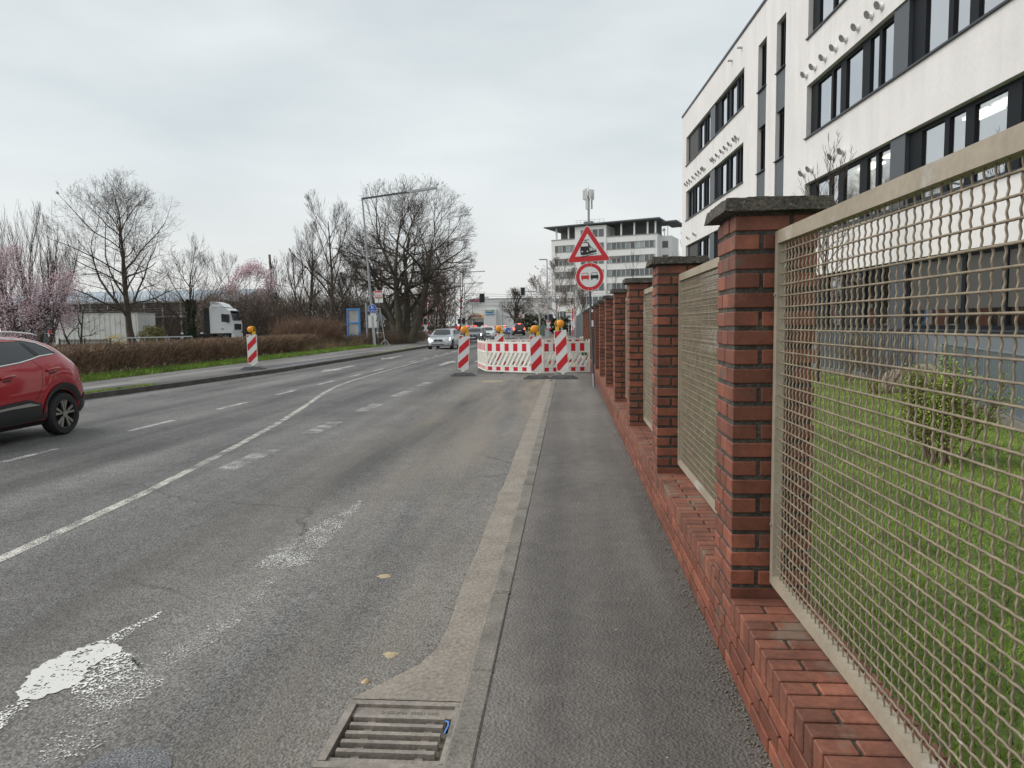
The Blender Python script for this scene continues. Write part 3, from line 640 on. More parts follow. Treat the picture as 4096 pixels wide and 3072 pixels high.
T.v = grow_sym(T.v); T.build('train_windows', SIGNW, tri)
rd = ob('no_overtaking_sign', None, sp, (at(2359, 1107, 18.5).x-.66, -0.05, ZC1)); rd.rotation_euler = (0, R_(-2.0), 0)
MB().plate(circle(.365, 48), 0, 0.004).build('white_edge', SIGNW, rd)
MB().plate(circle(.352, 48), -0.003, -0.0005).build('red_ring', SIGNR, rd)
MB().plate(circle(.262, 48), -0.006, -0.0035).build('white_field', SIGNW, rd)
def carsym(cx, m):
    T = MB().plate([(cx-.10, -.05), (cx+.10, -.05), (cx+.10, .02), (cx+.088, .04), (cx-.088, .04), (cx-.10, .02)], -.009, -.0065)
    for x in (-.07, .07): T.plate([(cx+x-.014, -.085), (cx+x+.014, -.085), (cx+x+.014, -.056), (cx+x-.014, -.056)], -.009, -.0065)
    T.bar((cx-.085, -.008, .04), (cx-.062, -.008, .10), .009); T.bar((cx+.085, -.008, .04), (cx+.062, -.008, .10), .009); T.bar((cx-.066, -.008, .10), (cx+.066, -.008, .10), .009)
    T.build('car_symbol', m, rd)
carsym(-.118, SIGNR); carsym(.122, SIGNK)
for (x, z) in ((-.06, .30), (.06, .30), (-.05, -.31), (.05, -.31)): MB().plate(circle(.008, 8, (x, z)), -.006, -.003).build('rivet', SIGNW, rd)
MB().box(-0.19, -0.044, ZT1+.1, -0.08, -0.025, ZT1+.14).box(-0.17, -0.044, ZC1-.3, -0.05, -0.025, ZC1-.26).build('bracket', GALV, sp)

# ================================================================== ROADWORK BEACONS
BASEM = RUBBER
def beacon(loc, label, h=1.13, w=0.37, lean=0.0, yaw=0.0, flip=False, lamp='left', lampturn=0.0, base=True):
    b = thing('guide_beacon', label, 'beacon', loc, yaw, 'red and white roadwork beacons')
    # foot plate of recycled rubber
    bl, bw = 0.42, 0.21
    MB().hull([(-bl, -bw, 0), (bl, -bw, 0), (bl, bw, 0), (-bl, bw, 0)], [(-bl+.01, -bw+.01, .045), (bl-.01, -bw+.01, .045), (bl-.01, bw-.01, .045), (-bl+.01, bw-.01, .045)]).hull([(-bl+.02, -bw+.02, .045), (bl-.02, -bw+.02, .045), (bl-.02, bw-.02, .045), (-bl+.02, bw-.02, .045)], [(-bl+.15, -bw+.05, .115), (bl-.15, -bw+.05, .115), (bl-.15, bw-.05, .115), (-bl+.15, bw-.05, .115)]).build('foot', BASEM, b)
    MB().box(-.05, -.03, .1152, .05, .03, .13).build('foot_socket', BLACKPL, b)
    for sx in (-1, 1): MB().box(sx*.26-.04, -bw+.035, .05, sx*.26+.04, -bw+.038, .09).build('foot_pad', BLACKPL, b)
    bd = ob('board', None, b, (0, 0, 0.12)); bd.rotation_euler = (0, lean, 0)
    MB().plate([(-.035, 0), (.035, 0), (.05, .06), (w/2, .12), (w/2, h+.12), (-w/2, h+.12), (-w/2, .12), (-.05, .06)], -0.02, 0.02).build('white_board', WHITEP, bd)
    z0, z1, x0, x1 = .145, h+.095, -w/2+.018, w/2-.018
    MB().plate([(x0, z0), (x1, z0), (x1, z1), (x0, z1)], -0.024, -0.0205).build('reflective_field', SIGNW, bd)
    st = 0.30; ss = (x1-x0)*1.0; k = -1
    while True:
        a = z0-0.08+k*st*2*0.86
        if a > z1: break
        # parallelogram rising to the right (or left), clipped to the field
        poly = [(x0, a), (x1, a+ss), (x1, a+ss+st*.86), (x0, a+st*.86)]
        if flip: poly = [(-x, z) for x, z in poly]
        pts = clip_band(poly, z0, z1)
        if len(pts) > 2: MB().plate(pts, -0.028, -0.0245).build('red_stripe', SIGNR, bd)
        k += 1
    MB().box(-.03, -.03, h+.085, .03, -.028, h+.11).build('mount_label', BLACKPL, bd)
    # warning lamp
    s = -1 if lamp == 'left' else 1
    lp = ob('warning_lamp', None, bd, (0, 0, h+.12)); lp.rotation_euler = (0, 0, lampturn); lp.scale = (1.12, 1.12, 1.12)
    MB().box(-.022, -.022, 0, .022, .022, .075).build('lamp_stem', BLACKPL, lp)
    MB().lathe([(0.02, -.045), (.07, -.04), (.092, -.02), (.098, 0), (.098, .02), (.09, .035), (.03, .05)], 24, 'y', (-.02*s, -.03, .175)).build('lamp_lens', AMBERL, lp, 40)
    MB().lathe([(.103, -.012), (.106, 0), (.103, .012)], 24, 'y', (-.02*s, -.03, .175)).build('lamp_ring', YELLOWP, lp, 40)
    bx = .075*s
    MB().box(bx-.05, -.03, .0, bx+.05, .055, .10).build('battery_case', YELLOWP, lp)
    MB().tube([(bx+.045*s, .01, .10), (bx+.05*s, .01, .20), (bx+.02*s, .01, .255), (-.02*s, .01, .275)], .009, 6).build('lamp_handle', YELLOWP, lp, True)
    return b
def clip_band(poly, z0, z1):
    def cl(P, keep, val):
        out = []
        for i in range(len(P)):
            a, b = P[i], P[(i+1) % len(P)]; ia, ib = keep(a[1]), keep(b[1])
            if ia: out.append(a)
            if ia != ib: t = (val-a[1])/(b[1]-a[1]); out.append((a[0]+t*(b[0]-a[0]), val))
        return out
    P = cl(poly, lambda z: z >= z0, z0)
    return cl(P, lambda z: z <= z1, z1) if P else P
beacon((-3.57, 23.68, ZR), 'leaning beacon farthest left of the barrier fence, in the open lane', lean=R_(3.6), yaw=R_(6), lamp='right')
beacon((-1.0, 22.2, ZR), 'beacon with scribble marks in the middle of the barrier fence', lean=R_(-1.8), yaw=R_(4), lamp='right', h=1.12)
beacon((-0.17, 21.47, 0), 'tallest beacon standing on the kerb edge, right of the scribbled one', lean=R_(-3.6), yaw=R_(-4), h=1.23, w=0.375, lamp='left')
beacon((-2.75, 27.9, ZR), 'beacon half hidden behind the left end of the barrier fence', lean=R_(1.0), yaw=R_(0), lamp='right', h=1.12)
beacon((-12.05, 26.23, 0.08), 'lone beacon on the left pavement in front of the hedge', lean=R_(-0.5), yaw=R_(8), lamp='right', h=1.10)
# ================================================================== BARRIER FENCE
def barrier(a, b, label, h=1.05, flip=False, stripes=True, plaque=False):
    a = Vector((a[0], a[1], 0)); b = Vector((b[0], b[1], 0)); d = b-a; Lb = d.length
    t = thing('barrier_fence', label, 'barrier', (a.x, a.y, ZR), math.atan2(d.y, d.x), 'white plastic roadwork barriers')
    z0 = 0.06
    MB().box(0, -.025, z0, .045, .025, z0+h+.06).build('end_post', WHITEP, t)
    MB().box(Lb-.045, -.025, z0, Lb, .025, z0+h+.06).build('end_post', WHITEP, t)
    MB().box(.046, -.02, z0+h-.06, Lb-.046, .02, z0+h).build('top_rail', WHITEP, t)
    MB().box(.046, -.016, z0+h-.33, Lb-.046, .016, z0+h-.0605).build('stripe_board', SIGNW, t)
    MB().box(.046, -.022, z0+h-.38, Lb-.046, .022, z0+h-.3305).build('mid_rail', WHITEP, t)
    MB().box(.046, -.022, z0+.18, Lb-.046, .022, z0+.225).build('low_rail', WHITEP, t)
    MB().box(.046, -.016, z0+.04, Lb-.046, .016, z0+.1795).build('stripe_board', SIGNW, t)
    MB().box(.046, -.022, z0, Lb-.046, .022, z0+.0395).build('bottom_rail', WHITEP, t)
    n = max(2, round(Lb/.36)); pit = (Lb-.09)/n
    for i in range(n):
        x = .05+pit*i+(0.0 if i else .01)
        for zz, hh in ((z0+h-.325, .26), (z0+.045, .13)): MB().box(x, -.020, zz, x+pit*.48, -.0165, zz+hh).build('red_stripe', SIGNR, t)
    # leaning slats
    m_ = max(4, round(Lb/.185)); zl, zh = z0+.2255, z0+h-.3805
    for i in range(-1, m_+1):
        x = .05+(Lb-.1)*i/m_; s = .26*(1 if not flip else -1)
        q = [(x, zl), (x+.09, zl), (x+s+.09, zh), (x+s, zh)]
        q = [(zx, zz) for zx, zz in clip_band([(zz, zx) for zx, zz in q], .046, Lb-.046)] if False else clip_x(q, .046, Lb-.046)
        if len(q) > 2: MB().plate(q, -.018, .018).build('slat', WHITEP, t)
    MB().box(.046, -.012, (zl+zh)/2+.03, Lb*.0+.30, .012, (zl+zh)/2+.055).build('stiffener', WHITEP, t)
    for x in (.12, Lb*.36, Lb*.64, Lb-.12): MB().box(x-.02, -.02, z0+h+.0005, x+.02, .02, z0+h+.055).build('lug', WHITEP, t)
    if plaque:
        MB().box(Lb-.30, -.026, z0+h-.47, Lb-.11, -.0225, z0+h-.385).build('plaque', mat('plaque_green', (0.02, 0.10, 0.035), 0.4), t)
        MB().plate([(Lb-.225, z0+h-.445), (Lb-.205, z0+h-.458), (Lb-.185, z0+h-.445), (Lb-.185, z0+h-.40), (Lb-.225, z0+h-.40)], -.0275, -.0265).build('plaque_shield', mat('plaque_pale', (0.5, 0.6, 0.35), 0.5), t)
    return t
def clip_x(P, a, b): return [(y, x) for x, y in clip_band([(z, x) for x, z in P], a, b)]
barrier((-2.90, 25.0), (-0.92, 23.95), 'striped white barrier in the middle, facing the camera left of the scribbled beacon', flip=False)
barrier((-0.88, 23.9), (0.72, 24.25), 'striped white barrier with small green plaque reaching the sign pole', plaque=True)
barrier((-3.5, 27.3), (-2.92, 25.05), 'striped white barrier at the left end, turned edge-on along the open lane')
barrier((-3.3, 28.3), (-1.25, 28.35), 'back barrier of the enclosure, left half, seen over the front one')
barrier((-1.2, 28.35), (0.6, 29.4), 'back barrier of the enclosure, right half beside the wall')
def foot(loc, rz, label):
    t = thing('rubber_block', label, 'rubber block', loc, rz, 'rubber feet under the barriers')
    MB().hull([(-.45, -.2, 0), (.45, -.2, 0), (.45, .2, 0), (-.45, .2, 0)], [(-.42, -.18, .045), (.42, -.18, .045), (.42, .18, .045), (-.42, .18, .045)]).build('plate', RUBBER, t)
    MB().hull([(-.3, -.13, .0455), (.3, -.13, .0455), (.3, .13, .0455), (-.3, .13, .0455)], [(-.2, -.08, .06), (.2, -.08, .06), (.2, .08, .06), (-.2, .08, .06)]).build('socket', BLACKPL, t)
foot((-3.25, 26.3, ZR), R_(100), 'black rubber foot under the left end barrier, farther back')
foot((-2.75, 24.85, ZR), R_(-20), 'black rubber foot at the front left corner of the barriers')
# excavated hole contents: heap of earth inside the barriers
tag(mound(-1.4, 26.6, ZR, 0.9, 0.28, mat('dug_earth', (0.16, 0.12, 0.08), 0.95, fine=0.4, fs=20, bump=0.8, bs=15), 'earth_heap', 22), 'brown heap of dug earth inside the barriers', 'earth heap')
tag(mound(0.1, 26.8, 0.0, 0.5, 0.22, sandm, 'earth_heap', 18), 'yellow sand heap inside the barriers beside the wall', 'sand heap')

# ================================================================== OFFICE BUILDING BEHIND THE WALL
PLASTER = mat('white_render', (0.65, 0.63, 0.62), 0.85, var=0.05, vs_=0.5, fine=0.03, fs=9, bump=0.12, bs=70, streak=True)
BASEG = mat('grey_base_render', (0.14, 0.155, 0.17), 0.8, var=0.08, vs_=1.5)
FRAMEK = mat('window_frame_anthracite', (0.010, 0.012, 0.015), 0.55, spec=0.15)
PANELK = mat('cladding_panel_grey', (0.060, 0.068, 0.078), 0.45)
BLIND = mat('roller_blind', (0.055, 0.053, 0.05), 0.7)
SILL = mat('sill_metal', (0.045, 0.05, 0.06), 0.4, 0.3)
GLASS = mat_glass('window_glass', 0.52)
ROOM = mat('room_white', (0.74, 0.72, 0.66), 0.8)
LIGHTP = mat('ceiling_light', (1.0, 0.93, 0.75), 0.5, emit=2.6)
of = thing('office_building', 'white rendered office building with dark ribbon windows behind the brick wall', 'building', (9.7, 0, 0), math.atan(0.046))
U0, U1, ZT = 9.0, 48.1, 14.85
ROWS = [(1.38, 3.2), (4.59, 6.51), (8.08, 9.91), (11.51, 13.28)]
near = (10.0, 26.65); far = (34.35, 46.9)
opens = []
for z0, z1 in ROWS: opens += [(near[0], near[1], z0, z1), (far[0], far[1], z0, z1)]
opens += [(31.18, 32.3, 0.6, 13.4), (28.9, 29.95, 0.6, 13.4)]
us = sorted({U0, U1, *[o[0] for o in opens], *[o[1] for o in opens]}); zs = sorted({-0.3, 1.1, ZT, *[o[2] for o in opens], *[o[3] for o in opens]})
Wm, Bm = MB(), MB()
for a, b in zip(us, us[1:]):
    for c, d in zip(zs, zs[1:]):
        cu, cz = (a+b)/2, (c+d)/2
        if any(o[0] < cu < o[1] and o[2] < cz < o[3] for o in opens): continue
        (Bm if cz < 3.2 and cu < 28.5 else Wm).quad((0, a, c), (0, b, c), (0, b, d), (0, a, d))
DEP = 0.22
for (a, b, c, d) in opens:
    tgt = Wm
    tgt.quad((0, a, c), (DEP, a, c), (DEP, a, d), (0, a, d)); tgt.quad((0, b, c), (0, b, d), (DEP, b, d), (DEP, b, c))
    tgt.quad((0, a, d), (DEP, a, d), (DEP, b, d), (0, b, d)); tgt.quad((0, a, c), (0, b, c), (DEP, b, c), (DEP, a, c))
Wm.quad((0, U1, -.3), (13, U1, -.3), (13, U1, ZT), (0, U1, ZT)); Wm.quad((0, U0, -.3), (13, U0, -.3), (13, U0, ZT), (0, U0, ZT)); Wm.quad((13, U0, -.3), (13, U1, -.3), (13, U1, ZT), (13, U0, ZT))
Wm.build('wall', PLASTER, of, recalc=False); Bm.build('base_wall', BASEG, of, recalc=False)
MB().box(-0.06, U0-.06, ZT, 13.06, U1+.06, ZT+0.10).build('roof_edge', SILL, of)
for z0, z1 in ROWS: MB().box(5.5, U0+.1, z0-0.9, 5.6, U1-.1, z0+2.3).build('room_wall', ROOM, of); MB().box(DEP+.12, U0+.1, z1+0.25, 5.5, U1-.1, z1+0.35).build('ceiling', ROOM, of)
for u in (16.2, 21, 25.5, 30.5, 36, 40.3, 44.5): MB().box(DEP+.13, u-.05, 0.3, 5.4, u+.05, ZT-.4).build('room_divider', ROOM, of)
unit = [(24.93, 26.05, 'w'), (24.2, 24.78, 'n'), (22.68, 23.8, 'w'), (21.66, 22.2, 'n'), (20.6, 21.5, 'w'), (19.84, 20.6, 'P'), (18.22, 19.22, 'w'), (17.38, 18.02, 'n'), (15.94, 17.05, 'w'), (14.9, 15.5, 'n'), (13.8, 14.75, 'w'), (13.1, 13.8, 'P'), (11.5, 12.5, 'w'), (10.6, 11.3, 'n')]
unitF = [(35.0-.6, 35.3, 'w'), (35.45, 35.8, 'n'), (36.1, 37.05, 'w'), (37.4, 37.75, 'n'), (37.9, 38.9, 'w'), (39.85, 40.85, 'P'), (41.05, 41.95, 'w'), (42.1, 42.5, 'n'), (42.8, 43.7, 'w'), (44.1, 46.3, 'B')]
def window_band(a, b, z0, z1, panes, row, blind=False):
    w = thing_part('window_band', of)
    e = 0.02; x = DEP-0.06
    fr = MB().box(x, a+e, z0+e, x+.10, b-e, z0+.11).box(x, a+e, z1-.12, x+.10, b-e, z1-e)
    edges = [a+e]
    for (p, q, k) in sorted(panes): edges += [p, q]
    edges.append(b-e)
    for i in range(0, len(edges), 2):
        if edges[i+1]-edges[i] > .02: fr.box(x-.001, edges[i], z0+.1105, x+.099, edges[i+1], z1-.1205)
    fr.build('frame', FRAMEK, w)
    for (p, q, k) in sorted(panes):
        if k == 'P': MB().box(.05, p-.01, z0+e, x-.002, q+.01, z1-e).build('panel', PANELK, w)
        elif k == 'B': MB().box(x-.03, p, z0+.111, x-.003, q, z1-.121).build('blind', BLIND, w)
        elif blind: MB().box(x+.03, p, z0+(.5 if k != 'n' else .111), x+.045, q, z1-.121).build('blind', BLIND, w); MB().quad((x+.06, p, z0+.111), (x+.06, p, z0+.52), (x+.06, q, z0+.52), (x+.06, q, z0+.111)).build('pane', GLASS, w, recalc=False)
        else: MB().quad((x+.06, p, z0+.111), (x+.06, p, z1-.121), (x+.06, q, z1-.121), (x+.06, q, z0+.111)).build('pane', GLASS, w, recalc=False)
    MB().box(-0.07, a-.06, z0-.025, DEP-.062, b+.06, z0+.018).build('sill', SILL, w)
def thing_part(name, parent): return ob(name, None, parent)
for r, (z0, z1) in enumerate(ROWS):
    if r == 0:
        gp = [(23.75, 24.8, 'w'), (22.4, 23.55, 'w'), (21.35, 22.2, 'n'), (20.45, 21.2, 'w'), (19.7, 20.35, 'P')]
        window_band(19.66, near[1], z0, z1, gp, r)
        window_band(near[0], 19.64, z0, z1, [(17.3, 19.55, 'w'), (15.85, 17.15, 'w'), (14.1, 15.7, 'w'), (12.2, 13.95, 'w'), (10.3, 12.0, 'w')], r, blind=True)
    else: window_band(near[0], near[1], z0, z1, unit, r)
    window_band(far[0], far[1], z0, z1, unitF if r != 2 else unitF[:-1]+[(44.0, 44.9, 'w'), (45.2, 45.6, 'n'), (45.8, 46.5, 'w')], r)
for a, b in ((31.18, 32.3), (28.9, 29.95)):
    zz = 0.6
    segs = [(11.45, 13.4, 'g'), (9.92, 11.45, 'P'), (8.02, 9.92, 'g'), (6.53, 8.02, 'P'), (4.58, 6.53, 'g'), (3.2, 4.58, 'P'), (0.6, 3.2, 'g')]
    for z0, z1, k in segs:
        if k == 'P': MB().box(.03, a+.012, z0+.001, DEP-.01, b-.012, z1-.001).build('panel', PANELK, of)
        else:
            w = thing_part('stair_window', of); x = DEP-.06
            MB().box(x, a+.015, z0+.02, x+.1, a+.12, z1-.02).box(x, b-.12, z0+.02, x+.1, b-.015, z1-.02).box(x, a+.121, z0+.02, x+.1, b-.121, z0+.12).box(x, a+.121, z1-.12, x+.1, b-.121, z1-.02).box(x, (a+b)/2+.1, z0+.1205, x+.1, (a+b)/2+.17, z1-.1205).build('frame', FRAMEK, w)
            MB().quad((x+.06, a+.12, z0+.12), (x+.06, b-.12, z0+.12), (x+.06, b-.12, z1-.12), (x+.06, a+.12, z1-.12)).build('pane', mat('dark_pane', (0.012, 0.014, 0.016), 0.06, spec=0.6), w, recalc=False)
            MB().box(-0.06, a-.04, z0-.03, .025, b+.04, z0).build('sill', SILL, w)
# ceiling lights inside the first and second floor rooms
for (u, r) in [(12.5, 1), (15.2, 1), (17.8, 1), (19.0, 1), (21.6, 1), (23.2, 1), (24.9, 1), (18.0, 2), (13.0, 2)]:
    MB().box(1.3, u-.5, ROWS[r][1]+.2, 1.75, u+.5, ROWS[r][1]+.245).build('ceiling_light', LIGHTP, of)
# air scoops over the windows
b = MB(); n = 16
b.lathe([(.13, -.002), (.14, -.014), (.10, -.024)], n, 'x')
fd = Vector((-.82, -.12, -.45)).normalized(); e1 = fd.cross(Vector((0, 0, 1))).normalized(); e2 = e1.cross(fd)
k0 = len(b.v)
for i in range(n): t = 2*math.pi*i/n; b.v.append((-.02, .085*math.cos(t), .085*math.sin(t)))
for cc, rr_ in ((Vector((-.10, -.02, .015)), .105), (Vector((-.20, -.05, .03)), .145)):
    for i in range(n):
        t = 2*math.pi*i/n; q = cc+(e1*(-math.cos(t))+e2*math.sin(t))*rr_
        if cc.x > -.15: q = q*.5+Vector((-.10, .1*math.cos(t), .1*math.sin(t)))*.5
        b.v.append(tuple(q))
for k in (0, 1):
    for i in range(n): b.f.append((k0+k*n+i, k0+k*n+(i+1) % n, k0+(k+1)*n+(i+1) % n, k0+(k+1)*n+i))
k1 = len(b.v); b.v.append(tuple(Vector((-.185, -.05, .03)))); b.f += [(k0+2*n+i, k0+2*n+(i+1) % n, k1) for i in range(n)]; NF = n
b.v = [(x*.82, y*.82, z*.82) for x, y, z in b.v]
SCOOP = b.mesh('air_scoop', mat('scoop_white', (0.70, 0.69, 0.67), 0.5), 50); SCOOP.materials.append(mat('scoop_mouth_shade', (0.20, 0.20, 0.20), 0.7))  # second material: grey disc painting the shade inside the scoop mouth
for pf_ in SCOOP.polygons[-NF:]: pf_.material_index = 1
for u in (26.7, 25.93, 25.08, 24.24, 23.5, 22.67, 21.82, 21.22, 20.2, 19.3, 46.52, 45.9, 45.29, 44.36, 43.47, 42.82, 42.1, 41.79, 39.88, 39.52, 38.75, 37.87, 37.16, 36.39, 35.57, 35.17): ob('air_scoop', SCOOP, of, (-.002, u, 10.28))
for u in (26.75, 26.05, 24.21, 23.46, 45.8, 44.0): ob('air_scoop', SCOOP, of, (-.002, u, 6.87))
for u in (36.41, 34.77): MB().box(-.22, u-.05, 14.23, -.001, u+.05, 14.30).build('roof_spout', GALV, of)

# ================================================================== WHITE TOWER BLOCK FAR BEHIND
TW = mat('tower_white', (0.74, 0.74, 0.72), 0.8, var=0.05, vs_=0.2)
TG = mat('tower_roof_soffit', (0.17, 0.19, 0.195), 0.7)
TF = mat('tower_window_frame', (0.30, 0.30, 0.28), 0.6)
TGL = mat('tower_glass', (0.085, 0.10, 0.11), 0.08, spec=0.7, rnd=0.5)
TCUR = mat('tower_curtain', (0.30, 0.34, 0.34), 0.7, rnd=0.3)
A_ = at(2209, 1290, 180); B_ = at(2628, 1290, 171); dv = (B_-A_); TL = math.hypot(dv.x, dv.y)
tw = thing('tower_block', 'white eight storey tower block with overhanging roof and antenna behind the trees', 'tower block', (A_.x, A_.y, 0), math.atan2(dv.y, dv.x))
ST = 3.25; TZ = at(2400, 905, 175).z
ftop = [TZ-1.0-ST*i for i in range(1, 9)]
c0, c1 = TL*0.235, TL*0.535      # stair core that rises to the roof
ztop = TZ-0.9-0.35
MB().box(0, 0, -1, c0, 12, TZ-2.6).box(c1, 0, -1, TL, 12, TZ-2.6).box(c0, -.15, -1, c1, 12, TZ+.35).box(TL, 3.2, -1, TL+2.6, 12, TZ-2.8).build('wall', TW, tw)
MB().box(-.1, -.12, TZ-2.6, c0-.01, 12, TZ-2.45).box(c1+.01, -.12, TZ-2.6, TL+.1, 12, TZ-2.45).build('parapet', TF, tw)
MB().hull([(-1.6, -1.0, TZ+.45), (TL+.6, -1.0, TZ+.8), (TL+.6, 13, TZ+.8), (-1.6, 13, TZ+.45)], [(-1.7, -1.1, TZ+.7), (TL+.7, -1.1, TZ+1.1), (TL+.7, 13, TZ+1.1), (-1.7, 13, TZ+.7)]).build('roof', TG, tw)
MB().hull([(TL+.8, 2, TZ+.2), (TL+3.9, 2, TZ+.3), (TL+3.9, 13, TZ+.3), (TL+.8, 13, TZ+.2)], [(TL+.8, 1.9, TZ+.5), (TL+4.1, 1.9, TZ+.6), (TL+4.1, 13, TZ+.6), (TL+.8, 13, TZ+.5)]).build('roof', TG, tw)
for x in (1.0, 4.2, c1+3.4, c1+6.6, c1+9.8, TL-.7): MB().box(x, .3, TZ-2.45, x+.35, .65, TZ+.4).build('column', TW, tw)
for x0_, x1_ in ((.3, c0-.3), (c1+.3, TL-.3)): MB().box(x0_, 6, TZ-2.44, x1_, 6.2, TZ+.35).build('terrace_wall', mat('terrace_dark', (0.16, 0.17, 0.175), 0.6), tw)
for i in range(8):
    z1 = TZ-3.95-ST*i; z0 = z1-1.75
    if z0 < 0: break
    for (a, b_) in ((.9, c0-.15), (c1+.15, TL-.55)):
        wb = thing_part('window_band', tw)
        MB().box(a, -.10, z0, b_, -.004, z0+.12).box(a, -.10, z1-.14, b_, -.004, z1).box(a, -.10, z0+.1205, a+.12, -.004, z1-.1405).box(b_-.12, -.10, z0+.1205, b_, -.004, z1-.1405).build('frame', TF, wb)
        n = round((b_-a)/1.12)
        for k in range(n):
            x0 = a+.13+(b_-a-.26)*k/n; x1 = a+.13+(b_-a-.26)*(k+1)/n
            rr = random.random()
            MB().box(x0, -.03, z0+.1205, x1-.14, -.005, z1-.1405).build('pane', TCUR if rr < (.55 if i == 0 else .18) else TGL, wb)
            MB().box(x1-.139, -.07, z0+.1205, x1-.001, -.005, z1-.1405).build('mullion', mat('tower_mullion', (0.50, 0.49, 0.45), 0.6), wb)
        if (i, a < 5) in ((1, True), (1, False)): MB().box(a+.2, -.13, z1-.75, a+3.2, -.105, z1-.1).build('awning', mat('tower_awning', (0.20, 0.19, 0.17), 0.8), wb)
    wb = thing_part('window', tw); MB().box(TL+.5, 3.15, z0+.05, TL+1.9, 3.195, z1-.05).build('frame', TF, wb); MB().box(TL+.62, 3.1, z0+.17, TL+1.78, 3.148, z1-.17).build('pane', TGL, wb)
for i in range(9):
    z1 = TZ-.65-ST*i; z0 = z1-1.65
    for k in range(4):
        x = c0+(c1-c0)*(.20+.19*k)
        wb = thing_part('window', tw)
        MB().box(x-.12, -.20, z0-.12, x+1.22, -.152, z1+.12).build('frame', TF, wb); MB().box(x, -.24, z0, x+1.1, -.201, z1).build('pane', TGL, wb)
AM = mat('antenna_metal', (0.30, 0.30, 0.29), 0.6); AW = mat('antenna_white', (0.55, 0.56, 0.54), 0.6)
ax = TL*0.33
ant = thing_part('antenna_mast', tw); ant.location = (ax, 3, TZ+.9)
MB().tube([(0, 0, 0), (0, 0, 7.3)], .30, 8).build('mast', AM, ant); MB().box(-1.1, -.6, 0, 1.1, .6, .95).build('equipment', mat('antenna_box', (0.18, 0.18, 0.17), 0.8, fine=.6, fs=3), ant)
for k in range(7):
    t = 2*math.pi*k/7; x, y = 1.15*math.cos(t), 1.15*math.sin(t)
    MB().box(x-.28, y-.12, 6.3, x+.28, y+.12, 8.6+.25*(k % 2)).build('antenna_panel', AW, ant); MB().bar((0, 0, 7.0), (x, y, 7.0), .1).build('bracket', AM, ant)
for k in range(3):
    t = 2*math.pi*k/3+.5; x, y = .8*math.cos(t), .8*math.sin(t); MB().box(x-.2, y-.12, 4.0, x+.2, y+.12, 6.2).build('antenna_panel', AW, ant)
MB().tube([(0, 0, 7.3), (0, 0, 9.6)], .04, 5).build('rod', AM, ant)
rl = MB()
for x in np.linspace(ax-2.6, ax+4.6, 7): rl.bar((x, 1.0, TZ+.9), (x, 1.0, TZ+2.0), .05)
rl.bar((ax-2.6, 1, TZ+2.0), (ax+4.6, 1, TZ+2.0), .05); rl.bar((ax-2.6, 1, TZ+1.5), (ax+4.6, 1, TZ+1.5), .04)
rl.build('roof_railing', AM, tw)
MB().lathe([(.02, .0), (.35, -.12), (.4, -.16)], 14, 'y', (TL+1.0, 2.8, TZ-1.5)).build('dish', AW, tw); MB().tube([(TL+1.0, 3.2, TZ-2.8), (TL+1.0, 3.0, TZ-.9)], .08, 6).tube([(TL+1.7, 3.6, TZ-2.8), (TL+1.7, 3.6, TZ-.2)], .07, 6).build('dish_pole', AM, tw)
MB().box(TL-3.5, 2, TZ+.95, TL-1.9, 3.5, TZ+1.5).build('vent', AM, tw)
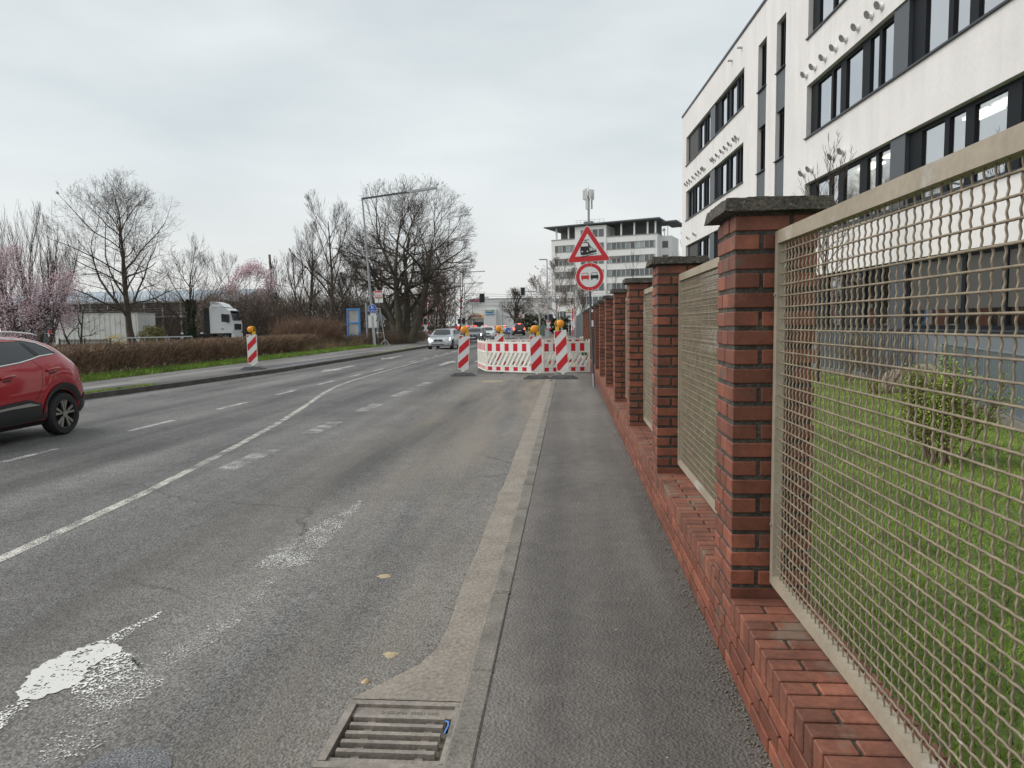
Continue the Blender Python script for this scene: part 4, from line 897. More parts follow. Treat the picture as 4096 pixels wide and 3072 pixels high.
# ================================================================== VEHICLES
def interp(tab, x):
    xs = [p[0] for p in tab]; return float(np.interp(x, xs, [p[1] for p in tab]))
def smoothtab(tab, n=90):
    """monotone-ish smooth curve through knots"""
    xs = np.array([p[0] for p in tab]); ys_ = np.array([p[1] for p in tab]); X = np.linspace(xs[0], xs[-1], n); Y = np.interp(X, xs, ys_)
    k = np.array([1, 2, 3, 2, 1.]); k /= k.sum(); Yp = np.pad(Y, 2, mode='edge'); Ys = np.convolve(Yp, k, 'valid'); Ys[0] = Y[0]; Ys[-1] = Y[-1]
    return list(zip(X, Ys))
class Car:
    def __init__(s, L, top, belt, half, sill, axles, rw, tumble=0.36):
        s.L, s.sill, s.axles, s.rw, s.tumble = L, sill, axles, rw, tumble
        s.top = smoothtab(top); s.belt = smoothtab(belt); s.half = smoothtab(half)
    def zbot(s, y):
        z = interp(s.sill, y)
        for a in s.axles:
            d = abs(y-a); r = s.rw+0.07
            if d < r: z = max(z, s.rw+math.sqrt(r*r-d*d)*0.98)
        return z
    def section(s, y):
        zt, W = interp(s.top, y), interp(s.half, y); zb = min(s.zbot(y), zt-0.12); belt = min(interp(s.belt, y), zt-0.05)
        g = max(zt-belt, 0.05); zm = zb+(belt-zb)*0.55; tw = s.tumble*g
        P = [(W-.05, zb), (W-.015, zb+(belt-zb)*.12), (W-.002, zb+(belt-zb)*.3), (W, zm), (W-.012, zb+(belt-zb)*.8), (W-.035, belt), (W-.05-tw*.35, belt+g*.35), (W-.07-tw*.7, belt+g*.68), (W-.10-tw*.92, belt+g*.87), (W-.19-tw, belt+g*.965), (W*.45, zt-.008*min(1, g*3)), (0, zt)]
        return P
    def width_at(s, y, z):
        P = s.section(y)[:10]; zs_ = [p[1] for p in P]
        return float(np.interp(z, zs_, [p[0] for p in P]))
    def z_at(s, y, x):
        P = s.section(y)[5:][::-1]; return float(np.interp(abs(x), [p[0] for p in P], [p[1] for p in P]))
    def body(s, parent, m, n=96, name='body'):
        ys_ = sorted(set(list(np.linspace(0, s.L, n)) + [a+d for a in s.axles for d in np.linspace(-s.rw-.075, s.rw+.075, 19)]))
        b = MB(); k = None
        for y in ys_:
            P = s.section(y); ringp = [(-x, y, z) for x, z in P] + [(x, y, z) for x, z in P[::-1][1:]]; k = len(ringp); b.v += ringp
        for i in range(len(ys_)-1):
            for j in range(k-1): b.f.append((i*k+j, i*k+j+1, (i+1)*k+j+1, (i+1)*k+j))
        b.f.append(tuple(range(k-1, -1, -1))); e = (len(ys_)-1)*k; b.f.append(tuple(e+j for j in range(k)))
        return b.build(name, m, parent, 35)
    def underbody(s, parent):
        b = MB(); W = interp(s.half, s.L/2)-.09; b.box(-W+.04, .55, .22, W-.04, s.L-.6, .80); return b.build('underbody', mat('underbody', (0.01, 0.01, 0.01), 0.9), parent)
    def patch(s, name, m, parent, outline, side, off=0.006, step=0.07, smooth=True):
        bm = bmesh.new(); bm.faces.new([bm.verts.new((0, y, z)) for y, z in outline])
        for ax, i in (((0, 1, 0), 1), ((0, 0, 1), 2)):
            lo, hi = min(p[i-1] for p in outline), max(p[i-1] for p in outline); v = lo+step
            while v < hi-.005:
                co = [0, 0, 0]; co[i] = v
                bmesh.ops.bisect_plane(bm, geom=list(bm.verts)+list(bm.edges)+list(bm.faces), plane_co=co, plane_no=ax); v += step
        for v in bm.verts: v.co.x = side*(s.width_at(v.co.y, v.co.z)+off)
        bmesh.ops.recalc_face_normals(bm, faces=bm.faces)
        f = next(iter(bm.faces)); 
        if f.normal.x*side < 0: bmesh.ops.reverse_faces(bm, faces=bm.faces)
        me = bpy.data.meshes.new(name); bm.to_mesh(me); bm.free(); me.materials.append(m)
        if smooth: me.shade_smooth()
        return ob(name, me, parent)
    def toppatch(s, name, m, parent, outline, off=0.006, step=0.08):
        """outline in (x, y) laid on the upper surface (windscreen, rear window)"""
        bm = bmesh.new(); bm.faces.new([bm.verts.new((x, y, 0)) for x, y in outline])
        for ax, i in (((1, 0, 0), 0), ((0, 1, 0), 1)):
            lo, hi = min(p[i] for p in outline), max(p[i] for p in outline); v = lo+step
            while v < hi-.005:
                co = [0, 0, 0]; co[i] = v; bmesh.ops.bisect_plane(bm, geom=list(bm.verts)+list(bm.edges)+list(bm.faces), plane_co=co, plane_no=ax); v += step
        for v in bm.verts: v.co.z = s.z_at(v.co.y, v.co.x)+off
        bmesh.ops.recalc_face_normals(bm, faces=bm.faces)
        me = bpy.data.meshes.new(name); bm.to_mesh(me); bm.free(); me.materials.append(m); me.shade_smooth(); return ob(name, me, parent)
    def trim(s, name, m, parent, pts, side, r=0.012, off=0.008, closed=False):
        P = list(pts)+([pts[0]] if closed else []); D = []
        for (a, b), (c, d) in zip(P, P[1:]):
            n = max(1, int(math.hypot(c-a, d-b)/.08)); D += [(a+(c-a)*i/n, b+(d-b)*i/n) for i in range(n)]
        D.append(P[-1]); return MB().tube([(side*(s.width_at(y, z)+off), y, z) for y, z in D], r, 6).build(name, m, parent, True)
def wheel(parent, x, y, r, side, spokes=5, w=0.2, detail=True, rim=ALLOY):
    t = ob('wheel', None, parent, (x, y, r))
    MB().lathe([(r*.68, -w/2), (r*.93, -w/2), (r, -w/2+.03), (r, w/2-.03), (r*.93, w/2), (r*.68, w/2)], 28, 'x', cap=(False, False)).build('tyre', TYRE, t, 40)
    MB().lathe([(.01, -.03), (r*.66, -.05), (r*.69, w/2-.01)], 24, 'x', cap=(True, False)).build('rim_disc', BLACKPL, t, 40) if side > 0 else MB().lathe([(.01, .03), (r*.66, .05), (r*.69, -w/2+.01)], 24, 'x', cap=(True, False)).build('rim_disc', BLACKPL, t, 40)
    b = MB(); o_ = side*(w/2-.02)
    ringo = [(r*.70*math.cos(a), r*.70*math.sin(a)) for a in np.linspace(0, 2*math.pi, 28, endpoint=False)]; ringi = [(p*.92, q*.92) for p, q in ringo]
    n = len(b.v); b.v += [(o_, p, q) for p, q in ringo]+[(o_+side*.004, p, q) for p, q in ringi]; b.f += [(n+i, n+(i+1) % 28, n+28+(i+1) % 28, n+28+i) for i in range(28)]
    b.build('rim', rim, t, 40)
    if detail:
        for k in range(spokes):
            for dd in (-.17, .17):
                a = 2*math.pi*k/spokes+.3; a1 = a+dd*.5; a2 = a+dd*1.25
                c1, s1, c2, s2 = math.cos(a1), math.sin(a1), math.cos(a2), math.sin(a2); pw, pw2 = r*.035, r*.085
                MB().hull([(o_-side*.02, r*.10*c1-pw*s1, r*.10*s1+pw*c1), (o_-side*.02, r*.10*c1+pw*s1, r*.10*s1-pw*c1), (o_-side*.012, r*.655*c2+pw2*s2, r*.655*s2-pw2*c2), (o_-side*.012, r*.655*c2-pw2*s2, r*.655*s2+pw2*c2)],
                          [(o_, r*.10*c1-pw*s1*.8, r*.10*s1+pw*c1*.8), (o_, r*.10*c1+pw*s1*.8, r*.10*s1-pw*c1*.8), (o_+side*.008, r*.655*c2+pw2*s2*.75, r*.655*s2-pw2*c2*.75), (o_+side*.008, r*.655*c2-pw2*s2*.75, r*.655*s2+pw2*c2*.75)]).build('spoke', rim, t)
        MB().lathe([(r*.16, o_-.01), (r*.13, o_+side*.006)], 14, 'x').build('hub_cap', rim, t, 40)
    else:
        for k in range(spokes):
            a = 2*math.pi*k/spokes; MB().bar((o_, r*.1*math.cos(a), r*.1*math.sin(a)), (o_, r*.66*math.cos(a), r*.66*math.sin(a)), r*.14, .02, up=(1, 0, 0)).build('spoke', rim, t)
    return t
def paintm(name, col, metal=0.3, rough=0.28): return mat(name, col, rough, metal, coat=0.8, spec=0.5)
HEADL = mat('headlight_lit', (1.0, 0.92, 0.75), 0.2, emit=9.0)
HEADOFF = mat('headlight_clear', (0.6, 0.62, 0.62), 0.1, spec=0.8)
BRAKE = mat('brake_light_lit', (1.0, 0.05, 0.03), 0.3, emit=5.0)
TAILR = mat('tail_light_red', (0.72, 0.035, 0.045), 0.15, spec=0.7)
AMBERE = mat('indicator_lit', (1.0, 0.35, 0.05), 0.3, emit=4.0)
PLATE = mat('plate_white', (0.75, 0.75, 0.73), 0.4)

# ---- red SUV in the left lane, driving towards the camera side, cut by the frame
RED = paintm('red_paint', (0.36, 0.009, 0.020), 0.2, 0.22)
rc = Car(4.45, top=[(0, .78), (.05, .98), (.14, 1.12), (.40, 1.25), (.62, 1.42), (.85, 1.56), (1.15, 1.625), (1.7, 1.66), (2.4, 1.64), (2.9, 1.53), (3.45, 1.14), (4.1, 1.0), (4.38, .86), (4.45, .72)],
         belt=[(0, .70), (.3, 1.09), (.75, 1.20), (1.3, 1.12), (2.2, 1.03), (3.2, .97), (4.45, .65)],
         half=[(0, .62), (.08, .74), (.22, .82), (.5, .895), (1.0, .92), (3.2, .92), (3.9, .88), (4.3, .74), (4.45, .6)], sill=[(0, .42), (.12, .36), (.4, .33), (1.2, .30), (3.4, .28), (4.2, .28), (4.45, .34)], axles=(.80, 3.46), rw=.345, tumble=.42)
rs = thing('red_suv', 'shiny dark red car with roof rails passing at the left edge', 'car', (-9.24, 11.86, ZR), math.pi)
rc.body(rs, RED); rc.underbody(rs)
sy = lambda Y: 11.86-Y
zz = lambda z: z+.05
for side in (-1, 1):
    win = [(sy(Y), zz(z)-.02) for Y, z in [(11.06, 1.32), (10.94, 1.42), (10.78, 1.495), (10.54, 1.545), (10.12, 1.575), (9.77, 1.585), (9.25, 1.555), (9.02, 1.47), (8.80, 1.30), (8.62, 1.10), (9.0, 1.10), (9.73, 1.15), (9.9, 1.17), (10.26, 1.205), (10.5, 1.245), (10.68, 1.285), (10.93, 1.305)]]
    rc.patch('side_window', CARGLASS, rs, win, side, 0.004)
    rc.trim('window_trim', CHROME, rs, win, side, .014, .006, True)
    rc.patch('window_pillar', BLACKPL, rs, [(sy(10.42), zz(1.56)), (sy(10.50), zz(1.55)), (sy(10.72), zz(1.265)), (sy(10.63), zz(1.25))], side, 0.008)
    rc.patch('window_pillar', BLACKPL, rs, [(sy(9.36), zz(1.56)), (sy(9.48), zz(1.56)), (sy(9.5), zz(1.11)), (sy(9.38), zz(1.1))], side, 0.008)
    rc.patch('tail_lamp', TAILR, rs, [(.33, 1.215), (.16, 1.19), (.10, 1.13), (.12, 1.06), (.20, 1.06), (.30, 1.12)], side, 0.02)
    # black cladding: arch lips, sill and bumper foot
    for ax_ in rc.axles:
        o1 = [(ax_+(.345+.07+.105)*math.cos(t), .345+(.345+.07+.105)*math.sin(t)) for t in np.linspace(R_(-5), R_(185), 22)]
        i1 = [(ax_+(.345+.072)*math.cos(t), .345+(.345+.072)*math.sin(t)) for t in np.linspace(R_(185), R_(-5), 22)]
        rc.patch('arch_cladding', BLACKPL, rs, [(a, max(.33, b)) for a, b in o1+i1], side, 0.016)
    rc.patch('sill_cladding', BLACKPL, rs, [(1.32, .31), (2.95, .29), (2.95, .54), (2.4, .60), (1.95, .645), (1.62, .66), (1.36, .58)], side, 0.018)
    rc.patch('sill_trim', mat('satin_silver', (0.42, 0.42, 0.40), 0.35, 0.6), rs, [(1.38, .555), (2.0, .55), (2.9, .50), (2.9, .525), (2.0, .585), (1.6, .605)], side, 0.024)
    rc.patch('bumper_cladding', BLACKPL, rs, [(.36, .34), (.14, .37), (.02, .45), (.02, .62), (.18, .64), (.30, .55)], side, 0.014)
    for hy in (10.83, 9.90):
        z = 1.095 if hy > 10 else 1.03; rc.patch('handle_recess_shade', mat('red_recess_shade', (0.05, 0.002, 0.004), 0.4), rs, [(sy(hy)+.11, z-.045), (sy(hy)-.09, z-.03), (sy(hy)-.06, z-.06), (sy(hy)+.07, z-.075)], side, .003)  # hollow behind the handle: its shade painted as a darker red patch
        rc.trim('door_handle', RED, rs, [(sy(hy)+.13, z-.012), (sy(hy)+.05, z+.004), (sy(hy)-.13, z+.022)], side, .019, .022)
    seam = mat('shut_line', (0.03, 0.002, 0.003), 0.6)
    rc.trim('door_seam', seam, rs, [(sy(10.50), 1.27), (sy(10.62), 1.12), (sy(10.58), .86), (sy(10.42), .64)], side, .004, .0)
    rc.trim('door_seam', seam, rs, [(sy(9.43), 1.13), (sy(9.45), .9), (sy(9.4), .62)], side, .004, .0)
    x = side*(.92-.42*.45-.10); MB().tube([(x, .98, 1.635), (x, 1.12, 1.675), (x, 1.5, 1.705), (x, 2.0, 1.71), (x, 2.6, 1.66), (x, 2.75, 1.60)], .017, 6).build('roof_rail', CHROME, rs, True)
    for y in rc.axles: wheel(rs, side*.80, y, .345, side, 5, .22)
MB().box(-.5, .0, .9, .5, -.012, 1.0).build('number_plate', PLATE, rs)
rc.toppatch('rear_window', CARGLASS, rs, [(-.55, .36), (.55, .36), (.47, .72), (-.47, .72)])
for side in (-1, 1): rc.patch('reflector', mat('reflector_amber_glow', (1.0, .45, .12), .3, emit=1.2), rs, [(.13, .98), (.06, .97), (.05, .93), (.12, .93)], side, .012); rc.patch('reflector', mat('reflector_amber_glow', (1.0, .45, .12), .3, emit=1.2), rs, [(.10, .84), (.04, .84), (.03, .76), (.09, .76)], side, .012)  # amber reflectors, no lamps: the glow is emission in their material

# ---- silver hatchback coming towards the camera
def hatch(loc, rz, label, col, name='hatchback', lights=True, L=4.34, W=.92, H=1.48, plate='', group=None, dark_bumper=True, sidewin=True, cat='car'):
    P = paintm('paint_%s_%d' % (name, len(MATS)), col, .45, .3)
    c = Car(L, top=[(0, .8), (.06, 1.0), (.2, 1.12), (.5, H-.14), (.9, H-.02), (1.6, H), (2.3, H-.04), (2.75, H-.17), (3.25, .99), (3.8, .90), (4.15, .78), (L, .60)],
            belt=[(0, .72), (.4, 1.0), (1.5, .97), (3.1, .90), (3.9, .72), (L, .5)], half=[(0, W-.24), (.12, W-.10), (.5, W-.02), (1.2, W), (3.2, W), (3.8, W-.05), (4.15, W-.16), (L, W-.36)],
            sill=[(0, .36), (.3, .28), (3.5, .25), (4.1, .24), (L, .28)], axles=(.82, 3.46), rw=.315)
    t = thing(name, label, cat, loc, rz, group); c.body(t, P, 70); c.underbody(t)
    c.toppatch('windscreen', CARGLASS, t, [(-.66, 3.16), (-.3, 3.24), (.3, 3.24), (.66, 3.16), (.50, 2.52), (.25, 2.46), (-.25, 2.46), (-.50, 2.52)])
    c.toppatch('rear_window', CARGLASS, t, [(-.52, .28), (.52, .28), (.46, .62), (-.46, .62)])
    for s in (-1, 1):
        c.patch('side_window', CARGLASS, t, [(.62, 1.09), (.8, H-.16), (1.3, H-.09), (2.2, H-.10), (2.55, H-.16), (2.95, .99), (2.0, 1.01)], s, .004)
        c.patch('window_pillar', P, t, [(1.55, H-.08), (1.65, H-.08), (1.65, 1.0), (1.55, 1.0)], s, .007)
        c.patch('tail_lamp', TAILR, t, [(.28, 1.08), (.12, 1.05), (.10, .82), (.2, .82)], s, .02)
        hx = s*(W-.30)
        h = MB().hull([(hx-s*.25, L-.12, .60), (hx+s*.10, L-.24, .62), (hx+s*.16, L-.34, .70), (hx-s*.25, L-.16, .66)], [(hx-s*.22, L-.20, .72), (hx+s*.06, L-.36, .80), (hx+s*.16, L-.50, .82), (hx-s*.16, L-.30, .76)])
        h.build('headlight', HEADL if lights else HEADOFF, t, 50)
        MB().hull([(hx-s*.18, L-.03, .34), (hx+s*.08, L-.13, .34), (hx+s*.08, L-.2, .34), (hx-s*.18, L-.1, .34)], [(hx-s*.15, L-.03, .44), (hx+s*.08, L-.13, .45), (hx+s*.08, L-.2, .45), (hx-s*.15, L-.1, .44)]).build('fog_recess', BLACKPL, t)
        MB().hull([(s*(W-.06), 2.86, .95), (s*(W+.10), 2.84, .96), (s*(W+.10), 2.90, .97), (s*(W-.06), 2.92, .97)], [(s*(W-.04), 2.86, 1.04), (s*(W+.09), 2.84, 1.07), (s*(W+.08), 2.90, 1.06), (s*(W-.04), 2.92, 1.04)]).build('mirror', P, t)
        for y in c.axles: wheel(t, s*(W-.12), y, .315, s, 5, .2, detail=False)
    MB().plate([(-.33, .58), (.33, .58), (.30, .69), (.2, .72), (-.2, .72), (-.30, .69)], L-.06, L+.012).build('grille', BLACKPL, t)
    MB().plate(circle(.05, 16, (0, .655)), L+.013, L+.02).build('badge', CHROME, t)
    MB().plate([(-.52, .31), (.52, .31), (.46, .38), (-.46, .38)], L-.05, L+.012).build('intake', BLACKPL, t)
    MB().box(-.27, L+.012, .42, .27, L+.03, .53).build('number_plate', PLATE, t)
    if plate:
        x = ob('plate_text', text_mesh(plate, .10, SIGNK, True, .001), t, (0, L+.032, .475)); x.rotation_euler = (0, 0, math.pi)
    return t
hatch((-8.98, 53.6, ZR), math.pi-R_(2), 'silver hatchback with lit headlights coming towards the camera', (.50, .53, .56), 'silver_hatchback', plate='BM MR 4505')
hatch((-9.25, 72.5, ZR), math.pi, 'dark grey car with one bright headlight behind the silver hatchback', (.10, .105, .115), 'grey_hatchback')
hatch((-9.8, 87.5, ZR), math.pi+R_(3), 'white car second behind the silver hatchback', (.66, .67, .68), 'white_hatchback', lights=False)
# ---- black van from behind and the queue of cars up the road
def rear_car(loc, rz, label, col, H=1.5, W=.9, L=4.3, name='queued_car', lit=True, group='cars queueing up the road', boxy=False):
    P = paintm('paint_%s_%d' % (name, len(MATS)), col, .3, .3)
    top = [(0, .9), (.05, 1.15), (.12, H-.35), (.25, H-.1), (.6, H), (2.2, H), (2.7, H-.15), (3.3, 1.05), (4.0, .9), (L, .7)] if boxy else [(0, .8), (.1, 1.0), (.3, 1.1), (.8, H-.08), (1.3, H), (2.3, H-.03), (3.2, 1.0), (3.9, .88), (L, .65)]
    c = Car(L, top, [(0, .8), (.3, 1.0), (3.2, .95), (L, .55)], [(0, W-.12), (.2, W-.04), (.6, W), (3.4, W), (L, W-.25)], [(0, .4), (.3, .3), (3.6, .27), (L, .3)], (.8, 3.4), .32, tumble=.2 if boxy else .36)
    t = thing(name, label, 'car', loc, rz, group); c.body(t, P, 40); c.underbody(t)
    if boxy: MB().hull([(-.66, .04, 1.05), (.66, .04, 1.05), (.60, .20, H-.16), (-.60, .20, H-.16)], [(-.66, -.012, 1.05), (.66, -.012, 1.05), (.60, .148, H-.16), (-.60, .148, H-.16)]).build('rear_window', CARGLASS, t)
    else: c.toppatch('rear_window', CARGLASS, t, [(-.52, .42), (.52, .42), (.46, .78), (-.46, .78)])
    c.toppatch('windscreen', CARGLASS, t, [(-.6, 3.1), (.6, 3.1), (.5, 2.5), (-.5, 2.5)])
    for s in (-1, 1):
        c.patch('side_window', CARGLASS, t, [(.6, 1.06), (.9, H-.12), (2.2, H-.12), (2.8, 1.03)], s, .004)
        MB().box(s*(W-.16)-.09, -.02, .84, s*(W-.16)+.07, .12, 1.02 if not boxy else 1.12).build('tail_lamp', BRAKE if lit else TAILR, t)
        for y in c.axles: wheel(t, s*(W-.12), y, .32, s, 5, .2, detail=False)
    MB().box(-.26, -.022, .66, .26, .0, .77).build('number_plate', PLATE, t)
    MB().box(-.16, .12 if boxy else .55, H-.12, .16, .2 if boxy else .75, H-.03).build('high_brake_light', BRAKE if lit else TAILR, t)
    MB().box(-W+.1, -.05, .36, W-.1, .12, .60).build('bumper', BLACKPL if boxy else P, t)
    return t
rear_car((-7.35, 106.5, ZR), R_(8), 'black van with lit brake lights seen from behind up the right lane', (.008, .008, .01), 1.82, .93, 4.4, 'black_van', True, None, True)
# ================================================================== TREES
BARK = mat('bark_dark', (0.070, 0.056, 0.042), 0.95, var=0.3, vs_=1.5, fine=0.25, fs=18)
BARKG = mat('bark_greenish', (0.075, 0.066, 0.046), 0.95, var=0.3, vs_=1.5, fine=0.25, fs=18)
TWIG = mat('twigs', (0.070, 0.054, 0.043), 0.95, var=0.25, vs_=0.8)
TWIGR = mat('twigs_reddish', (0.135, 0.082, 0.058), 0.95, var=0.25, vs_=0.8)
BIRCHB = mat('bark_birch', (0.50, 0.48, 0.44), 0.8, var=0.35, vs_=4, stain=((0.06, 0.055, 0.05), 5, 0.58))
PINK = mat('blossom_pink', (0.68, 0.51, 0.555), 0.8, var=0.3, vs_=2.2)
PALEB = mat('blossom_pale', (0.34, 0.275, 0.24), 0.8, var=0.3, vs_=2)
IVY = mat('ivy_leaves', (0.022, 0.045, 0.014), 0.6, var=0.5, vs_=4)
BUD = mat('spring_leaves', (0.24, 0.34, 0.035), 0.6, var=0.4, vs_=6)
EVER = mat('evergreen_leaves', (0.040, 0.046, 0.016), 0.6, var=0.5, vs_=3)
def tubes_np(br, n):
    """list of (points (k,3), radii (k)) with equal k -> vertices and quads"""
    P = np.array([b[0] for b in br]); Rr = np.array([b[1] for b in br]); B, k, _ = P.shape
    T = np.empty_like(P); T[:, 1:-1] = P[:, 2:]-P[:, :-2]; T[:, 0] = P[:, 1]-P[:, 0]; T[:, -1] = P[:, -1]-P[:, -2]
    T /= np.linalg.norm(T, axis=2, keepdims=True)+1e-9
    ref = np.where(np.abs(T[:, :1, 2:3]) > 0.8, np.array([[[1., 0, 0]]]), np.array([[[0, 0, 1.]]])); ref = np.broadcast_to(ref, T.shape)
    a = np.cross(T, ref); a /= np.linalg.norm(a, axis=2, keepdims=True)+1e-9; b = np.cross(T, a)
    ang = 2*np.pi*np.arange(n)/n
    V = P[:, :, None, :]+Rr[:, :, None, None]*(a[:, :, None, :]*np.cos(ang)[None, None, :, None]+b[:, :, None, :]*np.sin(ang)[None, None, :, None])
    idx = np.arange(B*k*n).reshape(B, k, n); i0 = idx[:, :-1]; i1 = idx[:, 1:]
    F = np.stack([i0, np.roll(i0, -1, 2), np.roll(i1, -1, 2), i1], -1).reshape(-1, 4)
    return V.reshape(-1, 3), F
def branches_mesh(name, groups, m):
    VV, FF, o_ = [], [], 0
    for br, n in groups:
        byk = {}
        for b in br: byk.setdefault(len(b[0]), []).append(b)
        for k, L_ in byk.items():
            V, F = tubes_np(L_, n); VV.append(V); FF.append(F+o_); o_ += len(V)
    return np_mesh(name, np.vstack(VV), np.vstack(FF), m, True)
def nrm(v): return v/(np.linalg.norm(v, axis=-1, keepdims=True)+1e-9)
def grow(seed, H, r0, levels, kids, fit=6.0, base=0.22, ratio=0.55, spread=0.75, up=0.2, out=0.35, clear=0.3, wob=0.10, lean=(0, 0), droop=0.0, tw=0.006, startdirs=None, trunk=0.7, rk=0.6, cx=0.0, env=1.0):
    """bare tree grown level by level inside an egg-shaped crown; returns branch levels and tip points.
    base = height of the crown's underside / H, trunk = trunk length / H, cx = sideways shift of the crown"""
    g = np.random.default_rng(seed); a = fit/2; c = H*(1-base)/2; C = np.array([cx, 0, H*base+c]); Rr = np.array([a, a, c])*env
    lv_out = []; tips = None
    sd = startdirs or [(lean[0], lean[1], 1)]
    p = np.array([[(q[3] if len(q) > 3 else 0), (q[4] if len(q) > 4 else 0), -.1] for q in sd], float); d = nrm(np.array([q[:3] for q in sd], float)); Ln = np.full(len(sd), H*trunk); r = np.full(len(sd), r0)
    Ln *= g.uniform(.85, 1.08, len(sd))
    for lv in range(levels+1):
        k = 8 if lv == 0 else (6 if lv == 1 else (5 if lv == 2 else (4 if lv < levels else 3))); B = len(p)
        if lv > 0:                                   # stay inside a lumpy crown
            hv = nrm((p+d*Ln[:, None]*.7-C)/Rr); lump = 1+.30*np.sin(hv[:, 0]*4.1+seed)*np.cos(hv[:, 1]*3.7+seed*2)+.14*np.sin(hv[:, 2]*6.3+hv[:, 0]*5.2+seed*3)
            o_ = (p-C)/Rr; q = d/Rr; A_ = (q*q).sum(1); Bq = (o_*q).sum(1); Cq = (o_*o_).sum(1)-1; disc = Bq*Bq-A_*Cq
            t = np.where(disc > 0, (-Bq+np.sqrt(np.maximum(disc, 0)))/A_, 0.0); t = np.where(t > 0, t, Ln*.35); Ln = np.minimum(Ln, t*lump*g.uniform(.68, 1.12, B)); Ln = np.maximum(Ln, .12)
        pts = [p]; dd = d.copy(); step = (Ln/(k-1))[:, None]
        for i in range(1, k):
            bend = np.array([0, 0, (0.05 if lv == 0 else up*.35)-(droop*i/k if lv >= levels-1 else 0)])
            dd = nrm(dd+g.normal(0, wob*(.4 if lv == 0 else 1.0), (B, 3))+bend); pts.append(pts[-1]+dd*step)
        P = np.stack(pts, 1); end = np.maximum(tw*.6, r*(.30 if lv else .16)); rad = r[:, None]+(end-r)[:, None]*np.linspace(0, 1, k)[None]
        if lv == 0: rad[:, 0] *= 1.35
        lv_out.append(list(zip(P, rad)))
        if lv == levels: tips = np.vstack([P[:, -1], P[:, 1]]); break
        nk = kids[min(lv, len(kids)-1)]; lo = clear if lv == 0 else .15
        f = lo+(1-lo)*((np.arange(nk)[None]+g.uniform(.1, .9, (B, nk)))/nk); f[:, -1] = 1.0
        x = f*(k-1); i0 = np.minimum(x.astype(int), k-2); fr_ = (x-i0)[..., None]; bi = np.arange(B)[:, None]
        q0, q1 = P[bi, i0], P[bi, i0+1]; st = q0+(q1-q0)*fr_; tg = nrm(q1-q0)
        ph = g.uniform(0, 6.28, (B, 1))+2.4*np.arange(nk)[None]+g.normal(0, .35, (B, nk))
        ref = np.where(np.abs(tg[..., 2:3]) > .9, np.array([1., 0, 0]), np.array([0, 0, 1.])); e1 = nrm(np.cross(tg, ref)); e2 = np.cross(tg, e1)
        sp = spread*g.uniform(.65, 1.3, (B, nk)); sp[:, -1] *= .35
        nd = tg*np.cos(sp)[..., None]+(e1*np.cos(ph)[..., None]+e2*np.sin(ph)[..., None])*np.sin(sp)[..., None]
        ov = nrm((st-C)/Rr); nd = nrm(nd+ov*out*g.uniform(.4, 1.2, (B, nk, 1))+np.array([0, 0, up*.6]))
        ln = Ln[:, None]*ratio*(1.25-.6*f)*g.uniform(.7, 1.25, (B, nk)); pr = rad[bi, i0]; nr = np.maximum(tw, pr*rk*g.uniform(.7, 1.0, (B, nk))); nr[:, -1] = np.maximum(tw, end)
        keep = g.random((B, nk)) > .1
        p, d, Ln, r = st[keep], nd[keep], ln[keep], nr[keep]
    return lv_out, tips
def blades(pts, size, m, name, seed=1, per=3, jit=0.1):
    g = np.random.default_rng(seed); P = np.repeat(np.asarray(pts), per, 0); P = P+g.normal(0, jit, P.shape); n = len(P)
    a = g.normal(0, 1, (n, 3)); a /= np.linalg.norm(a, axis=1, keepdims=True); b = np.cross(a, g.normal(0, 1, (n, 3))); b /= np.linalg.norm(b, axis=1, keepdims=True)
    s = size*g.uniform(.6, 1.3, (n, 1)); V = np.stack([P-a*s, P+b*s*.6, P+a*s, P-b*s*.6], 1).reshape(-1, 3); F = np.arange(n*4).reshape(n, 4)
    return np_mesh(name, V, F, m)
def tree(label, loc, seed, H, r0, levels, kids, group=None, bark=BARK, twig=TWIG, name='bare_tree', rotz=None, blossom=None, bsize=.05, per=3, jit=.12, btop=None, cat='tree', trunk_levels=2, **kw):
    out, tips = grow(seed, H, r0, levels, kids, **kw)
    t = thing(name, label, cat, loc, rotz or 0, group)
    tl = min(trunk_levels, levels)
    ob('trunk', branches_mesh('trunk', [(out[i], 7 if i == 0 else 5) for i in range(tl) if out[i]], bark), t)
    ob('crown', branches_mesh('crown', [(out[i], 4 if i < levels-1 else 3) for i in range(tl, levels+1) if out[i]], twig), t)
    if blossom is not None:
        P = tips
        if btop: P = P[(P[:, 2] > btop[0]) & (P[:, 2] < btop[1])]
        nm = 'blossom' if 'lossom' in blossom.name else 'leaves'
        stuff(ob(nm, blades(P, bsize, blossom, nm, seed, per, jit), t))
    return t
def tb(px, Y, z=0.05): p = at(px, 1300, Y); return (p.x, Y, z)
def th(py, px, Y): return at(px, py, Y).z
G1 = 'bare trees left of the road'
tree('tall slender bare tree with upright shoots rising behind the pink plum', tb(95, 52), 11, th(790, 95, 52), .20, 4, (8, 6, 5, 4), G1, fit=9.5, base=.15, spread=.5, up=.75, out=.1, clear=.1, ratio=.62, trunk=.62, startdirs=[(-.14, 0, 1, -.6, 0), (.08, .1, 1, .3, .2), (.28, 0, 1, 1.0, 0), (-.35, 0, 1, -1.2, 0), (.5, .1, 1, 1.6, 0)], tw=.007)
tree('pink blossoming plum tree behind the red car', tb(75, 44), 12, th(965, 100, 44), .17, 4, (9, 6, 5, 5), 'blossoming plum trees', name='plum_tree', fit=7.2, base=.08, spread=.85, up=.15, clear=.18, ratio=.7, wob=.2, trunk=.6, startdirs=[(.45, 0, 1), (-.4, .2, 1), (.0, -.3, 1)], blossom=PINK, bsize=.042, per=4, jit=.16, tw=.006)
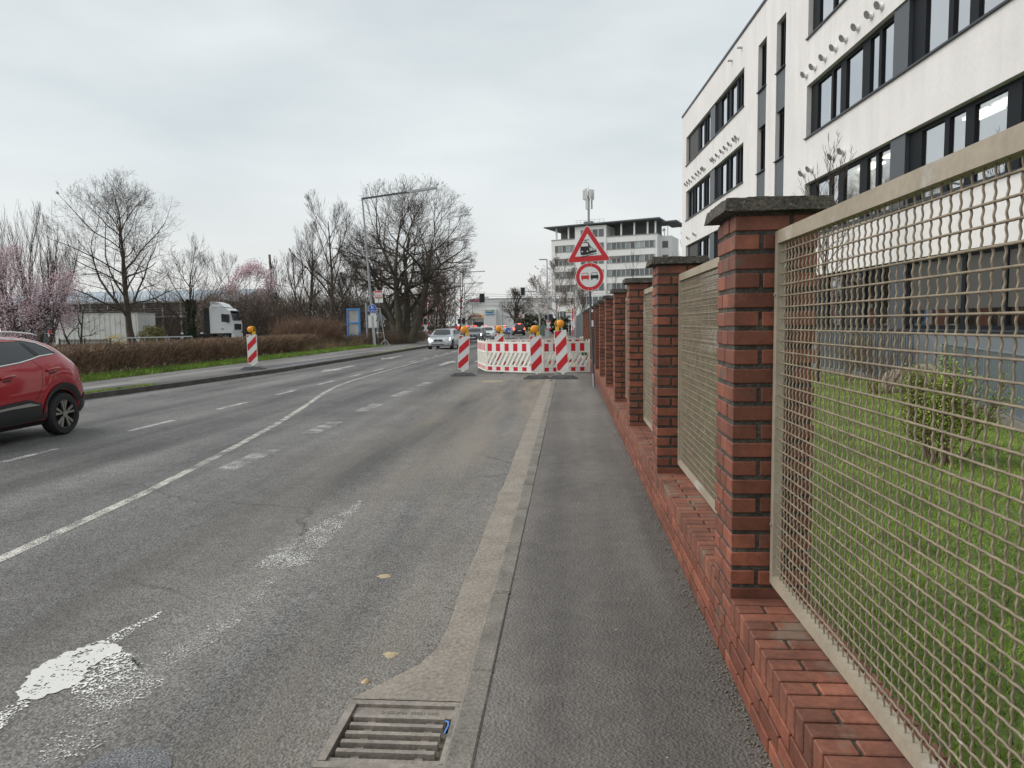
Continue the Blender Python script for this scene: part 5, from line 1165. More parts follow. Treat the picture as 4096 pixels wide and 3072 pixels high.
tree('broad bare tree with straight trunk standing alone before the white container', tb(527, 62), 13, th(700, 520, 62), .33, 5, (24, 7, 5, 4, 4), G1, fit=12.6, base=.06, cx=-.5, spread=1.0, up=.24, out=.22, clear=.20, ratio=.60, wob=.16, tw=.0066, trunk=.76, rk=.5, env=1.05)
tree('small crooked two-stemmed tree before the white container', tb(300, 47), 14, th(1110, 300, 47), .10, 4, (7, 6, 5, 4), G1, bark=BARKG, fit=4.4, base=.2, spread=.75, up=.2, clear=.25, ratio=.62, wob=.2, startdirs=[(-.25, 0, 1, -.15, 0), (.22, 0, 1, .15, 0)], tw=.005)
iv = tree('bare tree with ivy clad trunk left of the white lorry', tb(765, 70), 15, th(905, 765, 70), .24, 5, (11, 6, 5, 4, 3), G1, fit=8.6, base=.16, spread=.8, up=.35, clear=.25, ratio=.62, tw=.0075, trunk=.6)
g_ = np.random.default_rng(3); zz_ = g_.uniform(0.2, 4.6, 1700); an = g_.uniform(0, 6.28, 1700); rr_ = .27+.18*g_.random(1700)+.12*np.sin(zz_*2.1)
stuff(ob('ivy', blades(np.stack([rr_*np.cos(an), rr_*np.sin(an), zz_], 1), .09, IVY, 'ivy', 4, 2, .05), iv))
tree('thin bare tree farther back right of the ivy clad tree', tb(905, 96), 16, th(985, 905, 96), .2, 4, (9, 6, 5, 4), G1, fit=8, base=.12, spread=.6, up=.4, clear=.2, ratio=.62, tw=.011)
tree('second pink blossoming tree above the white lorry', tb(1020, 92), 17, th(1068, 1020, 92), .16, 4, (9, 6, 5, 4), 'blossoming plum trees', name='plum_tree', fit=6.8, base=.1, spread=.7, up=.25, clear=.2, ratio=.66, blossom=PINK, bsize=.09, per=6, jit=.35, tw=.007)
tree('wide pale flowering thicket behind the white lorry', tb(985, 88), 18, th(1160, 985, 88), .10, 4, (8, 6, 5, 4), None, twig=TWIGR, name='flowering_shrub', fit=13, base=.02, spread=.9, up=.08, clear=.05, ratio=.75, startdirs=[(-.9, 0, 1, -2.5, 0), (-.3, 0, 1, -1, 0), (.3, .1, 1, .6, 0), (.9, 0, 1, 2.4, 0), (-1.6, 0, 1, -3.5, 0), (1.6, 0, 1, 3.5, 0)], blossom=PALEB, bsize=.07, per=5, jit=.4, cat='shrub', tw=.008)
tree('bare tree with two narrow crowns left of the tall pair', tb(1150, 98), 19, th(1008, 1150, 98), .2, 4, (10, 6, 5, 4), G1, fit=7.0, base=.1, spread=.55, up=.5, out=.15, clear=.15, ratio=.55, startdirs=[(-.1, 0, 1, -1.4, 0), (.08, 0, 1, 1.2, 0)], tw=.012, trunk=.8)
tree('tall open bare tree immediately left of the great oak', tb(1320, 82), 20, th(750, 1320, 82), .27, 5, (14, 6, 5, 4, 3), G1, fit=8.8, base=.15, spread=.7, up=.4, clear=.2, ratio=.55, tw=.009, trunk=.86, wob=.13)
tree('bare tree with dark twigs low before the tall open one', tb(1235, 86), 27, th(880, 1235, 86), .24, 4, (13, 7, 5, 4), G1, fit=7.6, base=.1, spread=.7, up=.35, clear=.18, ratio=.55, tw=.012, trunk=.8)
tree('great spreading bare oak with two trunks beside the level crossing', tb(1625, 63, .07), 21, th(700, 1600, 63), .43, 5, (9, 7, 5, 5, 4), G1, name='oak_tree', bark=BARKG, fit=12.4, base=.20, cx=.45, spread=.85, up=.10, out=.4, clear=.28, ratio=.68, wob=.17, trunk=.62, startdirs=[(-.20, 0, 1, -.30, 0), (.40, .1, 1, .35, 0), (-.02, .25, 1, -.1, .1), (-.5, .0, 1, -.3, 0)], tw=.0078, rk=.66)
for i, (px, Y, top, wdt, sd, lab) in enumerate([
    (1190, 104, 1075, 9, 31, 'brown bare tree low in the wood behind the station sign'), (1330, 100, 985, 9, 32, 'brown bare tree in the wood above the blue framed board'),
    (1440, 96, 1010, 9, 33, 'brown bare tree in the wood left of the lamp post'), (1530, 98, 960, 9, 34, 'brown bare tree in the wood right of the lamp post'),
    (1700, 92, 990, 9, 35, 'brown bare tree in the wood right of the oak trunks'), (1780, 96, 965, 10, 36, 'brown bare tree at the wood edge behind the raised barriers'),
    (1395, 88, 1090, 7, 37, 'thin brown bare tree low behind the blue framed board'), (1745, 86, 1085, 7, 38, 'thin brown bare tree low behind the silver hatchback')]):
    tree(lab, tb(px, Y, .07), sd, th(top, px, Y), .16, 4, (12, 7, 5, 4), 'brown bare trees in the wood', twig=TWIGR if i % 2 else TWIG, fit=wdt, base=.05, spread=.7, up=.3, clear=.06, ratio=.6, tw=.015, trunk=.8)
tree('drooping bare birch at the right edge of the wood', tb(1846, 98, .07), 22, th(1040, 1868, 98), .2, 4, (14, 7, 6, 4), None, name='weeping_birch', twig=TWIGR, fit=6.4, base=.1, spread=.8, up=.1, droop=.5, clear=.15, ratio=.55, tw=.007, trunk=.8)
tree('round bare tree in the middle distance right of the banner', tb(2060, 185), 23, th(1145, 2060, 185), .5, 4, (16, 9, 7, 4), None, fit=10.5, base=.08, spread=.8, up=.2, clear=.14, ratio=.58, tw=.022)
G2 = 'birches right of the level crossing'
for i, (px, Y, top, wdt, sd, lab) in enumerate([(2160, 118, 1105, 6.5, 41, 'leftmost white stemmed birch, farther back behind the crossing mast'), (2235, 112, 1030, 7.5, 42, 'tallest white stemmed birch before the tower block'), (2300, 108, 1070, 6.5, 43, 'rightmost birch before the tower block, above the bus stop')]):
    tree(lab, tb(px, Y), sd, th(top, px, Y), .16, 4, (15, 8, 7, 4), G2, name='birch_tree', bark=BIRCHB, twig=TWIGR, fit=wdt, base=.1, spread=.65, up=.15, droop=.35, clear=.2, ratio=.52, tw=.010, trunk=.85)
tree('bare dark tree behind the bus stop sign', tb(2330, 103), 44, th(1120, 2330, 103), .17, 4, (9, 6, 5, 4), None, fit=6.0, base=.12, spread=.6, up=.5, clear=.2, ratio=.66, tw=.0075)
G3 = 'young bare trees behind the brick wall'
tree('young bare tree before the tower block, taller of the two', tb(2535, 62), 45, th(965, 2535, 62), .07, 3, (11, 5, 4), G3, fit=2.8, base=.3, spread=.7, up=.25, clear=.3, ratio=.4, tw=.005, trunk=.9)
tree('young bare tree before the tower block, smaller one to its left', tb(2465, 66), 46, th(1075, 2465, 66), .06, 3, (10, 5, 4), G3, fit=2.8, base=.3, spread=.7, up=.25, clear=.3, ratio=.45, tw=.005, trunk=.9)
tree('young bare tree at the far corner of the office building', tb(2738, 58), 47, th(905, 2738, 58), .07, 3, (16, 6, 4), G3, fit=2.2, base=.3, spread=.65, up=.45, clear=.3, ratio=.4, tw=.005, trunk=.9)
tree('young bare tree against the office facade left of the ground floor windows', tb(3272, 19.5, 0), 48, th(540, 3272, 19.5), .05, 3, (24, 6, 4), G3, fit=2.3, base=.40, spread=.7, up=.45, clear=.40, ratio=.40, tw=.0055, trunk=.9)
tree('bare tree behind the wire panel at the right edge', (6.3, 8.3, 0), 49, 5.0, .05, 3, (15, 6, 4), G3, fit=3.2, base=.3, spread=.95, up=.18, clear=.35, ratio=.5, tw=.003, trunk=.9)

# ------------------------------------------------------------------ shrubs behind the wire panel
def shrub(label, loc, seed, H, fit, n, leaf=None, per=2, lsize=.018, kids=(6, 5, 3), twig=TWIGR, group=None, tw=.0035, jit=.02):
    g = np.random.default_rng(seed); sd = [(g.normal(0, .33), g.normal(0, .33), 1, g.normal(0, .1), g.normal(0, .1)) for _ in range(n)]
    return tree(label, loc, seed, H, .014, 3, kids, group, bark=twig, twig=twig, name='shrub', fit=fit, base=.02, trunk=.8, spread=.6, up=.2, clear=.25, ratio=.45, startdirs=sd, tw=tw, blossom=leaf, bsize=lsize, per=per, jit=jit, cat='shrub')
shrub('shrub in fresh yellow green leaf on the lawn behind the wire panel', (4.35, 8.4, 0), 51, 1.20, .82, 13, BUD, 3, .013, (8, 6, 3), jit=.03)
shrub('bare brown shrub on the lawn beside the grey base wall', (6.9, 16.4, 0), 52, 1.55, 1.3, 9)
shrub('thin bare shrub near the far railing', (7.6, 20.0, 0), 53, 1.4, 1.3, 7, BUD, 1, .015)
# lawn grass, verge grass, hedge
GRASS = mat('grass_blades', (0.20, 0.285, 0.03), 0.7, var=0.5, vs_=1.3, fine=0.3, fs=20, stain=((0.26, 0.24, 0.06), 1.7, 0.56))
def grass(name, n, fx, m, h0, h1, wdt, z, seed, label, xy=None):
    g = np.random.default_rng(seed); P = xy if xy is not None else fx(g, n); n = len(P); hh = g.uniform(h0, h1, n)*(0.6+0.8*g.random(n)); an = g.uniform(0, 6.28, n); w = wdt*g.uniform(.6, 1.3, n)
    dx, dy = np.cos(an)*w, np.sin(an)*w; lx, ly = g.normal(0, .45, n)*hh, g.normal(0, .45, n)*hh
    V = np.stack([np.stack([P[:, 0]-dx, P[:, 1]-dy, np.full(n, z)], 1), np.stack([P[:, 0]+dx, P[:, 1]+dy, np.full(n, z)], 1), np.stack([P[:, 0]+lx, P[:, 1]+ly, z+hh], 1)], 1).reshape(-1, 3)
    x = stuff(ob(name, np_mesh(name, V, np.arange(3*n).reshape(n, 3), m))); tag(x, label, 'grass'); return x
def lawn_xy(g, n):
    y = 2.2+20*g.random(n)**1.5; x = 1.15+(8.9-1.15)*g.random(n); k = (x < 0.62*y+0.6) & (x > .27*y-.3); return np.stack([x, y], 1)[k]
grass('lawn_grass', 210000, lawn_xy, GRASS, .02, .06, .0035, -.005, 5, 'short green lawn behind the wire panels')
def verge_xy(g, n):
    y = 12+44*g.random(n); x = -14.8-1.55*g.random(n)+.05*np.sin(y*3); return np.stack([x+g.normal(0, .03, n), y], 1)
grass('verge_grass', 45000, verge_xy, mat('verge_blades', (0.15, 0.24, 0.025), 0.7, var=0.45, vs_=1.0), .06, .16, .012, .08, 6, 'green grass strip between the left pavement and the hedge')
grass('dry_grass', 9000, lambda g, n: np.stack([-16.5-1.8*g.random(n), 44+12*g.random(n)], 1), mat('dry_blades', (0.30, 0.23, 0.13), 0.8, var=.3, vs_=1), .2, .55, .012, .08, 7, 'tuft of dry straw coloured grass at the end of the hedge')
def weeds(g, n):
    c = np.array([[kl(y)-.14-.18*r, y] for y, r in zip(g.uniform(16, 19.5, n), g.random(n))]); d = np.array([[kl(y)-.14-.14*r, y] for y, r in zip(g.uniform(36, 52, n//2), g.random(n//2))]); return np.vstack([c, d])
grass('kerb_weeds', 2200, weeds, GRASS, .02, .07, .008, .08, 8, 'low weeds growing along the left kerb')
def hedge(name, label, n, seed, fx, h, z0, m, ln=(.25, .7), r=(.004, .010), vert=.55):
    g = np.random.default_rng(seed); P = fx(g, n); n = len(P); k = 3; L_ = g.uniform(*ln, n); d = g.normal(0, 1, (n, 3)); d[:, 2] = np.abs(d[:, 2])+vert; d /= np.linalg.norm(d, axis=1, keepdims=True)
    mid = P+d*L_[:, None]*.5; d2 = d+g.normal(0, .35, (n, 3)); d2[:, 2] += .15; d2 /= np.linalg.norm(d2, axis=1, keepdims=True); e = mid+d2*L_[:, None]*.5
    e[:, 2] = np.minimum(e[:, 2], z0+h*(1+.10*g.random(n))); mid[:, 2] = np.minimum(mid[:, 2], z0+h*.99)
    R0 = g.uniform(*r, n); pts = np.stack([P, mid, e], 1); rad = np.stack([R0, R0*.8, R0*.4], 1)
    V, F = tubes_np(list(zip(pts, rad)), 3)
    return tag(ob(name, np_mesh(name, V, F, m, True)), label, 'hedge')
HEDGEM = mat('hedge_twigs', (0.185, 0.12, 0.076), 0.9, var=0.5, vs_=2.2, fine=0.75, fs=26)
hx = lambda y: -16.25-0.055*np.maximum(0, y-28)
def hedge_xy(g, n):
    y = 11+37*g.random(n); u = g.random(n); x = hx(y)-1.5*u; z = .1+.85*g.random(n)**1.1
    f = g.random(n) < .45; x = np.where(f, hx(y)-.10*g.random(n)+.05*np.sin(y*2.3), x); return np.stack([x, y, z], 1)
hd = hedge('clipped_hedge', 'long clipped brown leafless hedge behind the left grass strip', 14000, 9, hedge_xy, 1.08, .08, HEDGEM, (.3, .8), (.006, .017))
def wild_xy(g, n):
    t = g.uniform(0, 1, n); an = g.uniform(0, 6.28, n); c = np.array([-19.5, 52.]); rr = 2.2*np.sqrt(g.random(n)); return np.stack([c[0]+rr*np.cos(an), c[1]+rr*np.sin(an)*1.6, .1+1.0*g.random(n)], 1)
hedge('wild_bush', 'reddish brown wild bush left of the blue framed board', 4600, 10, wild_xy, 2.35, .05, mat('wild_twigs', (0.165, 0.10, 0.065), 0.9, var=.4, vs_=1.5), (.8, 1.9), (.006, .012), 1.5)['category'] = 'bush'
def low_xy(x0, x1, y0, y1, h):
    return lambda g, n: np.stack([g.uniform(x0, x1, n), g.uniform(y0, y1, n), .05+h*g.random(n)], 1)
hedge('undergrowth', 'tangle of brown undergrowth at the foot of the oak', 5200, 11, low_xy(-18.5, -14.2, 58.5, 72, .6), 1.1, .05, mat('undergrowth_twigs', (0.10, 0.068, 0.045), .9, var=.4, vs_=1), (.4, 1.0), (.005, .012), .5)['category'] = 'bush'
hedge('undergrowth', 'low brown scrub between the hedge end and the notice board', 4200, 12, low_xy(-20, -16.6, 45, 58, .5), .95, .05, mat('scrub_twigs', (0.14, 0.095, 0.06), .9, var=.4, vs_=1), (.4, .9), (.005, .010), .6)['category'] = 'bush'
x = hedge('woodland_thicket', 'dark brown thicket filling the wood behind the oak', 15000, 13, low_xy(-62, -17.0, 80, 112, 4.6), 6.4, .05, mat('thicket_twigs', (0.078, 0.058, 0.043), .95, var=.4, vs_=.4), (1.2, 3.2), (.012, .028), .9); stuff(x); x['category'] = 'thicket'
def bush(label, loc, rx, rz, n, m, seed, size, name='bush'):
    g = np.random.default_rng(seed); v = g.normal(0, 1, (n, 3)); v /= np.linalg.norm(v, axis=1, keepdims=True); v *= (0.45+.55*g.random((n, 1))**.5)*(1+.18*np.sin(v[:, :1]*7+v[:, 2:]*5)); P = v*np.array([rx, rx, rz])+np.array([0, 0, rz])
    t = thing(name, label, 'bush', loc); stuff(ob('foliage', blades(P, size, m, 'foliage', seed, 1, .03), t))
    br = [(np.array([[0, 0, 0], [.2*rx*math.cos(a), .2*rx*math.sin(a), rz*.6], [.6*rx*math.cos(a), .6*rx*math.sin(a), rz*1.3]]), np.array([.04, .03, .01])) for a in np.linspace(0, 6, 7)]
    ob('stems', branches_mesh('stems', [(br, 4)], BARK), t); return t
bush('round olive green bush right of the white container', tb(608, 60), 1.1, .95, 2600, mat('olive_leaves', (0.13, 0.12, 0.02), .7, var=.5, vs_=3), 14, .075)
bush('yellow flowering forsythia before the white container', tb(450, 56), .9, .6, 700, mat('forsythia', (0.55, 0.40, 0.03), .7, var=.4, vs_=3), 15, .05)
bush('dark evergreen bushes behind the right mast', tb(2140, 128), 3.2, 1.7, 1900, EVER, 16, .26)
bush('dark evergreen bush right of the crossing mast', tb(2225, 118), 2.4, 1.3, 1300, EVER, 17, .24)
# ================================================================== LEFT SIDE THINGS
def post(parent, name, a, b, r, m, n=8, r2=None): return MB().tube([a, b], [r, r2 or r], n).build(name, m, parent, 40)
# ---- street lamp with signs
lp = thing('street_lamp', 'tall leaning grey street lamp with long arm on the left pavement edge', 'street lamp', (-14.95, 53.85, .08))
top = (-.62, 0, 11.25)
post(lp, 'pole', (0, 0, 0), (-.14, 0, 2.6), .115, GALV, 12, .10); MB().tube([(-.14, 0, 2.6), top], [.095, .06], 10).build('pole', GREYP, lp, 40)
MB().bar((top[0]-.06, 0, top[2]), (top[0]+3.6, 0, top[2]+.42), .11, .13).build('arm', DARKP, lp)
MB().hull([(top[0]+3.5, -.14, top[2]+.36), (top[0]+5.75, -.12, top[2]+.62), (top[0]+5.75, .12, top[2]+.62), (top[0]+3.5, .14, top[2]+.36)], [(top[0]+3.5, -.09, top[2]+.52), (top[0]+5.75, -.08, top[2]+.76), (top[0]+5.75, .08, top[2]+.76), (top[0]+3.5, .09, top[2]+.52)]).build('lamp_head', GREYP, lp)
MB().hull([(top[0]+3.7, -.10, top[2]+.33), (top[0]+5.6, -.09, top[2]+.555), (top[0]+5.6, .09, top[2]+.555), (top[0]+3.7, .10, top[2]+.33)], [(top[0]+3.7, -.12, top[2]+.375), (top[0]+5.6, -.11, top[2]+.60), (top[0]+5.6, .11, top[2]+.60), (top[0]+3.7, .12, top[2]+.375)]).build('lamp_glass', SIGNW, lp)
def lc(px, py): p = at(px, py, 53.75); return (p.x+14.95, -.14, p.z-.08)
sg = ob('path_sign', None, lp, lc(1490, 1235))
MB().plate(circle(.335, 40), 0, .01).build('white_edge', SIGNW, sg); MB().plate(circle(.315, 40), -.004, -.0005).build('blue_disc', SIGNB, sg)
b = MB().box(-.30, -.008, -.006, .30, -.0045, .006)
b.plate(circle(.03, 10, (-.05, .235)), -.008, -.0045).plate([(-.085, .20), (-.015, .20), (-.03, .10), (-.02, .03), (-.05, .03), (-.055, .09), (-.065, .03), (-.09, .03)], -.008, -.0045).plate(circle(.022, 10, (.045, .165)), -.008, -.0045).plate([(.02, .14), (.075, .14), (.085, .08), (.065, .03), (.03, .03)], -.008, -.0045)
b.build('pedestrian_symbol', SIGNW, sg)
b = MB()
for x in (-.09, .09): ring(b, circle(.065, 18, (x, -.16)), circle(.048, 18, (x, -.16)), -.008, -.0045)
b.bar((-.09, -.006, -.16), (-.03, -.006, -.08), .014, .004).bar((-.03, -.006, -.08), (.06, -.006, -.08), .014, .004).bar((.09, -.006, -.16), (.05, -.006, -.06), .014, .004).bar((-.01, -.006, -.16), (.055, -.006, -.08), .014, .004).bar((-.01, -.006, -.16), (-.03, -.006, -.07), .014, .004)
b.build('bicycle_symbol', SIGNW, sg)
pl = ob('arrow_plate', None, lp, lc(1493, 1259)); MB().plate(rrect(.42, .22, .02), 0, .01).build('white_plate', SIGNW, pl)
b = MB()
for x, s in ((-.08, -1), (.08, 1)): b.plate([(x-.012, -.07), (x+.012, -.07), (x+.012, .07), (x-.012, .07)], -.004, -.0005).plate([(x-.045, s*.03), (x+.045, s*.03), (x, s*.085)], -.008, -.0045)
b.build('arrows', SIGNK, pl)
ad = ob('direction_board', None, lp, lc(1515, 1187)); ad.rotation_euler = (0, R_(-2), 0)
MB().plate(rrect(.64, .92, .03), 0, .02).build('white_board', SIGNW, ad)
MB().plate([(-.29, .36), (.29, .36), (.29, .44), (-.29, .44)], -.004, -.0005).build('red_band', SIGNR, ad)
b = MB(); ring(b, [(-.29, -.06), (.29, -.06), (.29, .355), (-.29, .355)], [(-.25, -.02), (.25, -.02), (.25, .32), (-.25, .32)], -.004, -.0005); b.build('red_border', SIGNR, ad)
MB().plate([(-.22, .03), (.22, .03), (.20, .08), (.0, .10), (-.20, .08)], -.004, -.0005).build('red_emblem', SIGNR, ad)
b = MB()
for k in range(7): x = -.19+.062*k; z = .19+.035*math.sin(k*2.3); b.plate([(x-.018, z-.03), (x+.02, z-.02), (x+.01, z+.04), (x-.012, z+.02)], -.004, -.0005)
b.build('dark_emblem', SIGNK, ad)
MB().plate([(-.27, -.14), (.27, -.14), (.27, -.07), (-.27, -.07)], -.004, -.0005).build('green_band', mat('sign_green', (0.03, 0.22, 0.07), .4), ad)
b = MB().plate([(-.055, -.36), (-.015, -.36), (-.015, -.24), (-.055, -.24)], -.004, -.0005).plate([(-.055, -.2395), (.02, -.2395), (.02, -.20), (-.055, -.20)], -.004, -.0005).plate([(.021, -.27), (.075, -.22), (.021, -.17)], -.004, -.0005)
b.build('turn_arrow', mat('dark_red', (.30, .03, .03), .4), ad)
ob('lettering', text_mesh('1500 m', .055, SIGNK, False, .001), ad, (0, -.003, -.415))
MB().box(.08, .13, 0, .6, .16, .05).build('sign_bracket', GALV, sg)
# ---- notice board on grey posts
nb = thing('notice_board', 'white notice board on tall grey posts behind the street lamp', 'notice board', at(1492, 1300, 60).xy.to_3d())
for x, h in ((-.50, 3.65), (.42, 2.9)): post(nb, 'post', (x, 0, 0), (x-.06, 0, h), .09, GREYP)
MB().box(-.42, -.06, 1.5, .50, .06, 2.6).build('case', mat('board_grey', (.42, .43, .43), .5), nb); MB().box(-.36, -.075, 1.56, .44, -.061, 2.54).build('poster', SIGNW, nb)
MB().box(-.62, -.04, 2.05+.9, .52, .04, 2.05+.98).box(-.62, -.04, 2.62, .52, .04, 2.68).build('crossbar', GREYP, nb)
# ---- blue framed advertising board
p = at(1415, 1300, 68); bb = thing('advertising_board', 'empty grey advertising board in a bright blue frame beyond the hedge', 'advertising board', (p.x, 68, 0), R_(-6))
BLUEF = mat('bright_blue_frame', (.07, .30, .66), .4); z0, z1, w = .70, 3.42, .66
MB().box(-w, -.12, z0, -w+.13, .12, z1).build('frame_post', BLUEF, bb); MB().box(w-.13, -.12, z0, w, .12, z1).build('frame_post', BLUEF, bb)
for z in (z0, z0+(z1-z0)*.46, z1-.15): MB().box(-w+.1305, -.12, z, w-.1305, .12, z+.14).build('frame_rail', BLUEF, bb)
for za, zb in ((z0+.141, z0+(z1-z0)*.46-.001), (z0+(z1-z0)*.46+.141, z1-.151)): MB().box(-w+.131, -.02, za, w-.131, .02, zb).build('panel', mat('frosted_panel', (.42, .41, .39), .35, var=.1, vs_=1.5), bb)
for x in (-w+.06, w-.06): post(bb, 'leg', (x, 0, -.1), (x, 0, z0), .06, BLUEF)
# ---- leaning warning sign seen from behind
p = at(1541, 1372, 57); ws = thing('leaning_sign', 'leaning warning triangle seen from behind on a bare metal foot', 'road sign', (p.x, 57, .08))
t1 = at(1519, 1232, 57); dx, dz = t1.x-p.x, t1.z-.08
post(ws, 'pole', (0, 0, .05), (dx, 0, dz), .035, GALV)
tr = ob('triangle', None, ws, (dx*.72-.03, .05, dz*.66)); tr.rotation_euler = (0, R_(-8), 0); MB().plate(tri_poly(.95, .04), 0, .01).build('back_plate', SIGNG, tr)
MB().box(-.45, -.28, 0, .45, -.18, .05).box(-.45, .18, 0, .45, .28, .05).bar((-.4, -.2, .05), (0, 0, .5), .05).bar((.4, -.2, .05), (0, 0, .5), .05).build('foot', GALV, ws)
# ---- bicycle leaning by the lamp
bk = thing('bicycle', 'bicycle seen from the front, leaning beside the street lamp', 'bicycle', (at(1519, 1375, 56).x, 56, .08), R_(16))
BKF = mat('bicycle_frame', (.05, .055, .06), .4, .3)
for y in (-.5, .52):
    b = MB(); rr = [(0, .34*math.cos(t), .34*math.sin(t)) for t in np.linspace(0, 2*math.pi, 25)]; b.tube([(x, y+yy, .34+zz2) for x, yy, zz2 in rr], .018, 5, False); w_ = b.build('wheel', TYRE, bk, True)
MB().bar((0, -.5, .34), (.0, -.36, .95), .03).bar((0, -.38, .80), (0, .12, .30), .03).bar((0, -.36, .84), (0, .28, .84), .03).bar((0, .12, .30), (0, .30, .98), .03).bar((0, .12, .30), (0, .52, .34), .025).bar((0, .28, .84), (0, .52, .34), .02).build('frame', BKF, bk)
MB().tube([(-.28, -.30, 1.02), (-.1, -.36, 1.05), (.1, -.36, 1.05), (.28, -.30, 1.02)], .014, 6).build('handlebar', CHROME, bk, True)
MB().hull([(-.08, .22, .97), (.08, .22, .97), (.09, .42, .97), (-.09, .42, .97)], [(-.05, .2, 1.02), (.05, .2, 1.02), (.08, .42, 1.03), (-.08, .42, 1.03)]).build('saddle', BLACKPL, bk)
MB().box(-.18, -.75, .70, .18, -.45, .72).box(-.18, -.75, .7205, -.165, -.45, .95).box(.165, -.75, .7205, .18, -.45, .95).build('basket', GALV, bk)
# ---- bicycle racks behind
rk = thing('bicycle_rack', 'grey tubular railing and bicycle stands behind the leaning sign', 'bicycle rack', (at(1500, 1350, 64).x, 64, .08))
for k in range(6): MB().tube([(k*.55-1.4, 0, 0), (k*.55-1.4, 0, .75), (k*.55-1.2, .3, .82), (k*.55-1.2, .7, .75), (k*.55-1.2, .7, 0)], .025, 6).build('hoop', GALV, rk, True)
# ---- turquoise railing by the crossing
TQ = mat('turquoise_paint', (.16, .42, .42), .5)
p0 = at(1650, 1345, 76); rl2 = thing('turquoise_railing', 'low turquoise railing beside the level crossing', 'railing', (p0.x, 76, .05))
for x in (0, 1.0, 2.0, 3.0): post(rl2, 'post', (x-1.4, 0, 0), (x-1.4, 0, 1.0), .035, TQ, 6)
for z in (.45, .97): MB().bar((-1.4, 0, z), (1.6, 0, z), .05).build('rail', TQ, rl2)
# ---- station sign
p = at(1194, 1300, 78); ss = thing('station_sign', 'red station name sign MARSDORF on two turquoise posts', 'sign', (p.x, 78, .05), R_(-5))
for x in (-.72, .72): post(ss, 'post', (x, 0, 0), (x, 0, 2.25), .045, TQ, 8)
MB().box(-.76, -.05, 1.82, .76, .03, 2.25).build('board', mat('station_red', (.42, .02, .045), .4), ss)
ob('lettering', text_mesh('MARSDORF', .26, SIGNW, True, .003), ss, (0, -.06, 2.06))
MB().box(-.35, .1, .0, -.02, .5, 1.7).build('machine', mat('dark_cabinet', (.03, .03, .035), .5), ss)
# ---- tall wooden catenary mast
p = at(1093, 1300, 100); cm = thing('railway_mast', 'thick dark mast rising above the pink tree', 'mast', (p.x, 100, 0))
MB().tube([(.35, 0, 0), (-.12, 0, th(1018, 1093, 100))], [.22, .17], 10).build('pole', mat('mast_wood', (.10, .09, .065), .9), cm, True)
for py in (1135, 1190): MB().bar((0, 0, th(py, 1093, 100)), (3.2, 0, th(py, 1093, 100)-.6), .07).build('wire_arm', GREYP, cm)
# ---- glass roofed building behind the yard
STEEL = mat('white_steel', (.55, .56, .56), .5); DGL = mat('hall_glass', (.055, .065, .07), .12, spec=.6, rnd=.4)
hb = thing('glazed_hall', 'long two storey hall with grey glass roof and white steel posts behind the trees', 'building', (-76, 90, 0))
LB = 33.0; e1, e2 = 5.35, 7.0
MB().box(0, .5, 0, LB, 14, e1-.2).build('wall', mat('hall_dark_wall', (.10, .105, .105), .7), hb)
MB().hull([(-.6, -.6, e1), (LB+.6, -.6, e1), (LB+.6, 15, e1), (-.6, 15, e1)], [(-.6, 5, e2), (LB+.6, 5, e2), (LB+.6, 9, e2), (-.6, 9, e2)]).build('roof', mat('glass_roof', (.30, .36, .42), .15, spec=.7), hb)
MB().box(-.6, -.62, e1-.22, LB+.6, -.2, e1-.001).build('eaves', STEEL, hb); MB().box(-.4, -.5, 3.2, LB+.4, .49, 3.42).build('floor_slab', STEEL, hb)
for k in range(14):
    x = .3+k*2.5; MB().box(x, -.45, .0, x+.14, -.3, 3.199).build('post', STEEL, hb); MB().box(x, -.45, 3.421, x+.14, -.3, e1-.221).build('post', STEEL, hb)
    if k < 13:
        for (za, zb) in ((.3, 3.05), (3.5, e1-.3)): MB().box(x+.2, .40, za, x+2.4, .495, zb).build('pane', DGL, hb)
for z in (3.75, 4.05, 4.35): MB().box(-.3, -.47, z, LB+.3, -.451, z+.05).build('balcony_rail', STEEL, hb)
# ---- white container
p0, p1 = at(222, 1355, 68), at(556, 1355, 68); cn = thing('white_container', 'large white stained container wall behind the bare trees', 'container', (p0.x, 68, 0))
cw = p1.x-p0.x; cz = th(1257, 400, 68); CW = mat('container_white', (.62, .62, .585), .6, var=.08, vs_=.8, stain=((.42, .40, .34), 1.2, .6))
MB().box(0, 0, .25, cw, 3, cz).build('body', CW, cn)
for k in range(int(cw/.55)): MB().box(k*.55+.1, -.03, .3, k*.55+.38, -.001, cz-.1).build('rib', CW, cn)
MB().box(-.05, -.05, cz, cw+.05, 3.05, cz+.1).build('roof_edge', mat('container_edge', (.45, .45, .43), .6), cn); MB().box(0, 0, 0, cw, 3, .249).build('base', BLACKPL, cn)
# ---- picket fence
p0, p1 = at(235, 1372, 53), at(438, 1372, 53); pf = thing('picket_fence', 'weathered grey picket fence in front of the white container', 'fence', (p0.x, 53, 0))
FW = mat('weathered_wood', (.13, .12, .10), .9); fl_ = p1.x-p0.x
pk = MB().plate([(0, .15), (.055, .15), (.055, .95), (.027, 1.0), (0, .95)], 0, .02).mesh('picket', FW)
for k in range(int(fl_/.115)): ob('picket', pk, pf, (k*.115, 0, 0))
for z in (.35, .8): MB().box(0, .021, z, fl_, .06, z+.07).build('rail', FW, pf)
for x in (0, fl_/2, fl_): MB().box(x-.05, .061, 0, x+.05, .16, 1.05).build('post', FW, pf)
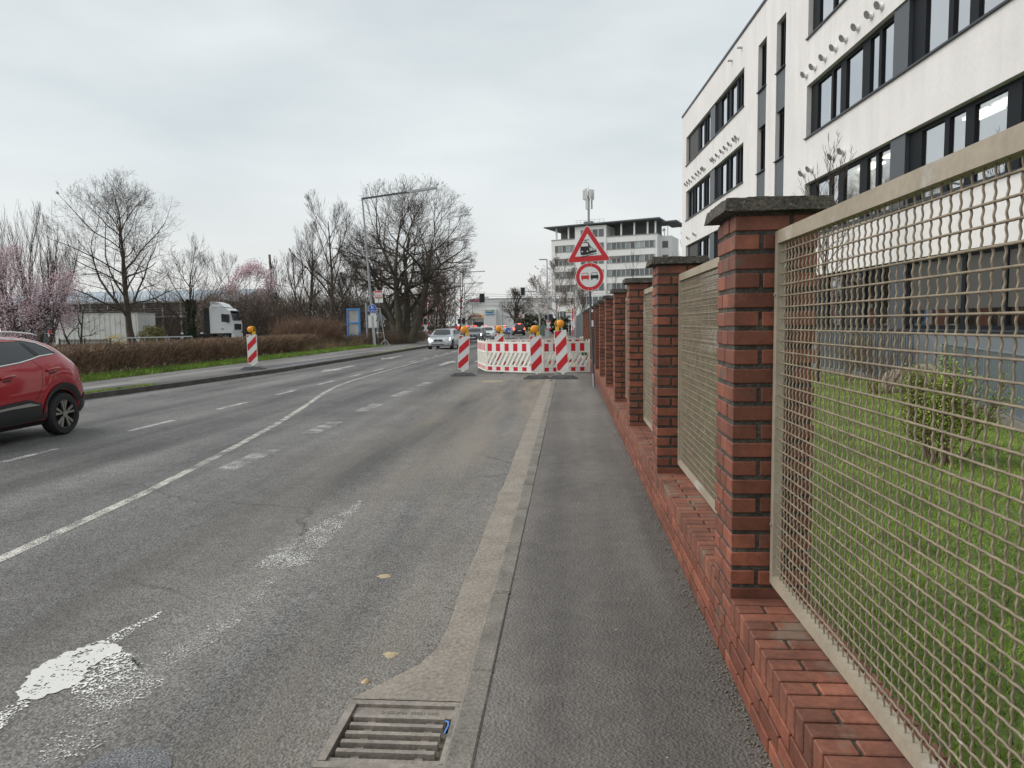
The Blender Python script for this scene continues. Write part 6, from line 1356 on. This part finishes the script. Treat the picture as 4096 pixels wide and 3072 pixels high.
# ---- yard things: utility cabinet, guard rail, small red sign
p = at(652, 1360, 62); uc = thing('utility_cabinet', 'small grey utility cabinet with yellow sticker in the yard', 'cabinet', (p.x, 62, .04))
MB().box(-.3, -.2, 0, .3, .2, 1.05).build('case', mat('cabinet_grey', (.33, .34, .34), .6), uc); MB().box(-.33, -.23, 1.0505, .33, .23, 1.1).build('lid', GREYP, uc); MB().plate([(-.1, .65), (.1, .65), (0, .85)], -.21, -.202).build('sticker', YELLOWP, uc)
p0, p1 = at(478, 1386, 45), at(770, 1377, 49); gr2 = thing('guard_rail', 'white painted low rail along the yard behind the hedge', 'rail', (p0.x, p0.y, 0))
d = p1-p0; MB().bar((0, 0, 1.12), (d.x, d.y, 1.12), .10, .08).build('rail', mat('rail_white', (.5, .5, .48), .6), gr2)
for k in range(7): MB().box(d.x*k/6-.04, d.y*k/6-.04, 0, d.x*k/6+.04, d.y*k/6+.04, 1.07).build('post', GREYP, gr2)
p = at(206, 1325, 60); rs2 = thing('yard_sign', 'small red and white sign on a post left of the container', 'sign', (p.x, 60, .04))
post(rs2, 'post', (.1, 0, 0), (.1, 0, 1.9), .04, GREYP, 6); MB().box(-.3, -.06, 1.1, .3, -.03, 1.75).build('board', SIGNW, rs2); MB().box(-.24, -.07, 1.28, .18, -.0605, 1.69).build('red_field', SIGNR, rs2)
# ---- white lorry tractor and flat trailer
p = at(925, 1300, 80); lo = thing('white_lorry', 'white lorry cab with raised roof fairing parked behind the hedge', 'lorry', (p.x+2.6, 73.5, .04), R_(-84))
lo.scale = (1.12, 1.12, 1.12); WL = mat('lorry_white', (.76, .77, .78), .35, coat=.4); n_ = 0
# local x: across, local y: forward
cabp = [(-1.05, 1.0), (.95, 1.0), (1.12, 1.25), (1.12, 1.9), (1.05, 2.2), (.85, 3.05), (.55, 3.3), (-.1, 3.5), (-1.05, 3.5)]
W2 = 1.2
MB().hull([(-W2, y, z) for y, z in cabp], [(W2, y, z) for y, z in cabp]).build('cab', WL, lo)
fp = [(-1.0, 3.5), (-.1, 3.5), (.35, 3.42), (.0, 3.75), (-.55, 3.95), (-1.0, 3.98)]
MB().hull([(-W2+.15, y, z+.005) for y, z in fp], [(W2-.15, y, z+.005) for y, z in fp]).build('roof_fairing', WL, lo)
for s in (-1, 1):
    MB().box(s*W2-.02, -1.55, 1.0, s*W2+.02, -1.06, 3.35).build('side_deflector', BLACKPL, lo)
    MB().plate([(0, 0)]*0+[(.05, 2.05), (.78, 2.05), (.66, 2.75), (.05, 2.8)], 0, .01).build('side_window', CARGLASS, lo).matrix_local = Matrix(((0, 1, 0, s*W2+(.005 if s > 0 else -.015)), (1, 0, 0, 0), (0, 0, 1, 0), (0, 0, 0, 1)))
    MB().box(s*(W2+.05)-.05, .55, 2.0, s*(W2+.05)+.12*s+.05, .80, 2.75).build('mirror', BLACKPL, lo)
    MB().box(s*W2-.012, .0, 1.35, s*W2+.012, .25, 1.42).build('door_handle', BLACKPL, lo)
    for y, in ((.35,), (-2.6,)): wheel(lo, s*1.0, y, .50, s, 8, .3, detail=False)
MB().hull([(-1.1, 1.075, 2.18), (1.1, 1.075, 2.18), (1.02, .875, 3.02), (-1.02, .875, 3.02)], [(-1.1, 1.10, 2.18), (1.1, 1.10, 2.18), (1.02, .90, 3.02), (-1.02, .90, 3.02)]).build('windscreen', CARGLASS, lo)
MB().box(-1.15, .9, .55, 1.15, 1.15, .999).build('bumper', WL, lo); MB().box(-.9, 1.125, 1.3, .9, 1.14, 1.85).build('grille', BLACKPL, lo); MB().hull([(-1.1, .88, 3.04), (1.1, .88, 3.04), (1.1, 1.15, 3.0), (-1.1, 1.15, 3.0)], [(-1.1, .88, 3.12), (1.1, .88, 3.12), (1.1, 1.15, 3.05), (-1.1, 1.15, 3.05)]).build('sun_visor', BLACKPL, lo)
MB().box(-.45, -4.2, .7, .45, -1.06, .95).build('chassis', BLACKPL, lo)
p = at(778, 1362, 74); ft = thing('flat_trailer', 'low flat trailer with white stacked boxes at its corners beside the lorry', 'trailer', (p.x, 74, .04))
MB().box(-1.25, -.4, .75, 1.25, 2, .95).build('deck', BLACKPL, ft); MB().box(-1.2, -.45, .55, 1.2, -.401, .749).build('rear_board', BLACKPL, ft)
for x in (-1.1, 1.1): MB().box(x-.14, -.47, .60, x+.14, -.42, 1.22).build('corner_box', SIGNW, ft)
for x in (-.8, -.3, .5): MB().box(x-.12, -.475, .75, x+.12, -.455, .90).build('reflector_plate', SIGNW, ft)
for s in (-1, 1): wheel(ft, s*.9, .6, .36, s, 6, .25, detail=False)

# ================================================================== LEVEL CROSSING
SIGWH = mat('signal_white_edge', (.60, .60, .58), .5)
def cross(parent, loc, s=1.0):
    c = ob('st_andrews_cross', None, parent, loc)
    for a in (58, -58):
        d = Vector((math.cos(R_(a)), 0, math.sin(R_(a)))); nn = Vector((-d.z, 0, d.x)); yy_ = -.02 if a > 0 else 0
        MB().hull([tuple(d*(-.62*s)-nn*.08*s+Vector((0, yy_, 0))), tuple(d*(.62*s)-nn*.08*s+Vector((0, yy_, 0))), tuple(d*(.62*s)+nn*.08*s+Vector((0, yy_, 0))), tuple(d*(-.62*s)+nn*.08*s+Vector((0, yy_, 0)))], [tuple(d*(-.62*s)-nn*.08*s+Vector((0, yy_+.012, 0))), tuple(d*(.62*s)-nn*.08*s+Vector((0, yy_+.012, 0))), tuple(d*(.62*s)+nn*.08*s+Vector((0, yy_+.012, 0))), tuple(d*(-.62*s)+nn*.08*s+Vector((0, yy_+.012, 0)))]).build('cross_arm', SIGNW, c)
        for e in (-1, 1):
            q0, q1 = d*(e*.40*s), d*(e*.621*s); y0 = Vector((0, yy_-.004, 0)); y1 = Vector((0, yy_-.0005, 0))
            MB().hull([tuple(q0-nn*.081*s+y0), tuple(q1-nn*.081*s+y0), tuple(q1+nn*.081*s+y0), tuple(q0+nn*.081*s+y0)], [tuple(q0-nn*.081*s+y1), tuple(q1-nn*.081*s+y1), tuple(q1+nn*.081*s+y1), tuple(q0+nn*.081*s+y1)]).build('red_end', SIGNR, c)
def signal(parent, loc, back=False, w=.42, h=.68):
    s = ob('signal_head', None, parent, loc)
    MB().plate(rrect(w, h, .06), -.02, .0).build('surround', SIGWH if not back else BLACKPL, s); MB().plate(rrect(w-.07, h-.07, .04), -.03 if not back else .001, -.0205 if not back else .02).build('screen', BLACKPL, s)
    MB().box(-w*.35, .021, -h*.4, w*.35, .22, h*.4).build('case', BLACKPL, s)
def crossing_post(px, Y, label, h, sig, crs, backsig, r=.09):
    p = at(px, 1300, Y); t = thing('crossing_signal', label, 'crossing signal', (p.x, Y, .0), 0, 'level crossing signals')
    post(t, 'post', (0, .1, 0), (0, .1, h), r, GALV)
    if sig: q = at(*sig, Y-.1); signal(t, (q.x-p.x, -.1, q.z))
    if backsig: q = at(*backsig, Y); signal(t, (q.x-p.x, 0, q.z), True, .46)
    if crs: q = at(*crs, Y-.2); cross(t, (q.x-p.x, -.2, q.z))
    return t
crossing_post(1702, 74.4, 'left crossing post with white edged signal and red tipped cross', 2.6, (1701, 1285), (1703, 1312), (1685, 1285))
crossing_post(2194, 86, 'right crossing post with white edged signal and red tipped cross', 3.0, (2184, 1269), (2194, 1301), (2204, 1268))
crossing_post(1856, 83, 'crossing signal seen half behind the third raised barrier arm', 2.6, (1838, 1285), None, (1854, 1284))
def boom(a, b, Y, label, red=True, r=.055):
    A, B = at(*a, Y), at(*b, Y); t = thing('crossing_barrier', label, 'crossing barrier', (A.x, Y, 0), 0, 'raised level crossing barriers'); n = 11
    post(t, 'housing', (0, .25, 0), (0, .25, 1.1), .2, GALV, 8)
    bm_ = MB(); d = Vector((B.x-A.x, 0, B.z-A.z)); o_ = Vector((0, 0, A.z))
    MB().tube([o_, o_+d], r, 8).build('boom', SIGNW, t, True)
    for k in range(n):
        f0, f1 = (k+.1)/n, (k+.62)/n; MB().tube([o_+d*f0, o_+d*f1], r+.012 if red else r*.8+.012, 8).build('red_band', SIGNR, t, True) if (red or k % 2 == 0) else None
    MB().bar(o_-d.normalized()*.5, o_, .16, .1).build('counterweight', GALV, t)
boom((1706, 1297), (1714, 1180), 76, 'raised red and white barrier arm above the left crossing post')
boom((1740, 1315), (1745, 1231), 86, 'thin pale barrier arm behind the silver hatchback', False)
boom((1844, 1340), (1851, 1196), 83, 'tall pale barrier arm right of the silver hatchback', False)
boom((2243, 1300), (2233, 1217), 94, 'thin pale barrier arm above the tallest beacon', False)
boom((2301, 1290), (2293, 1217), 97, 'red and white barrier arm beside the bus stop sign')
boom((2186, 1268), (2187, 1205), 88, 'red and white barrier arm hidden along the right mast')
# ---- traffic light masts with curved arms
def tmast(px, Y, label, ztop, pts, lightpx, lamp=None):
    p = at(px, 1300, Y); t = thing('traffic_light_mast', label, 'traffic light', (p.x, Y, 0), 0, 'traffic light masts')
    post(t, 'pole', (0, 0, 0), (0, 0, ztop), .13, GALV, 10, .08)
    MB().tube([Vector((at(x, y, Y).x-p.x, 0, at(x, y, Y).z)) for x, y in pts], .065, 6).build('arm', GALV, t, True)
    q = at(*lightpx, Y-.2); h = ob('traffic_light', None, t, (q.x-p.x, -.2, q.z))
    MB().plate(rrect(.62, 1.05, .08), 0, .03).build('backing', SIGWH if lamp else BLACKPL, h); MB().box(-.22, -.05, -.45, .22, -.001, .45).build('case', BLACKPL, h)
    for z in (.3, 0, -.3): MB().lathe([(.11, -.06), (.12, -.10)], 12, 'y', (0, 0, z)).build('visor', BLACKPL, h)
    if lamp:
        A = [at(x, y, Y) for x, y in lamp]; MB().tube([(A[0].x-p.x, 0, ztop-.2), (A[0].x-p.x, 0, A[0].z)], .07, 8).build('upper_pole', GALV, t); MB().bar((A[0].x-p.x, 0, A[0].z), (A[1].x-p.x, 0, A[1].z), .25, .12).build('lamp_head', GREYP, t)
tmast(2190, 87, 'right mast with curved traffic light arm and lamp head on top', at(2190, 1190, 87).z, [(2187, 1215), (2180, 1185), (2162, 1170), (2140, 1166), (2064, 1164)], (2091, 1166), [(2188, 1038), (2157, 1038)])
tmast(1853, 84, 'left mast with curved arm and black traffic light against the store', at(1853, 1215, 84).z, [(1853, 1216), (1860, 1205), (1880, 1197), (1905, 1194), (1955, 1189)], (1928, 1192))
# ---- street lamps along the far road
for px, Y, top, arm, lab in ((1822, 92, 1090, (1790, 1083, 1835), 'far street lamp at the wood edge with short arm'), (1844, 102, 1090, (1835, 1085, 1940), 'far street lamp with long lit arm over the wood edge'), (1838+22, 125, 1133, (1860, 1131, 1933), 'farthest street lamp with low arm over the road')):
    p = at(px, 1300, Y); t = thing('far_street_lamp', lab, 'street lamp', (p.x, Y, 0), 0, 'street lamps up the road')
    post(t, 'pole', (0, 0, 0), (0, 0, at(px, top, Y).z), .11, GALV, 8, .07); A, B = at(px, arm[1]+4, Y), at(arm[2], arm[1], Y); MB().bar((0, 0, A.z), (B.x-p.x, 0, B.z), .12, .1).build('arm', GREYP, t); MB().bar((B.x-p.x-1.3, 0, B.z-.02), (B.x-p.x, 0, B.z), .3, .13).build('lamp_head', SIGWH, t)
# ---- yield sign from behind, keep right sign, round sign from behind
p = at(1802, 1300, 79); t = thing('yield_sign', 'grey back of an inverted triangle sign above the silver hatchback', 'road sign', (p.x, 79, 0)); post(t, 'pole', (0, 0, 0), (0, 0, 2.2), .03, GALV, 6)
x = ob('triangle', None, t, (0, -.04, 2.3)); x.rotation_euler = (0, math.pi, 0); MB().plate([(a_, b_-.2) for a_, b_ in tri_poly(.68, .04)], -.005, .005).build('back_plate', mat('sign_back_light', (.30, .31, .31), .5), x)
p = gnd(2028, 1357, ZR); t = thing('keep_right_sign', 'round blue keep right arrow sign on the traffic island', 'road sign', (p.x, 83, ZR)); post(t, 'pole', (.05, 0, 0), (0, 0, .9), .04, DARKP, 8)
x = ob('disc', None, t, (-.02, -.05, 1.02)); MB().plate(circle(.335, 32), 0, .01).build('white_edge', SIGNW, x); MB().plate(circle(.31, 32), -.005, -.0005).build('blue_disc', SIGNB, x)
b = MB().plate([(-.20, .17), (-.17, .20), (.10, -.07), (.07, -.10)], -.009, -.0055).plate([(.17, -.17), (.17, .05), (.11, .05), (.11, -.11), (-.05, -.11), (-.05, -.17)], -.009, -.0055); b.build('arrow', SIGNW, x)
p = at(1994, 1330, 84); t = thing('island_sign', 'dark round back of a sign left of the blue arrow', 'road sign', (p.x, 84, ZR)); post(t, 'pole', (0, 0, 0), (0, 0, .8), .035, DARKP, 6); MB().plate(circle(.24, 24, (0, p.z-ZR)), 0, .012).build('disc', SIGNG, t)
ISL = [(-8.0, 82), (-6.4, 82), (-7.5, 96), (-8.8, 96)]
struct(MB().hull([(x, y, -.1) for x, y in ISL], [(x, y, .06) for x, y in ISL]).build('traffic_island', KERBM))
# ---- bus stop and people
p = at(2291, 1300, 99); bs_ = thing('bus_stop', 'red post bus stop with white sign bearing a green H', 'bus stop', (p.x, 99, 0)); REDP = mat('post_red', (.55, .03, .04), .4)
post(bs_, 'post', (0, 0, 0), (0, 0, at(2291, 1232, 99).z), .07, REDP, 8)
MB().box(-.95, -.06, at(2276, 1262, 99).z, -.08, .0, at(2276, 1235, 99).z).build('flag', SIGNW, bs_); MB().box(-.95, -.07, at(2276, 1251.5, 99).z, -.08, -.0605, at(2276, 1249, 99).z).build('red_line', REDP, bs_)
hc = ob('stop_emblem', None, bs_, (-.5, -.075, at(2276, 1242, 99).z)); MB().plate(circle(.19, 24), 0, .006).build('green_ring', mat('stop_green', (.05, .25, .08), .4), hc); MB().plate(circle(.155, 24), -.006, -.0005).build('yellow_disc', mat('stop_yellow', (.75, .60, .06), .4), hc)
ob('letter', text_mesh('H', .26, MATS['stop_green'], True, .002), hc, (0, -.01, 0))
MB().box(-.32, -.12, 1.35, .25, -.07, 1.95).build('timetable', SIGNW, bs_)
# people: one continuous skinned body each
def person(label, loc, rz, clothes, dark, hair, h=1.7, arm=0):
    t = thing('person', label, 'person', loc, rz); s = h/1.75
    J = [(0, 0, .95, .13), (0, .01, 1.15, .14), (0, .0, 1.36, .17), (0, .0, 1.48, .09), (0, -.01, 1.54, .055),          # 0-4 spine
         (-.10, 0, .90, .10), (-.11, -.01, .50, .07), (-.11, .04, .09, .05), (-.11, -.10, .04, .045),
         (.10, 0, .90, .10), (.11, -.03, .50, .07), (.11, .03, .09, .05), (.11, -.11, .04, .045),
         (-.20, 0, 1.40, .075), (-.25, .03, 1.13, .055), (-.20, -.14, 1.02 if arm else .92, .045), (-.15, -.20, 1.08 if arm else .84, .035),
         (.20, 0, 1.40, .075), (.25, .03, 1.13, .055), (.20, -.14, 1.05 if arm else .92, .045), (.10, -.22, 1.12 if arm else .84, .035)]
    E = [(0, 1), (1, 2), (2, 3), (3, 4), (0, 5), (5, 6), (6, 7), (7, 8), (0, 9), (9, 10), (10, 11), (11, 12), (2, 13), (13, 14), (14, 15), (15, 16), (2, 17), (17, 18), (18, 19), (19, 20)]
    me = bpy.data.meshes.new('body'); me.from_pydata([(x*s, y*s, z*s) for x, y, z, r in J], E, []); o_ = ob('body', me, t)
    md = o_.modifiers.new('skin', 'SKIN')
    for i, (x, y, z, r) in enumerate(J): me.skin_vertices[0].data[i].radius = (r*s, r*s)
    me.skin_vertices[0].data[0].use_root = True; sb = o_.modifiers.new('sub', 'SUBSURF'); sb.levels = sb.render_levels = 1
    m = bpy.data.materials.new('clothing'); m.use_nodes = True; tt = m.node_tree; bs = tt.nodes['Principled BSDF']; bs.inputs['Roughness'].default_value = .9
    tcx = N(tt, 'ShaderNodeTexCoord'); sp_ = N(tt, 'ShaderNodeSeparateXYZ'); gt = N(tt, 'ShaderNodeMath', operation='GREATER_THAN'); gt.inputs[1].default_value = .78*s; mx = N(tt, 'ShaderNodeMix', data_type='RGBA')
    mx.inputs['A'].default_value = (*dark, 1); mx.inputs['B'].default_value = (*clothes, 1); tt.links.new(tcx.outputs['Object'], sp_.inputs[0]); tt.links.new(sp_.outputs['Z'], gt.inputs[0]); tt.links.new(gt.outputs[0], mx.inputs['Factor']); tt.links.new(mx.outputs['Result'], bs.inputs['Base Color']); me.materials.append(m)
    SK = mat('skin', (.45, .26, .19), .6)
    b = MB().lathe([(.015, -.115), (.055, -.10), (.075, -.03), (.08, .03), (.07, .09), (.03, .12)], 14, 'z', (0, -.02*s, 1.66*s)); b.v = [(x*.92, (y+.02*s)*1.15-.02*s, z) for x, y, z in b.v]; b.box(-.012, -.12, 1.63*s, .012, -.09, 1.67*s); b.build('head', SK, t, True)
    MB().lathe([(.088, -.05), (.092, .03), (.08, .095), (.03, .13)], 14, 'z', (0, .005, 1.67*s)).build('hair', mat('hair_'+hair, (.02, .016, .013), .8), t, True)
    return t
person('person in dark hooded coat standing beside the bus stop', (at(2280, 1300, 97).x, 97, 0), R_(-60), (.02, .02, .024), (.02, .02, .022), 'dark', 1.72, 1)
person('person in red jacket standing behind the silver hatchback', (at(1824, 1300, 80).x, 80, .05), R_(150), (.42, .02, .035), (.03, .03, .035), 'brown', 1.66, 0)
# ---- overhead wires across the crossing
b = thing('overhead_wires', 'thin tram wires crossing high above the level crossing', 'overhead wires', (0, 0, 0))
for ya, yb, Y in ((1166, 1160, 92), (1175, 1168, 95), (1202, 1186, 98)):
    A, B = at(1700, ya, Y), at(2700, yb-2, Y); pts = [A.lerp(B, k/12)+Vector((0, 0, -.5*4*(k/12)*(1-k/12))) for k in range(13)]; MB().tube(pts, .016, 4).build('wire', mat('wire_dark', (.05, .05, .055), .6), b)
# ---- furniture store at the end of the road
YS = 290; ST_W = mat('store_white', (.62, .625, .61), .7); A, B = at(1855, 1300, YS), at(2075, 1300, YS)
st_ = thing('furniture_store', 'large white store with yellow ROLLER sign band and blue banner at the road end', 'store', (A.x, YS, 0)); sw = B.x-A.x
zz2 = lambda y, x=1950: at(x, y, YS).z
sx = lambda x: at(x, 1300, YS).x-A.x
MB().box(0, 2, 0, sw+25, 40, zz2(1196)).build('hall', ST_W, st_); MB().box(-.2, 1.8, zz2(1196), sw+25, 40, zz2(1193)).build('roof_edge', GREYP, st_)
MB().box(sx(1935), 0, 0, sx(1985), 1.99, zz2(1238)).build('portal', ST_W, st_)
MB().box(sx(1871), .5, zz2(1273), sx(1933), 1.9, zz2(1258)).build('sign_band', mat('store_cream', (.70, .64, .38), .6), st_)
MB().box(sx(1872), .3, zz2(1271), sx(1882), .49, zz2(1259)).build('logo_square', mat('store_navy', (.03, .05, .12), .5), st_); ob('lettering', text_mesh('P', 1.1, SIGNW, True), st_, (sx(1877), .25, zz2(1265)))
SR = mat('store_red', (.62, .02, .03), .5); SB = mat('store_blue', (.03, .10, .42), .5)
ob('lettering', text_mesh('RO', 1.45, SR, True, .05), st_, (sx(1893), .3, zz2(1265))); ob('lettering', text_mesh('LL', 1.6, SB, True, .05), st_, (sx(1907.5), .3, zz2(1263))); ob('lettering', text_mesh('ER', 1.45, SR, True, .05), st_, (sx(1921), .3, zz2(1265)))
MB().box(sx(1885), 1.5, zz2(1210), sx(1928), 1.95, zz2(1194)).build('upper_sign', ST_W, st_); ob('lettering', text_mesh('RO', 1.5, SR, True, .05), st_, (sx(1890), 1.3, zz2(1201))); ob('lettering', text_mesh('LL', 1.5, SB, True, .05), st_, (sx(1902), 1.3, zz2(1200))); ob('lettering', text_mesh('ER', 1.5, SR, True, .05), st_, (sx(1914), 1.3, zz2(1201)))
MB().box(sx(1895), 1.7, 0, sx(1933), 1.95, zz2(1287)).build('gate', mat('store_dark', (.03, .032, .035), .5), st_); MB().box(sx(1870), .2, 0, sx(1893), 1.9, zz2(1274)).build('entrance', mat('store_grey', (.18, .18, .17), .6), st_)
bn = ob('banner', None, st_, (sx(1960), -.3, zz2(1250))); bw, bh = (sx(1977)-sx(1944))/2, (zz2(1240)-zz2(1261))/2
MB().plate([(-bw, bh*.9), (0, bh*.75), (bw, bh*1.05), (bw*.95, 0), (-bw*.97, 0)], 0, .1).build('green_half', mat('banner_green', (.05, .20, .12), .6), bn); MB().plate([(-bw*.97, -.02), (bw*.95, -.02), (bw*1.0, -bh*.95), (0, -bh*.75), (-bw*.92, -bh)], 0, .1).build('blue_half', mat('banner_blue', (.04, .16, .50), .6), bn)
ob('lettering', text_mesh('NIEDRIGPREIS', .52, SIGNW, True), bn, (0, -.06, bh*.45)); ob('lettering', text_mesh('MÖBEL-LAGER', .6, SIGNW, True), bn, (0, -.06, -bh*.45))
# ---- sign gantry over the road
p0, p1 = at(1890, 1228, 205), at(2010, 1225, 205); gt_ = thing('sign_gantry', 'thin lattice gantry spanning the road before the store', 'gantry', (p0.x, 205, 0)); gl_ = p1.x-p0.x; ga, gb = at(1950, 1228, 205).z, at(1950, 1221, 205).z
for z in (ga, gb): MB().bar((0, 0, z), (gl_, 0, z), .09).build('chord', GREYP, gt_)
for k in range(12): MB().bar((gl_*k/12, 0, ga), (gl_*(k+.5)/12, 0, gb), .05).bar((gl_*(k+.5)/12, 0, gb), (gl_*(k+1)/12, 0, ga), .05).build('lattice', GREYP, gt_)
for x in (0, gl_): post(gt_, 'post', (x, 0, 0), (x, 0, gb), .14, GREYP, 8)
# ---- billboard, fences, yellow box on the right
p = at(2103, 1300, 165); t = thing('billboard', 'pink edged billboard among the trees left of the right mast', 'billboard', (p.x, 165, 0)); w_ = 1.15
MB().box(-w_, 0, at(2103, 1288, 165).z, w_, .2, at(2103, 1257, 165).z).build('board', mat('billboard_white', (.62, .58, .58), .5), t); MB().box(-w_, -.05, at(2103, 1288, 165).z, -w_+.35, -.001, at(2103, 1257, 165).z).build('pink_strip', mat('billboard_pink', (.55, .10, .18), .5), t); MB().box(-w_+.36, -.05, at(2103, 1288, 165).z, w_, -.001, at(2103, 1280, 165).z).build('pink_foot', MATS['billboard_pink'], t)
for x in (-.8, .8): post(t, 'leg', (x, .1, 0), (x, .1, at(2103, 1288, 165).z), .08, DARKP, 6)
b = MB()
for k in range(5): b.plate([(-.5+k*.28, 3.05+.15*math.sin(k*2)), (-.3+k*.28, 3.1), (-.35+k*.28, 3.3+.1*math.sin(k*3))], -.03, -.001)
b.build('picture', SIGNK, t)
A, B = at(2148, 1345, 112), at(2185, 1348, 92); gf = thing('green_fence', 'dark green mesh fence panels beyond the right mast', 'fence', (A.x, A.y, 0)); d = B-A; GF = mat('fence_green', (.015, .06, .04), .6)
for k in range(5): post(gf, 'post', (d.x*k/4, d.y*k/4, 0), (d.x*k/4, d.y*k/4, 1.5), .05, GF, 6)
for k in range(4): MB().bar((d.x*(k+.02)/4, d.y*(k+.02)/4, .75), (d.x*(k+.98)/4, d.y*(k+.98)/4, .75), .03, 1.4).build('panel', GF, gf)
p = at(2117, 1313, 120); t = thing('grit_box', 'yellow box standing at the kerb before the green fence', 'box', (p.x, 120, 0)); MB().box(-.2, -.2, 0, .22, .2, 1.1).build('case', mat('box_yellow', (.55, .42, .10), .6), t); MB().box(-.12, -.21, .55, .14, -.201, .8).build('slot', BLACKPL, t)
# ---- grey double-bar mesh fence continuing the brick wall
fe = thing('mesh_fence', 'tall grey mesh fence continuing beyond the last brick pier', 'fence', (.78, 37.4, 0)); MG = mat('fence_grey', (.25, .26, .27), .5, .4)
fp_ = [(0, 0), (.10, 12), (.15, 24), (.05, 38)]; 
for k in range(16):
    y = 38*k/15; x = float(np.interp(y, [q[1] for q in fp_], [q[0] for q in fp_])); MB().box(x-.03, y-.03, 0, x+.03, y+.03, 2.45).build('post', MG, fe)
b = MB()
for y in np.arange(0, 38, .22): x = float(np.interp(y, [q[1] for q in fp_], [q[0] for q in fp_])); b.bar((x, y, .05), (x, y, 2.4), .012)
for z in np.arange(.1, 2.45, .2):
    for (xa, ya), (xb, yb) in zip(fp_, fp_[1:]): b.bar((xa+.02, ya, z), (xb+.02, yb, z), .014)
stuff(b.build('wires', MG, fe, recalc=False))
# ---- railings and boulder by the office building
def railing(label, a, b_, h, name='grey_railing'):
    a, b_ = Vector((*a, 0)), Vector((*b_, 0)); d = b_-a; Lr = d.length; t = thing(name, label, 'railing', a, math.atan2(d.y, d.x), 'grey metal railings before the office building'); RG = mat('railing_grey', (.25, .28, .31), .45, .5)
    MB().box(0, -.12, 0, Lr, .12, .12).build('plinth', KERBM, t); n = int(Lr/.115)
    pk_ = MB().box(-.007, -.02, .16, .007, .02, h-.03).mesh('bar', RG)
    for k in range(1, n): ob('bar', pk_, t, (Lr*k/n, 0, 0))
    MB().box(0, -.025, h-.03, Lr, .025, h).build('top_rail', RG, t); MB().box(0, -.022, .13, Lr, .022, .16).build('bottom_rail', RG, t)
    for x in (0.02, Lr/2, Lr-.02): MB().box(x-.02, -.026, .12, x+.02, .026, h+.02).build('post', RG, t)
railing('grey railing running towards the right edge behind the leafy shrub', (8.35, 16.6), (6.3, 9.6), 1.12)
railing('low grey railing against the base wall behind the bare shrub', (8.1, 24.0), (8.45, 18.2), 1.3)
bm = bmesh.new(); bmesh.ops.create_icosphere(bm, subdivisions=3, radius=1)
for v in bm.verts: v.co = Vector((v.co.x*.75, v.co.y*.5, v.co.z*.38))*(1+.22*math.sin(v.co.x*4+1)*math.cos(v.co.y*5)+random.uniform(-.05, .05))
me = bpy.data.meshes.new('boulder'); bm.to_mesh(me); bm.free(); me.materials.append(mat('boulder_stone', (.26, .22, .17), .9, var=.4, vs_=3, fine=.3, fs=20, bump=.6, bs=12)); me.shade_smooth()
tag(ob('boulder', me, None, (7.85, 16.6, .2), R_(-15)), 'pale brown boulder against the grey base wall', 'boulder')
# ---- queue of cars beyond the crossing
qc = [((-10.9, 122), 12, (.45, .46, .47)), ((-13.0, 132), 14, (.3, .05, .05)), ((-11.4, 128), 14, (.6, .6, .6)), ((-16.5, 142), 18, (.55, .56, .57)), ((-14.6, 150), 18, (.04, .04, .05)), ((-19.6, 150), 20, (.25, .04, .04)), ((-18.6, 160), 20, (.5, .5, .52)), ((-23.0, 162), 20, (.08, .09, .1)), ((-23.4, 174), 20, (.55, .55, .55)), ((-27.0, 178), 20, (.35, .06, .05)), ((-28, 192), 20, (.5, .5, .5)), ((-31, 200), 20, (.2, .2, .22))]
words = ['nearest', 'second', 'third', 'fourth', 'fifth', 'sixth', 'seventh', 'eighth', 'ninth', 'tenth', 'eleventh', 'farthest']
for (q, rzv, colr), wd_ in zip(qc, words): rear_car((q[0], q[1], ZR), R_(rzv), '%s car of the queue with brake lights beyond the level crossing' % wd_, colr)
